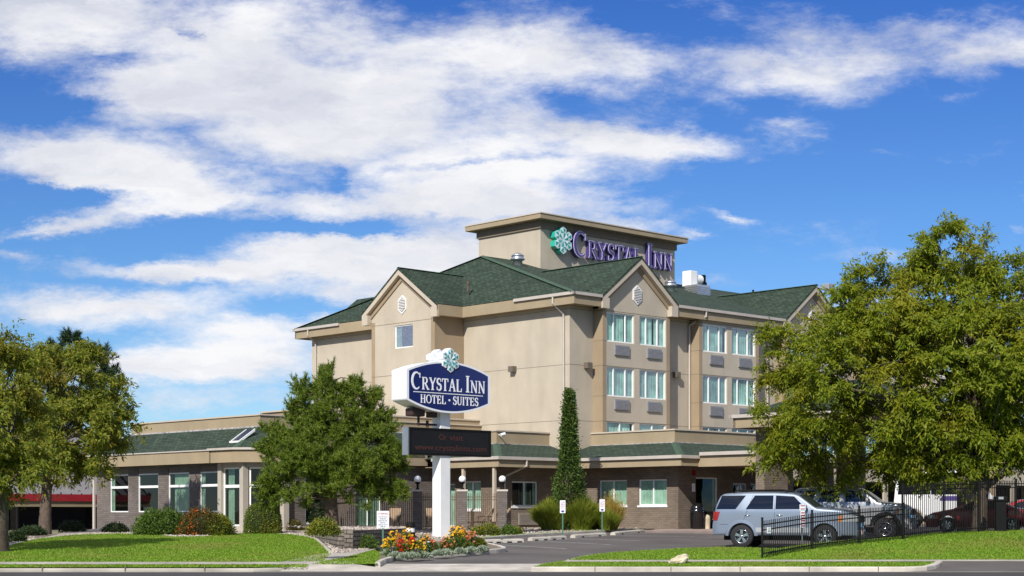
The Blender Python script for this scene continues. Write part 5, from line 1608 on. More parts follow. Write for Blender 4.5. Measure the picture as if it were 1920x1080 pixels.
def wheel(parent, x, y, R, w, rim, spokes=6, double=True):
    s = -1 if y < 0 else 1
    mb = MB(); mb.lathe([(rim, -w / 2), (R * .93, -w / 2), (R * .985, -w / 2 + .03), (R, -w / 4), (R, w / 4), (R * .985, w / 2 - .03), (R * .93, w / 2), (rim, w / 2 - .01), (rim, -w / 2)], (x, y, R), 36, 0, 'y')
    mb.lathe([(0, 0), (rim, 0)], (x, y + s * (w / 2 - .10), R), 24, 0, 'y')
    wo = mb.build('wheel', M['tyre'], parent)
    mb = MB(); yo = y + s * (w / 2 - .03)
    mb.lathe([(rim * .995, -.02 * s), (rim * .99, .012 * s), (rim * .90, .014 * s), (rim * .88, -.05 * s)], (x, yo, R), 36, 0, 'y')
    mb.lathe([(.075, -.05 * s), (.07, .008 * s), (0, .012 * s)], (x, yo, R), 16, 0, 'y')
    for k in range(spokes):
        for da in ((-.13, .13) if double else (0,)):
            a = 2 * math.pi * k / spokes + .3
            p = Vector((math.cos(a + da * 1.2), 0, math.sin(a + da * 1.2))); q = Vector((-p.z, 0, p.x)); ww = .024 if double else .04
            i0, o0 = p * .05, Vector((math.cos(a + da), 0, math.sin(a + da))) * rim * .93
            c0 = Vector((x, yo, R))
            pl = [c0 + i0 - q * ww, c0 + o0 - q * ww * .9, c0 + o0 + q * ww * .9, c0 + i0 + q * ww]
            mb.prism(pl if s < 0 else pl[::-1], (0, s * .0 - .012 * (1 if s < 0 else -1), 0)); mb.prism(pl if s > 0 else pl[::-1], (0, .04 * -s, 0))
    mb.build('rim', M['chrome'], wo)

def vehicle(name, label, cat, loc, rz, paint, L, wins, R=.39, group=None, front=None, rear=None, flare=None, doors=(), rails=False, mirror=None, clad=None, ws=None, rw=None, double=True, spokes=6, plate=True, handles=()):
    t = thing(name, label, cat, loc, rz, group)
    mb = MB(); L.body(mb); bo = mb.build('body', paint, t)
    mb = MB()
    for sd in (-1, 1):
        for c in doors: L.patch(mb, c, sd, .003, 0, 2, 8)
    if doors: build_parts(mb, 'door_gap', M['black'], bo, .0)
    for sd in (-1, 1):
        for c in wins:
            mb = MB(); L.patch(mb, c, sd); mb.build('side_window', M['carglass'], t)
    if ws:
        mb = MB(); L.toppatch(mb, *ws); mb.build('windscreen', M['carglass_green'], t)
    if rw:
        mb = MB(); L.toppatch(mb, *rw); mb.build('rear_window', M['carglass'], t)
    for ax in L.axles:
        for sd in (-1, 1): wheel(t, ax, sd * (float(np.interp(ax, L.g, L.ws)) - .135), R, .25, R * .62, spokes, double)
    mb = MB()
    for ax in L.axles:
        mb.tube([(ax, -.75, R), (ax, .75, R)], .05, 8)
    mb.box(L.x0 + .35, L.x1 - .4, -.55, .55, .28, .5); mb.build('underbody', M['black'], t)
    if flare:
        mb = MB()
        for ax in L.axles:
            for sd in (-1, 1):
                n = 22; v = []
                for i in range(n + 1):
                    a = -.25 + (math.pi + .5) * i / n
                    for rr, of in ((L.ar - .015, -.02), (L.ar - .005, .035), (L.ar + .07, .03), (L.ar + .11, .0)):
                        x = ax + rr * math.cos(a); z = L.az + rr * math.sin(a); z = max(z, L.bot0 - .02)
                        v.append((x, sd * (L.w(x, z) + of), z))
                f = [(i * 4 + j, i * 4 + j + 1, (i + 1) * 4 + j + 1, (i + 1) * 4 + j) for i in range(n) for j in range(3)]
                mb.add(v, f if sd < 0 else [q[::-1] for q in f], 0, True)
        build_parts(mb, 'wheel_arch_flare', flare, t, .01)
    if clad:
        mb = MB()
        for sd in (-1, 1): L.patch(mb, clad, sd, .022, 0, 10, 3)
        mb.build('sill_cladding', M['greymetal'], t)
    if rails:
        for sd in (-1, 1):
            mb = MB(); y = sd * (L.w(-.5, L.roof - .1) - .13)
            mb.tube([(-1.75, y, L.zt(-1.75) + .0), (-1.65, y, L.zt(-1.6) + .085), (.1, y, L.zt(0) + .085), (.22, y, L.zt(.2) + .0)], .028, 8); mb.build('roof_rail', M['black'], t)
    if mirror:
        for sd in (-1, 1):
            mb = MB(); x, z = mirror; y = L.w(x, z)
            mb.sphere((x, sd * (y + .17), z + .04), (.10, .13, .105), 14, 10); mb.tube([(x, sd * (y - .02), z - .04), (x, sd * (y + .1), z)], .03, 6); mb.build('mirror', paint, t)
    for sd in (-1, 1):
        for hx, hz in handles:
            mb = MB(); mb.tube([(hx, sd * (L.w(hx, hz) + .005), hz), (hx + .03, sd * (L.w(hx, hz) + .035), hz), (hx + .17, sd * (L.w(hx + .2, hz) + .035), hz), (hx + .2, sd * (L.w(hx + .2, hz) + .005), hz)], .016, 6); mb.build('door_handle', M['chrome'], t)
    if front:
        fz0, fz1, xh = front
        for sd in (-1, 1):
            mb = MB(); L.patch(mb, [(xh, fz0), (L.x1 - .05, fz0 + .02), (L.x1 - .07, fz1 - .04), (xh + .04, fz1)], sd, .012, 0, 10, 4); mb.bbox(L.x1 - .16, L.x1 + .012, min(sd * .45, sd * .68), max(sd * .45, sd * .68), fz0, fz1 - .05, .02); mb.build('headlight', M['clearlens'], t)
            mb = MB(); L.patch(mb, [(xh - .14, fz0 + .02), (xh - .01, fz0), (xh + .02, fz1 - .02), (xh - .08, fz1 - .05)], sd, .013, 0, 4, 3); mb.build('turn_signal', M['orangelens'], t)
        mb = MB(); mb.bbox(L.x1 - .1, L.x1 + .02, -.42, .42, fz0 - .02, fz1 - .02, .02); [mb.box(L.x1, L.x1 + .03, -.4, .4, fz0 + k * .05, fz0 + k * .05 + .02) for k in range(4)]; mb.build('grille', M['black'], t)
        mb = MB(); mb.bbox(L.x1 - .12, L.x1 + .05, -.70, .70, .42, .66, .05); mb.build('bumper', paint, t)
        if plate:
            mb = MB(); mb.box(L.x1 + .05, L.x1 + .07, -.18, .18, .50, .65); pl = mb.build('licence_plate', M['signwhite'], t)
            mb = MB(); mb.prism([(L.x1 + .07, -.09, .52), (L.x1 + .07, .09, .52), (L.x1 + .07, .05, .62), (L.x1 + .07, -.05, .62)], (.005, 0, 0)); mb.build('plate_mark', M['orangelens'], pl)
    if rear:
        for sd in (-1, 1):
            mb = MB(); L.patch(mb, rear, sd, .012, 0, 6, 4); xr = min(rear[0][0], rear[3][0]); mb.bbox(xr - .012, xr + .10, min(sd * .62, sd * (L.w(xr + .1, rear[0][1]) - .03)), max(sd * .62, sd * (L.w(xr + .1, rear[0][1]) - .03)), rear[0][1], rear[3][1], .015); mb.build('tail_light', M['redlens'], t)
    return t

suvL = Loft([(-2.50, .82), (-2.49, .88), (-2.48, .92), (-2.46, 1.06), (-2.41, 1.40), (-2.22, 1.89), (-2.10, 1.96), (-1.2, 2.01), (-.2, 2.01), (.44, 1.97), (.64, 1.91), (1.18, 1.52), (1.30, 1.45), (2.2, 1.37), (2.50, 1.28), (2.64, 1.12), (2.70, .86), (2.73, .66)],
            [(-2.50, .82), (-2.38, .92), (-1.4, .965), (1.4, .965), (2.2, .94), (2.58, .82), (2.73, .68)], .46, (-1.40, 1.60), .49, 1.30, 2.02, .17, .42)
g0 = Vector((9.92, 60.1)); hd = math.radians(-22)
silver = carpaint('ice blue silver paint', (.20, .24, .30), .32, .36)
vehicle('silver_wagon', 'ice blue silver sport wagon with tinted windows parked behind the end of the low fence', 'car', (g0.x, g0.y, H(*g0) + .002), hd, silver, suvL,
        [[(-2.34, 1.40), (-1.62, 1.40), (-1.26, 1.89), (-2.15, 1.89)], [(-1.24, 1.40), (-.25, 1.40), (-.25, 1.89), (-.93, 1.89)], [(-.16, 1.40), (.95, 1.40), (.50, 1.85), (-.16, 1.89)]],
        group='silver wagons parked side by side behind the fence', front=(.94, 1.20, 2.20), rear=[(-2.45, .99), (-2.30, .99), (-2.20, 1.31), (-2.41, 1.31)], flare=silver,
        doors=[[(-.20, .55), (-.19, .55), (-.19, 1.9), (-.20, 1.9)], [(-1.34, .95), (-1.33, .95), (-.99, 1.9), (-1.0, 1.9)], [(.98, .55), (.99, .55), (.99, 1.42), (.98, 1.42)], [(-2.47, .845), (2.45, .845), (2.45, .851), (-2.47, .851)] if False else [(-2.5, .845), (-1.9, .845), (-1.9, .855), (-2.5, .855)]],
        rails=True, R=.42, spokes=5, mirror=(.92, 1.43), clad=[(-.88, .56), (1.07, .56), (1.07, .74), (-.88, .74)], ws=(.66, 1.26, .04, .01), rw=(-2.38, -2.24, .1, .12), handles=((-1.28, 1.18), (-.12, 1.18)))
g1 = Vector((13.6, 66.3))
silver2 = carpaint('silver grey paint', (.34, .345, .35), .3, .34)
suv2 = Loft([(-2.4, .95), (-2.36, 1.1), (-2.32, 1.5), (-2.15, 1.97), (-2.02, 2.05), (-1.0, 2.09), (0, 2.08), (.34, 2.03), (.54, 1.96), (1.06, 1.58), (1.18, 1.50), (2.0, 1.42), (2.22, 1.34), (2.34, 1.16), (2.40, .78)],
            [(-2.4, .78), (-2.2, .90), (-1.4, .93), (1.4, .93), (2.0, .91), (2.3, .80), (2.4, .68)], .56, (-1.33, 1.45), .53, 1.38, 2.1, .17, .46)
vehicle('grey_wagon', 'silver grey sport wagon with black lower body parked between ice blue wagon and red coupe', 'car', (g1.x, g1.y, H(*g1) + .05), hd, silver2, suv2,
        [[(-2.2, 1.50), (-1.45, 1.50), (-1.25, 1.95), (-2.05, 1.96)], [(-1.2, 1.50), (-.33, 1.50), (-.33, 1.96), (-1.02, 1.96)], [(-.1, 1.50), (.84, 1.50), (.44, 1.92), (-.1, 1.96)]], R=.44,
        group='silver wagons parked side by side behind the fence', front=(1.02, 1.26, 1.95), rear=[(-2.33, 1.08), (-2.2, 1.08), (-2.13, 1.4), (-2.27, 1.4)], flare=M['black'], mirror=(.80, 1.54), ws=(.60, 1.09, .05, .02), clad=[(-.76, .60), (.88, .60), (.88, .86), (-.76, .86)], double=False, plate=False,
        doors=[[(-.21, .6), (-.2, .6), (-.2, 1.96), (-.21, 1.96)], [(.86, .6), (.87, .6), (.87, 1.48), (.86, 1.48)]], handles=((-1.2, 1.28), (-.1, 1.28)))
coupe = Loft([(-2.2, .72), (-2.14, .9), (-2.05, .98), (-1.5, 1.02), (-.85, 1.32), (-.5, 1.39), (-.1, 1.40), (.25, 1.36), (1.05, .98), (1.2, .95), (1.9, .82), (2.1, .72), (2.2, .5)],
             [(-2.2, .72), (-1.9, .86), (-1.2, .90), (1.2, .90), (1.9, .82), (2.2, .60)], .22, (-1.35, 1.30), .38, .92, 1.4, .24, .33)
red1 = carpaint('dark red paint', (.20, .006, .012), .2, .3)
g2 = Vector((19.8, 70.2))
vehicle('red_coupe', 'dark red coupe with black roof partly hidden by the big tree trunk', 'car', (g2.x, g2.y, H(*g2) + .22), math.radians(162), red1, coupe, [[(-1.15, 1.0), (-.2, .97), (-.15, 1.33), (-.62, 1.32)], [(-.14, .97), (.85, .97), (.25, 1.31), (-.1, 1.33)]], R=.32, group='red cars behind the tall fence', front=(.58, .74, 1.75), rear=[(-2.1, .75), (-1.95, .75), (-1.92, .92), (-2.06, .92)], mirror=(.7, .98), ws=(.30, 1.02, .05, .03), rw=(-1.45, -.9, .08, .08), plate=False)
red2 = carpaint('bright red paint', (.50, .012, .018), .1, .25)
g3 = Vector((24.3, 77.5))
vehicle('red_sedan', 'bright red car at the right edge beyond the tall fence', 'car', (g3.x, g3.y, H(*g3) + .12), math.radians(-10), red2, coupe, [[(-1.15, 1.0), (-.2, .97), (-.15, 1.33), (-.62, 1.32)], [(-.14, .97), (.85, .97), (.25, 1.31), (-.1, 1.33)]], R=.33, group='red cars behind the tall fence', front=(.58, .74, 1.75), rear=[(-2.1, .75), (-1.95, .75), (-1.92, .92), (-2.06, .92)], mirror=(.7, .98), ws=(.30, 1.02, .05, .03), rw=(-1.45, -.9, .08, .08), plate=False)
vanL = Loft([(-2.7, .9), (-2.66, 1.5), (-2.55, 2.28), (-2.35, 2.42), (0, 2.48), (1.2, 2.42), (1.5, 2.3), (2.15, 1.45), (2.3, 1.35), (2.6, 1.15), (2.7, .9), (2.75, .6)], [(-2.7, .92), (-2.3, 1.0), (2.0, 1.0), (2.5, .9), (2.75, .72)], .40, (-1.65, 1.75), .45, 1.35, 2.4, .12, .36)
g4 = Vector((22.6, 86.0))
van = vehicle('white_van', 'white shuttle van with purple emblem parked behind the dark red coupe', 'van', (g4.x, g4.y, H(*g4)), math.radians(-15), carpaint('white van paint', (.80, .80, .80), 0, .3), vanL, [[(-2.5, 1.45), (-.87, 1.45), (-.87, 2.36), (-2.4, 2.34)], [(-.83, 1.45), (.6, 1.45), (.6, 2.38), (-.83, 2.38)], [(.66, 1.45), (1.85, 1.45), (1.4, 2.26), (.66, 2.34)]], R=.36, ws=(1.55, 2.12, .08, .05), plate=False, front=(.75, .98, 2.3))
van.scale = (1, 1, 1.2)
mb = MB(); vanL.patch(mb, [(-.4, 1.18), (.6, 1.18), (.45, 1.38), (-.3, 1.38)], -1, .012, 0, 6, 3); mb.build('emblem', M['signpurple'], van)
# ------------------------------------------------------------------ vegetation
def unit(v): return v / (np.linalg.norm(v, axis=-1, keepdims=True) + 1e-9)
def ell_px(rows, Y, depth=1.0):
    """crown lobes given in photo pixels at depth Y -> world ellipsoids with real size"""
    out = []
    for px, py, rx, ry, dy in rows:
        c = W(px, py, Y + dy); s = (Y + dy) / F
        out.append((np.array(c), np.array([rx * s, max(rx, ry) * s * depth, ry * s])))
    return out
def sample_ell(ells, n, rng, lo=.55, keep=.62):
    w = np.array([np.prod(e[1]) ** (2 / 3) for e in ells]); w /= w.sum()
    P, D = [], []
    while len(P) < n:
        k = rng.choice(len(ells), p=w); c, r = ells[k]
        d = unit(rng.normal(size=3)); q = rng.uniform(lo ** 3, 1) ** (1 / 3)
        p = c + d * r * q
        ok = True
        for j, (c2, r2) in enumerate(ells):
            if j != k and np.linalg.norm((p - c2) / r2) < keep: ok = rng.random() < .18; break
        if ok: P.append(p); D.append(unit(d / r))
    return np.array(P), np.array(D)
def quads(P, D, Wd, Ln, wd, mid=.5, sag=0.0):
    """leaf diamonds: base P, direction D, side Wd, length Ln, width wd"""
    Ln = Ln[:, None]; wd = wd[:, None]
    a = P; c = P + D * Ln; c[:, 2] -= sag * Ln[:, 0]
    m = P + D * Ln * mid
    V = np.stack([a, m + Wd * wd / 2, c, m - Wd * wd / 2], 1).reshape(-1, 3)
    return V, np.arange(len(V)).reshape(-1, 4)
def side(D, rng):
    r = rng.normal(size=D.shape); s = np.cross(D, r); return unit(s)

def tree_wood(trunk_pts, trunk_r, targets, rng, mt, parent, n_br=60, r0=.07, start=.45, name='trunk', curve=.5, level=False):
    mb = MB(); mb.tube(trunk_pts, trunk_r, 12)
    tp = np.array([list(p) for p in trunk_pts]); 
    idx = rng.choice(len(targets), min(n_br, len(targets)), replace=False)
    for i in idx:
        q = targets[i]; f = rng.uniform(start, 1.0)
        if level: f = float(np.clip(np.interp(q[2] - .12 * np.linalg.norm(q[:2]), tp[:, 2], np.linspace(0, 1, len(tp))), start, 1))
        k = f * (len(tp) - 1); j = int(min(k, len(tp) - 2)); b = tp[j] + (tp[j + 1] - tp[j]) * (k - j)
        if q[2] < b[2] + .2 and not level: 
            f = start; k = f * (len(tp) - 1); j = int(k); b = tp[j] + (tp[j + 1] - tp[j]) * (k - j)
        m1 = b + (q - b) * .4 + np.array([0, 0, curve * .4]) + rng.normal(size=3) * .12
        m2 = b + (q - b) * .75 + np.array([0, 0, curve * .35]) + rng.normal(size=3) * .12
        mb.tube([b, m1, m2, q], [r0 * rng.uniform(.7, 1.3), r0 * .6, r0 * .35, r0 * .12], 5, cap=False)
    return mb.build(name, mt, parent)

def locust(name, label, base, ells, ncl, nf, rng, leaf, bark, trunk, tr, group, fl=.26, fw=.085, spread=.46, br=90):
    t = thing(name, label, 'tree', base, 0, group)
    b = np.array(base)
    E = [(c - b, r) for c, r in ells]
    C, D = sample_ell(E, ncl, rng)
    tree_wood(trunk, tr, C, rng, bark, t, br, .075)
    Vs = []
    # each cluster is a drooping spray: several twigs, each carrying fronds on both sides
    K = 7; per = nf // K
    tw_d = unit(D[:, None] * .55 + rng.normal(size=(ncl, K, 3)) * np.array([.75, .75, .45]) + np.array([0, 0, -.12]))
    tw_l = rng.uniform(.45, 1.15, (ncl, K, 1)) * spread * 1.7
    s = rng.uniform(.08, 1, (ncl, K, per, 1))
    P = C[:, None, None] + tw_d[:, :, None] * tw_l[:, :, None] * s + rng.normal(size=(ncl, K, per, 3)) * spread * .13
    P[..., 2] -= (s[..., 0] ** 2) * tw_l[:, :, None, 0] * .22
    dirs = unit(tw_d[:, :, None] * .55 + rng.normal(size=P.shape) * .75 + np.array([0, 0, -.22]))
    P = P.reshape(-1, 3); dirs = dirs.reshape(-1, 3); n = len(P)
    # leaf blades turn their faces outwards and up, towards the light
    ctr = np.array([0, 0, np.mean(C[:, 2]) - 1.0]); outw = unit(P - ctr)
    nt_ = unit(outw * .8 + np.array([-.15, -.45, .45]) + rng.normal(size=(n, 3)) * .55)
    wd = unit(np.cross(dirs, nt_))
    V, Fc = quads(P, dirs, wd, rng.uniform(.5, 1.45, n) * fl, rng.uniform(.6, 1.35, n) * fw, .5, .15)
    np_mesh('crown', V, Fc, leaf, t)
    return t

M['locust'] = leafmat('honey locust leaves', [(0.096, 0.156, 0.009), (0.166, 0.230, 0.012), (0.239, 0.287, 0.015), (0.319, 0.328, 0.019), (0.182, 0.248, 0.013)], .55, .50, ((0.36, 0.29, 0.02), .4), .45)
M['locust_dark'] = leafmat('olive locust leaves', [(0.098, 0.140, 0.014), (0.168, 0.210, 0.020), (0.237, 0.266, 0.025), (0.323, 0.294, 0.031)], .55, .48, ((0.22, 0.15, 0.018), .6), .5)
M['pine'] = leafmat('pine needles', [(0.052, 0.092, 0.011), (0.098, 0.161, 0.016), (0.161, 0.230, 0.023), (0.253, 0.299, 0.032)], .5, .25, None)
M['conifer'] = leafmat('dark conifer needles', [(0.015, 0.038, 0.016), (0.028, 0.060, 0.022), (0.05, 0.085, 0.03)], .5, .1, None)
M['laurel'] = leafmat('columnar leaves', [(0.022, 0.050, 0.010), (0.042, 0.085, 0.014), (0.075, 0.125, 0.022), (0.13, 0.17, 0.035)], .5, .15, None, spec=.2)
M['box_leaf'] = leafmat('boxwood leaves', [(0.035, 0.070, 0.010), (0.07, 0.12, 0.014), (0.13, 0.18, 0.018), (0.22, 0.23, 0.022)], .5, .2, ((0.28, 0.25, 0.02), .6), .9)
M['juniper'] = leafmat('juniper foliage', [(0.038, 0.078, 0.012), (0.078, 0.14, 0.018), (0.14, 0.20, 0.026)], .6, .15, None)
M['yellow_leaf'] = leafmat('yellow green leaves', [(0.05, 0.08, 0.010), (0.10, 0.14, 0.014), (0.20, 0.21, 0.018), (0.30, 0.26, 0.02)], .5, .2, ((0.03, 0.06, 0.01), .6), 2.0)
M['rust_leaf'] = leafmat('rust coloured leaves', [(0.04, 0.065, 0.010), (0.075, 0.075, 0.012), (0.13, 0.07, 0.012), (0.075, 0.085, 0.014)], .5, .2, None)
M['berry'] = leafmat('orange berries', [(0.50, 0.09, 0.008), (0.70, 0.16, 0.012), (0.42, 0.05, 0.006)], .4, 0, None)
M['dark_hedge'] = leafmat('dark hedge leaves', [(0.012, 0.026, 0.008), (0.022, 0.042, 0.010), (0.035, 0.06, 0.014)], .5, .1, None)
M['tallgrass'] = leafmat('ornamental grass', [(0.11, 0.17, 0.014), (0.18, 0.25, 0.02), (0.27, 0.31, 0.03), (0.38, 0.34, 0.07)], .6, .4, None)
M['goldgrass'] = leafmat('golden grass', [(0.24, 0.20, 0.03), (0.46, 0.33, 0.07), (0.60, 0.42, 0.11), (0.20, 0.22, 0.03)], .6, .4, None)
M['stem'] = leafmat('flower foliage', [(0.035, 0.07, 0.010), (0.065, 0.12, 0.018), (0.11, 0.17, 0.03)], .6, .2, None)
M['silverleaf'] = leafmat('silvery foliage', [(0.16, 0.22, 0.12), (0.32, 0.38, 0.26), (0.52, 0.57, 0.46)], .7, .2, None)
for nm, cs in {'yellow': [(.70, .36, .006), (.80, .50, .010), (.62, .24, .006)], 'red': [(.50, .010, .008), (.62, .03, .012)], 'coral': [(.50, .13, .05), (.60, .22, .09), (.40, .09, .03)], 'white': [(.75, .72, .68), (.6, .5, .5)], 'violet': [(.12, .02, .07), (.06, .02, .12), (.7, .65, .65)], 'orange': [(.72, .25, .012), (.75, .36, .012)]}.items():
    M['fl_' + nm] = leafmat(nm + ' petals', cs, .6, .25, None)

# ---- big honey locust at the right
rng = np.random.default_rng(11)
YT = 62.6
bx = (1838 - 960) / F * YT; bz = LH(bx, YT) - .05
right = ell_px([(1692, 575, 118, 85, 0), (1790, 480, 72, 58, -.5), (1760, 560, 110, 90, 0), (1880, 545, 75, 70, 1), (1930, 590, 100, 90, 0), (1585, 660, 100, 75, 1.5), (1490, 665, 52, 48, 2), (1600, 580, 48, 42, -.3),
                (1462, 745, 52, 62, 3), (1434, 800, 40, 32, 3), (1540, 790, 110, 80, 3), (1490, 850, 62, 34, 3), (1650, 720, 170, 130, 0), (1800, 700, 180, 150, 0), (1650, 805, 130, 65, 3), (1760, 818, 120, 65, 0), (1590, 870, 62, 26, 2.8),
                (1700, 868, 80, 26, 2.8), (1960, 720, 150, 140, 0), (1890, 835, 80, 40, .5), (2060, 700, 120, 140, 0), (2020, 830, 110, 50, 0), (1785, 895, 40, 20, 0), (1690, 640, 110, 80, -1.5), (1850, 640, 110, 90, -1.8), (1790, 425, 20, 24, -.5), (1598, 540, 16, 26, -.4), (1452, 640, 20, 22, 2), (1408, 826, 22, 14, 3), (1575, 902, 16, 10, 2.4)], YT, .72)
tb = (0, 0, 0)
locust('honey_locust', 'big yellow green honey locust behind the tall fence at the right', (bx, YT, bz), right, 980, 238, rng, M['locust'], M['bark_dark'],
       [(0, 0, -.3), (-.02, 0, .6), (.05, 0, 1.6), (.10, .1, 2.4), (.1, .1, 3.6), (-.1, .2, 5.4), (-.3, .1, 7.2), (-.4, 0, 9.2)], [.36, .29, .27, .27, .22, .18, .12, .05], 'honey locust trees', fl=.175, fw=.062, spread=.46, br=120)
rt = bpy.data.objects['honey_locust']
mb = MB(); mb.tube([(.08, .05, 1.75), (.9, .1, 2.35), (1.7, .1, 3.1), (2.6, .2, 4.6)], [.17, .14, .12, .07], 8); mb.tube([(.05, .1, 2.6), (-1.6, -.4, 4.0), (-3.4, -.8, 5.0), (-5.6, -1, 5.6)], [.15, .11, .08, .03], 8)
mb.tube([(.05, .1, 3.0), (.9, .8, 5.2), (1.6, .6, 8)], [.14, .1, .04], 8); mb.build('limb', M['bark_dark'], rt)

# ---- trees at the left
YL = 60.0
l1 = G(-6, 1034, LH)
e1 = ell_px([(x, y + 13 * (y < 800), rx, ry, d) for x, y, rx, ry, d in [(0, 690, 70, 70, 0), (-70, 680, 90, 80, 0), (20, 650, 45, 36, .4), (-40, 780, 110, 80, 0), (20, 860, 55, 34, -.6), (-30, 870, 80, 60, 0), (20, 890, 30, 20, -.5), (30, 750, 40, 50, .4), (-110, 820, 100, 100, 0), (48, 880, 25, 22, -.4)]], l1.y, .95)
locust('honey_locust', 'olive honey locust with thick dark trunk cut by the left edge', l1, e1, 165, 210, np.random.default_rng(3), M['locust_dark'], M['bark_dark'],
       [(0, 0, -.3), (0, 0, .5), (.05, 0, 1.5), (-.1, 0, 2.4), (-.5, 0, 3.8), (-.9, 0, 5.6)], [.46, .38, .35, .32, .2, .08], 'honey locust trees', fl=.175, fw=.062, spread=.46, br=40)
l2 = Vector(((84 - 960) / F * 72.5, 72.5, LH(-20, 72.5) + .05))
e2 = ell_px([(x - 9, y + 15 * (y < 800), rx, ry, d) for x, y, rx, ry, d in [(110, 690, 95, 55, 0), (60, 700, 80, 60, .5), (165, 715, 65, 50, 0), (210, 770, 46, 48, -.4), (232, 790, 26, 26, -.4), (140, 790, 105, 70, -.8), (60, 790, 80, 80, 0), (40, 850, 60, 40, .3), (110, 860, 70, 44, -.6), (185, 855, 50, 28, -.8), (128, 880, 40, 16, -1), (210, 725, 26, 22, 0), (150, 660, 40, 26, .3), (196, 880, 20, 10, -.7), (120, 632, 22, 16, 0), (250, 770, 12, 16, -.4), (235, 735, 14, 12, 0), (252, 805, 10, 10, -.3), (80, 640, 18, 14, 0), (225, 700, 14, 12, 0), (246, 752, 12, 8, 0)]], 72.5, .9)
locust('honey_locust', 'olive rust tinged honey locust with slender trunk in front of the red banded roof', l2, e2, 215, 224, np.random.default_rng(4), M['locust_dark'], M['bark'],
       [(0, 0, -.3), (.02, 0, .8), (.08, 0, 1.8), (.12, 0, 2.8), (.1, 0, 4), (.2, 0, 5.4), (.3, 0, 7.2)], [.32, .26, .23, .20, .17, .11, .04], 'honey locust trees', fl=.19, fw=.066, spread=.48, br=80)

# ---- conifers
def pine(name, label, base, ells, nt, needles, nl, rng, leaf, trunk, tr, group=None, br=70, wn=.012, lo=.6, pom=1.0):
    t = thing(name, label, 'tree', base, 0, group)
    b = np.array(base); E = [(c - b, r) for c, r in ells]
    npom = max(20, nt // 12)
    C, DC = sample_ell(E, npom, rng, lo, .55)
    out_ = rng.random(npom) < .22; C[out_] += DC[out_] * rng.uniform(.15, .55, (out_.sum(), 1))
    off = unit(rng.normal(size=(npom, 12, 3))) * rng.uniform(.06, .27, (npom, 12, 1)) * pom + DC[:, None] * rng.uniform(-.22, .14, (npom, 12, 1)) * pom
    P = (C[:, None] + off).reshape(-1, 3); D = unit(off + DC[:, None] * .18).reshape(-1, 3); nt = len(P)
    tree_wood(trunk, tr, C, rng, M['bark'], t, br, .045, .28, curve=.12, level=True)
    ax = unit(D * .8 + np.array([0, 0, .55]) + rng.normal(size=D.shape) * .35)
    # a tuft: needles fan out around its axis along a short twig
    s = rng.uniform(-.16, .16, (nt, needles, 1))
    Q = P[:, None] + ax[:, None] * s
    dd = unit(ax[:, None] * rng.uniform(.3, 1.3, (nt, needles, 1)) + rng.normal(size=(nt, needles, 3)) * .62)
    Q = Q.reshape(-1, 3); dd = dd.reshape(-1, 3); n = len(Q)
    sd = side(dd, rng); L_ = rng.uniform(.7, 1.2, n)[:, None] * nl
    V = np.stack([Q - sd * wn, Q + sd * wn, Q + dd * L_], 1).reshape(-1, 3)
    np_mesh('crown', V, np.arange(len(V)).reshape(-1, 3), leaf, t)
    return t
rng = np.random.default_rng(21)
YP = 72.0
pb = Vector(((622 - 960) / F * YP, YP, 1.02))
pe = ell_px([(x, y, rx * .84, ry * .80, d) for x, y, rx, ry, d in [(503, 905, 24, 16, -.4), (752, 925, 24, 12, -.5), (608, 690, 16, 14, 0), (608, 702, 24, 20, 0), (640, 735, 42, 30, 0), (590, 745, 40, 36, 0), (560, 765, 26, 20, -.3), (556, 728, 12, 18, 0), (630, 780, 70, 42, 0), (695, 745, 20, 20, 0), (712, 770, 26, 22, .3), (680, 795, 50, 36, .2), (728, 800, 20, 20, 0), (560, 800, 44, 30, -.3), (520, 815, 28, 24, 0), (600, 830, 80, 44, -.6),
             (690, 840, 62, 40, -.4), (734, 845, 28, 22, 0), (512, 845, 30, 26, 0), (540, 870, 46, 34, -.5), (610, 880, 60, 34, -1.2), (680, 885, 60, 32, -1.0), (735, 880, 30, 22, 0), (520, 915, 26, 18, -.4), (560, 918, 34, 18, -.8), (620, 915, 40, 20, -1.3), (690, 905, 40, 18, -1.0), (745, 912, 26, 14, -.5), (497, 928, 10, 10, -.3), (718, 925, 26, 12, -.8), (660, 865, 40, 30, -1.8), (575, 855, 44, 32, -1.6), (505, 800, 14, 12, 0), (664, 714, 12, 12, 0)]], YP, .9)
pine('pine_tree', 'dense green pine with tufted branches beside the pylon sign', pb, pe, 7000, 32, .18, rng, M['pine'],
     [(0, 0, -.3), (0, 0, .4), (-.05, 0, 1.6), (-.1, 0, 3.2), (-.15, 0, 5.0), (-.3, 0, 6.8)], [.36, .30, .26, .2, .12, .03], 'conifers', wn=.014, lo=.52)
cb = Vector(((150 - 960) / F * 108, 108, 1.0))
ce = ell_px([(x, y + 20, rx, ry, d) for x, y, rx, ry, d in [(112, 626, 26, 18, 0), (150, 628, 22, 16, 0), (188, 648, 24, 24, 0), (206, 668, 14, 14, 0), (140, 690, 70, 60, 0), (200, 690, 24, 30, 0), (150, 760, 80, 60, 0), (80, 690, 30, 40, 0), (212, 690, 10, 12, 0), (96, 616, 10, 12, 0), (132, 612, 10, 12, 0)]], 108, .9)
pine('conifer_tree', 'dark conifer peeking out above the rust tinged locust at the left', cb, ce, 1300, 30, .34, np.random.default_rng(5), M['conifer'],
     [(0, 0, -.3), (0, 0, 3), (0, 0, 7), (0, 0, 10.8)], [.3, .24, .16, .04], 'conifers', 30, .022, pom=1.3)

M['core'] = mat('inner twigs', (.022, .030, .010), .95, .3, 12, .8, 30)
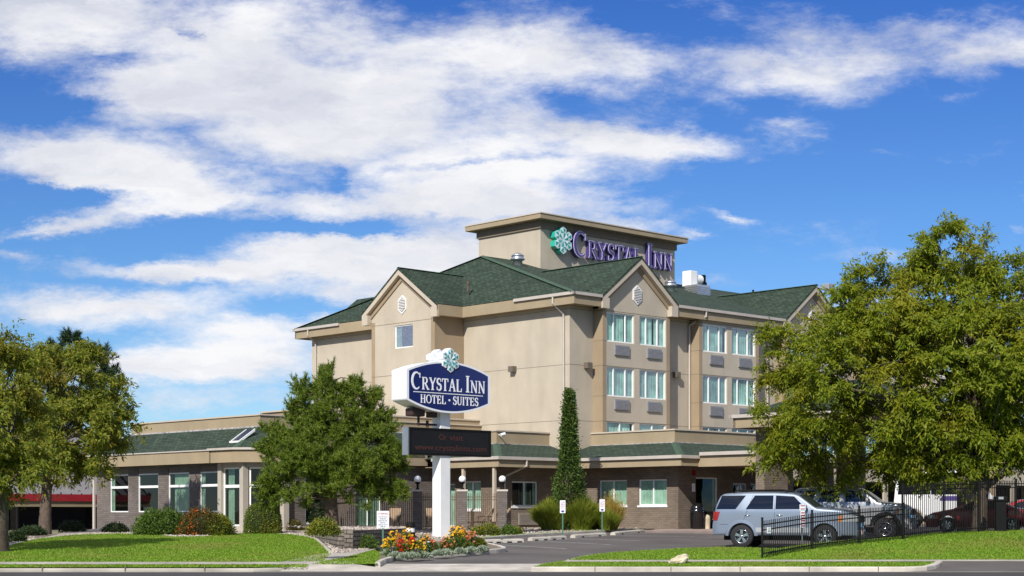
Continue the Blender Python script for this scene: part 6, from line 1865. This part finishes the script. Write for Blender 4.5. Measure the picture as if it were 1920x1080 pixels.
# ---- columnar tree by the building corner
def leafy(name, label, cat, base, prof_fn, n, ls, rng, leaf, parent_name='foliage', group=None, stem=None, berry=None, jit=.08, up=.35, elong=.5, core=None):
    """prof_fn(n,rng)-> points, outward normals"""
    t = thing(name, label, cat, base, 0, group)
    P, D = prof_fn(n, rng)
    P = P + rng.normal(size=P.shape) * jit
    d = unit(D * .7 + rng.normal(size=P.shape) * .6 + np.array([0, 0, up]))
    V, Fc = quads(P, d, side(d, rng), rng.uniform(.7, 1.3, n) * ls, rng.uniform(.7, 1.3, n) * ls * elong)
    np_mesh(parent_name, V, Fc, leaf, t)
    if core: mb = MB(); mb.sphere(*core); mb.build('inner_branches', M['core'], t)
    if stem: mb = MB(); [mb.tube(*s) for s in stem]; mb.build('stem', M['bark'], t)
    if berry:
        nb_, msk, mt = berry
        P2, D2 = prof_fn(nb_ * 4, rng); P2 = P2[msk(P2)][:nb_]; 
        P2 = np.repeat(P2, 5, 0) + rng.normal(size=(len(P2) * 5, 3)) * .07
        d2 = unit(rng.normal(size=P2.shape)); k = len(P2)
        V, Fc = quads(P2, d2, side(d2, rng), np.full(k, .06), np.full(k, .055)); np_mesh('berries', V, Fc, mt, t)['kind'] = 'stuff'
    return t
def col_prof(h, rf):
    def f(n, rng):
        z = rng.uniform(0, 1, n) ** .85; a = rng.uniform(0, 2 * np.pi, n)
        r = np.interp(z, *rf) * (1 + .22 * np.sin(a * 2 + z * 9) + .16 * np.sin(a * 3 - z * 23 + 1) + .10 * np.sin(a * 6 + z * 47)) * np.sqrt(rng.uniform(.30, 1, n))
        return np.stack([r * np.cos(a), r * np.sin(a), z * h], 1), np.stack([np.cos(a), np.sin(a), .3 + 0 * a], 1)
    return f
cy = 77.5; cx = (1067 - 960) / F * cy
leafy('columnar_tree', 'narrow dark green columnar tree in front of the building corner', 'tree', (cx, cy, LH(cx, cy)), col_prof(6.45, ([0, .1, .25, .45, .6, .75, .9, 1], [.48, .58, .62, .47, .34, .22, .11, .01])), 22000, .12, np.random.default_rng(8), M['laurel'], 'crown', stem=[([(0, 0, -.2), (0, 0, .5), (0, 0, 1.8), (0, 0, 3.2), (0, 0, 4.6), (0, 0, 6.1)], [.12, .36, .42, .28, .14, .02], 10)], jit=.095, up=.5)

# ---- shrubs
def blob(rx, ry, rz, p=2.0, lump=.10, fl=-.1):
    def f(n, rng):
        d = unit(rng.normal(size=(n, 3))); d[:, 2] = np.abs(d[:, 2] + .0) * 1.0 + fl * 0
        den = (np.abs(d[:, 0]) ** p + np.abs(d[:, 1]) ** p + np.abs(d[:, 2]) ** p) ** (1 / p)
        q = d / den[:, None]
        a = np.arctan2(d[:, 1], d[:, 0])
        k = 1 + lump * np.sin(a * 4 + d[:, 2] * 5) + lump * .6 * np.sin(a * 9 - d[:, 2] * 11)
        s = k * rng.uniform(.55, 1, n) ** .4
        return q * np.array([rx, ry, rz]) * s[:, None], unit(d / np.array([rx, ry, rz]))
    return f
def shrub(name, label, px, pyb, rx_px, h_px, leaf, n, ls, seed, hf=LH, p=2.2, lump=.10, group='shrubs along the brick wall', ry=1.0, berry=None, jit=.05, Yo=0, elong=.5):
    g = G(px, pyb, hf); s = g.y / F
    if Yo: g = Vector((g.x * (g.y + Yo) / g.y, g.y + Yo, hf(g.x, g.y + Yo)))
    return leafy(name, label, 'shrub', g, blob(rx_px * s, rx_px * s * ry, h_px * s, p, lump), n, ls, np.random.default_rng(seed), leaf, 'foliage', group, [([(0, 0, -.1), (0, 0, h_px * s * .6)], .04, 6)], berry, jit, elong=elong, core=((0, 0, h_px * s * .36), (rx_px * s * .80, rx_px * s * ry * .8, h_px * s * .52), 14, 10))
shrub('boxwood_ball', 'large clipped rounded boxwood beside the sunroom bay', 493, 1000.5, 34, 57, M['box_leaf'], 11000, .060, 1, p=3.4, lump=.012, jit=.022)
shrub('juniper_shrub', 'spreading dark green juniper hedge under the tall windows', 303, 1003, 46, 42, M['juniper'], 9000, .10, 2, p=2.8, lump=.12, ry=.7)
shrub('berry_shrub', 'rust green shrub with clusters of orange berries', 376, 1005, 40, 47, M['rust_leaf'], 7000, .075, 3, p=2.3, ry=.7, berry=(55, lambda P: (P[:, 1] < .0) & ((P[:, 0] < -.1) | (P[:, 2] > .9)), M['berry']), Yo=.8)
shrub('yellow_shrub', 'mounded yellow green shrub in front of the berry shrub', 403, 1003.5, 34, 36, M['yellow_leaf'], 8000, .07, 4, p=2.4)
shrub('low_shrub', 'low dark shrub at the foot of the left wall corner', 216, 999, 22, 15, M['dark_hedge'], 2500, .08, 5)
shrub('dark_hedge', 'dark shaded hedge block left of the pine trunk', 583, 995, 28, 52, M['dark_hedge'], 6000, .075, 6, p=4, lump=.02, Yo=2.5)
shrub('low_shrub', 'sparse brownish shrub on the gravel left of the pine trunk', 552, 994, 16, 16, M['rust_leaf'], 1500, .07, 7)
shrub('yellow_shrub', 'small yellow bronze shrub on the raised bed below the pine trunk', 606, 1001, 27, 23, M['yellow_leaf'], 4200, .07, 8, hf=lambda x, y: 1.06)
shrub('low_shrub', 'loose green perennial in front of the retaining wall', 689, 1029, 17, 20, M['juniper'], 1600, .11, 9, elong=.2)
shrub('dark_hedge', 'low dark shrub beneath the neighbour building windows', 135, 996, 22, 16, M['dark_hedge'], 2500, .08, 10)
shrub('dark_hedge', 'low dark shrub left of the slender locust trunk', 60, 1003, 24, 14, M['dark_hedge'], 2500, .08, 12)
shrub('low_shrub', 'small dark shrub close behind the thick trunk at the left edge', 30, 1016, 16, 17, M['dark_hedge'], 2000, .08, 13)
for px, py, w_, h_, sd, lab in ((899, 1004, 16, 14, 21, 'low green shrub at the foot of the patio fence, second from the right'), (918, 1004, 17, 19, 22, 'yellow green shrub in front of the right hand pillar'), (952, 1003, 15, 15, 23, 'low green shrub right of the right hand pillar'), (968, 1001, 9, 9, 27, 'tiny green shrub beside the wall grille')):
    shrub('yellow_shrub' if sd == 22 else 'low_shrub', lab, px, py, w_, h_, M['yellow_leaf'] if sd != 23 else M['juniper'], 2200, .07, sd, group='shrubs below the patio fence')
for px, py, w_, h_, sd, lab in ((1545, 955, 20, 40, 31, 'leafy shrub behind the grey wagon roof'),):
    pass

# ---- ornamental grasses
def grass_clump(name, label, px, pyb, w_px, h_px, leaf, n, seed, group, droop=.55, lean=.5, wdt=.018, plume=None):
    g = G(px, pyb, LH); s = g.y / F; rng = np.random.default_rng(seed)
    t = thing(name, label, 'grass clump', g, 0, group)
    h = h_px * s; rw = w_px * s
    a = rng.uniform(0, 2 * np.pi, n); b = np.sqrt(rng.uniform(0, 1, n))
    base = np.stack([np.cos(a) * b * rw * .45, np.sin(a) * b * rw * .40, np.zeros(n)], 1)
    out = np.stack([np.cos(a), np.sin(a), np.zeros(n)], 1) * (b * lean)[:, None] + rng.normal(size=(n, 3)) * np.array([.10, .10, 0])
    Hh = h * rng.uniform(.55, 1.08, n) * (1 - .22 * b)
    ts = [0, .4, .75, 1.0]; pts = []
    for t_ in ts:
        p = base + out * (t_ * h * .75)[..., None] if False else base + out * (h * .75 * t_ ** 1.4)
        z = Hh * (t_ - droop * .45 * t_ ** 3 * (b + .2)); pts.append(np.concatenate([p[:, :2], z[:, None]], 1))
    sd = np.stack([-np.sin(a), np.cos(a), np.zeros(n)], 1); rnd = rng.uniform(0, np.pi, n)
    sd = sd * np.cos(rnd)[:, None] + np.stack([np.cos(a), np.sin(a), 0 * a], 1) * np.sin(rnd)[:, None]
    ws = [wdt * .7, wdt, wdt * .7, wdt * .1]
    rings = np.stack([np.stack([p - sd * w_ / 2, p + sd * w_ / 2], 1) for p, w_ in zip(pts, ws)], 1)  # n,4,2,3
    V = rings.reshape(-1, 3); k = np.arange(n)[:, None] * 8
    Fc = np.stack([np.concatenate([k + 2 * j, k + 2 * j + 1, k + 2 * j + 3, k + 2 * j + 2], 1) for j in range(3)], 1).reshape(-1, 4)
    np_mesh('blades', V, Fc, leaf, t)
    if plume:
        m_ = plume; i = rng.integers(0, n, m_); P = pts[3][i]; P = np.repeat(P, 14, 0) + np.stack([rng.normal(size=m_ * 14) * .012, rng.normal(size=m_ * 14) * .012, rng.uniform(-.05, .32, m_ * 14)], 1)
        d = unit(np.array([0, 0, 1.0]) + rng.normal(size=P.shape) * .3); V, Fc = quads(P, d, side(d, rng), np.full(len(P), .09), np.full(len(P), .022)); np_mesh('plumes', V, Fc, M['goldgrass'], t)
    return t
gg = 'tall ornamental grasses in the planting bed'
grass_clump('ornamental_grass', 'big green arching ornamental grass mound left of the narrow sign', 1036, 994, 44, 70, M['tallgrass'], 7000, 1, gg, wdt=.03)
grass_clump('ornamental_grass', 'tall green ornamental grass mound below the columnar tree', 1088, 994, 44, 76, M['tallgrass'], 7000, 2, gg, lean=.4, wdt=.03)
grass_clump('ornamental_grass', 'yellowing ornamental grass between the green mound and golden clump', 1113, 993, 22, 60, M['goldgrass'], 1300, 3, gg)
grass_clump('ornamental_grass', 'golden feathery grass clump behind the right parking sign', 1146, 993, 26, 66, M['goldgrass'], 2200, 4, gg, lean=.3, droop=.2, plume=80)
grass_clump('ornamental_grass', 'green tuft at the base of the golden feathery grass', 1140, 994, 26, 48, M['tallgrass'], 2400, 6, gg, lean=.4)

# ---- flower bed: each clump a plant of its own
fg = 'flower clumps round the sign pole'
def flower(name, label, px, pyb, w_px, h_px, petal, nfl, seed, size=.085, group=fg, leafm=None, nleaf=420):
    g = G(px, pyb, LH); s = g.y / F; rng = np.random.default_rng(seed); rw, h = w_px * s, h_px * s
    t = thing(name, label, 'flowers', g, 0, group)
    lm = leafm or M['stem']
    P, D = blob(rw, rw * .8, h * .85, 2, .1)(nleaf, rng); d = unit(D + rng.normal(size=P.shape) * .5 + np.array([0, 0, .6]))
    V, Fc = quads(P * .92, d, side(d, rng), rng.uniform(.6, 1.2, nleaf) * .13, rng.uniform(.6, 1.2, nleaf) * .04); np_mesh('foliage', V, Fc, lm, t)
    if petal:
        P, D = blob(rw * 1.02, rw * .82, h, 2, .16)(nfl * 2, rng); P = P[P[:, 2] > h * .25][:nfl]
        # heads: a ring of petals facing up and out
        n = len(P); ax = unit(np.array([0, -.55, .8]) + rng.normal(size=(n, 3)) * .45); u = side(ax, rng); v = np.cross(ax, u)
        A = np.linspace(0, 2 * np.pi, 7)[:-1]
        Vs = []
        for a in A:
            dr = u * np.cos(a) + v * np.sin(a); sd_ = np.cross(ax, dr)
            q, _ = quads(P.copy(), dr + ax * .15, sd_, np.full(n, size * .6), np.full(n, size * .45)); Vs.append(q.reshape(n, 4, 3))
        V = np.stack(Vs, 1).reshape(-1, 3); np_mesh('blossoms', V, np.arange(len(V)).reshape(-1, 4), petal, t)
    return t
FLW = [('yellow', 739, 1036, 22, 36, 110, 'yellow flower clump right beside the notice sign post'), ('yellow', 762, 1032, 18, 40, 70, 'tall yellow flower clump just left of the bollard light'), ('coral', 751, 1038, 11, 32, 70, 'coral flower clump between two yellow clumps'), ('red', 753, 1042, 11, 26, 90, 'low red flower clump left of the bollard light'), ('red', 772, 1041, 9, 32, 80, 'red flower clump directly in front of the bollard light'),
       ('yellow', 781, 1041, 22, 28, 110, 'bright yellow flower clump in front of the bollard light'), ('orange', 796, 1033, 14, 32, 50, 'orange flower clump left of the sign pole base'), ('coral', 808, 1036, 14, 26, 50, 'coral flower clump at the left foot of the sign pole'), ('white', 800, 1038, 9, 20, 26, 'pale flower clump at the left foot of the sign pole'),
       ('coral', 838, 1034, 16, 26, 50, 'coral flower clump at the right foot of the sign pole'), ('yellow', 855, 1028, 18, 40, 110, 'tall yellow flower clump right of the sign pole'), ('orange', 868, 1025, 14, 36, 60, 'orange yellow flower clump right of the tall yellow one'), ('coral', 885, 1030, 17, 32, 80, 'bushy coral flower clump near the tip of the bed'), ('red', 878, 1033, 8, 16, 24, 'small red flower clump near the tip of the bed'), ('violet', 735, 1045, 8, 18, 90, 'dark violet and white flower clump near the left bed kerb'), ('violet', 781, 1046, 9, 15, 70, 'violet and white flowers along the front kerb')]
for k, (c_, px, py, w_, h_, n_, lab) in enumerate(FLW): flower('flower_clump', lab, px, py, w_, h_, M['fl_' + c_], n_, 100 + k)
flower('flower_clump', 'yellow green leafy plant closing the tip of the bed', 900, 1030, 11, 24, None, 0, 140, leafm=M['yellow_leaf'], nleaf=700)
flower('flower_clump', 'green leafy plant behind the coral clump near the bed tip', 862, 1031, 16, 26, None, 0, 141, nleaf=700)
for k, (px, py, w_, lab) in enumerate([(726, 1042, 10, 'leftmost silvery edging plant on the flower bed kerb'), (741, 1046, 11, 'silvery edging plant below the violet flowers'), (760, 1047, 13, 'wide silvery edging plant in front of the red flowers'), (776, 1047, 11, 'silvery edging plant beside the violet kerb flowers'), (794, 1045.5, 12, 'silvery edging plant in front of the bright yellow clump'), (823, 1042.5, 13, 'silvery edging plant in front of the sign pole'), (838, 1041, 10, 'silvery edging plant just right of the sign pole'), (863, 1038.5, 11, 'silvery edging plant in front of the green leafy plant'), (884, 1036, 11, 'silvery edging plant in front of the coral clump'), (905, 1034, 10, 'rightmost silvery edging plant at the bed tip')]):
    flower('silver_edging_plant', lab, px, py, w_ * .9, 8, None, 0, 200 + k, group='silvery edging plants along the bed kerb', leafm=M['silverleaf'], nleaf=520)

# ---- loose stones on the beds and grass blades on the lawns
def in_poly(P, poly):
    x, y = P[:, 0], P[:, 1]; ins = np.zeros(len(P), bool); n = len(poly)
    for i in range(n):
        x0, y0 = poly[i][0], poly[i][1]; x1, y1 = poly[(i + 1) % n][0], poly[(i + 1) % n][1]
        c = ((y0 > y) != (y1 > y)) & (x < (x1 - x0) * (y - y0) / (y1 - y0 + 1e-12) + x0); ins ^= c
    return ins
def scatter(poly, n, rng):
    a = np.array([(p[0], p[1]) for p in poly]); lo, hi = a.min(0), a.max(0); out = np.zeros((0, 2))
    while len(out) < n:
        P = rng.uniform(lo, hi, (n, 2)); out = np.concatenate([out, P[in_poly(P, a)]])
    return out[:n]
def stones(name, poly, n, hf, r0, seed):
    rng = np.random.default_rng(seed); P = scatter(poly, n, rng); Z = np.array([hf(x, y) for x, y in P])
    o6 = np.array([(1, 0, 0), (0, 1, 0), (-1, 0, 0), (0, -1, 0), (0, 0, 1), (0, 0, -1)], float); f8 = np.array([(0, 1, 4), (1, 2, 4), (2, 3, 4), (3, 0, 4), (1, 0, 5), (2, 1, 5), (3, 2, 5), (0, 3, 5)])
    r = r0 * rng.uniform(.5, 1.5, (n, 1, 1)); sc = rng.uniform(.6, 1.3, (n, 6, 1)); a = rng.uniform(0, 6.28, n)
    R = np.zeros((n, 3, 3)); R[:, 0, 0] = np.cos(a); R[:, 0, 1] = -np.sin(a); R[:, 1, 0] = np.sin(a); R[:, 1, 1] = np.cos(a); R[:, 2, 2] = .6
    V = np.einsum('nij,nkj->nki', R, o6[None] * sc * r) + np.concatenate([P, Z[:, None] + r0 * .25], 1)[:, None]
    Fc = (np.arange(n)[:, None, None] * 6 + f8[None]).reshape(-1, 3)
    o = np_mesh(name, V.reshape(-1, 3), Fc, M['stones'], None); tag(o, kind='stuff'); return o
M['stones'] = leafmat('loose stones', [(.16, .12, .10), (.30, .25, .21), (.44, .38, .31), (.56, .50, .43)], .9, 0, None)
tag(stones('gravel', [(p[0], p[1]) for p in edge] + [(p.x, p.y) for p in back[::-1]], 2600, LH, .055, 1), 'pale gravel covering the bed between parking bays and brick walls')
lt = left_top[4:15]
tag(stones('gravel', [(p.x, p.y + .1) for p in lt] + [(p.x + .2, p.y + 2.6) for p in lt[::-1]], 2600, LH, .055, 2), 'pale cobbles edging the lawn under the shrubs')
tag(stones('gravel', [(p.x, p.y + .1) for p in left_top[:5]] + [(p.x - 1, p.y + 3) for p in left_top[:5][::-1]], 900, LH, .05, 3), 'brown gravel round the left tree trunks')
tag(stones('gravel', [(p[0], p[1] + .3) for p in rs] + [(-5.5, 76.4), (-7.8, 77.5), (-10.5, 76)], 1300, lambda x, y: 1.10, .06, 4), 'cobbles on the raised bed beneath the pine')
tag(stones('gravel', [(p.x, p.y) for p in pb_ ] if False else [(p[0], p[1]) for p in [G(a, b, LH) for a, b in [(608, 1016), (640, 1031), (700, 1029), (716, 1026), (705, 1023), (690, 1031), (664, 1033), (640, 1038), (625, 1036)]]], 500, LH, .05, 5), 'cobbles at the foot of the retaining wall')

def blades(name, poly, n, hf, h, seed):
    rng = np.random.default_rng(seed); P = scatter(poly, n, rng); Z = np.array([hf(x, y) for x, y in P]); B = np.concatenate([P, Z[:, None]], 1)
    a = rng.uniform(0, 6.28, n); s = np.stack([np.cos(a), np.sin(a), 0 * a], 1) * .022; tip = np.stack([rng.normal(size=n) * .03, rng.normal(size=n) * .03, h * rng.uniform(.5, 1.3, n)], 1)
    V = np.stack([B - s, B + s, B + tip], 1).reshape(-1, 3); o = np_mesh(name, V, np.arange(3 * n).reshape(-1, 3), M['blade']); return tag(o, kind='stuff')
tag(blades('grass', [(p.x, p.y) for p in left_top[1:]] + [(-5.7, 49.9), (left_top[1].x, 49.9)], 80000, LH, .036, 1), 'mown green grass with dry patches on the left lawn')
tag(blades('grass', [(-24, 48.2), (-6, 48.2), (-6, 48.95), (-24, 48.95)], 9000, LH, .04, 2), 'narrow strip of grass along the left kerb')
rp = [(lot_edge[0].x, 50.75)] + [(p.x, p.y) for p in lot_edge[:9]] + [(24, 66), (24, 50.8)]
tag(blades('grass', rp, 80000, LH, .042, 3), 'bright green grass on the rising right lawn')
tag(blades('grass', [(park_tip.x, 48.25), (12, 48.25), (12.6, 49.7), (1.6, 49.7), (park_tip.x + .4, 49.3)], 11000, LH, .045, 4), 'narrow strip of grass along the right kerb')
tag(blades('grass', [(p.x, p.y) for p in tri_a] + [(p.x, p.y) for p in tri_b[::-1]], 4000, LH, .04, 5), 'triangle of grass beside the flower bed')
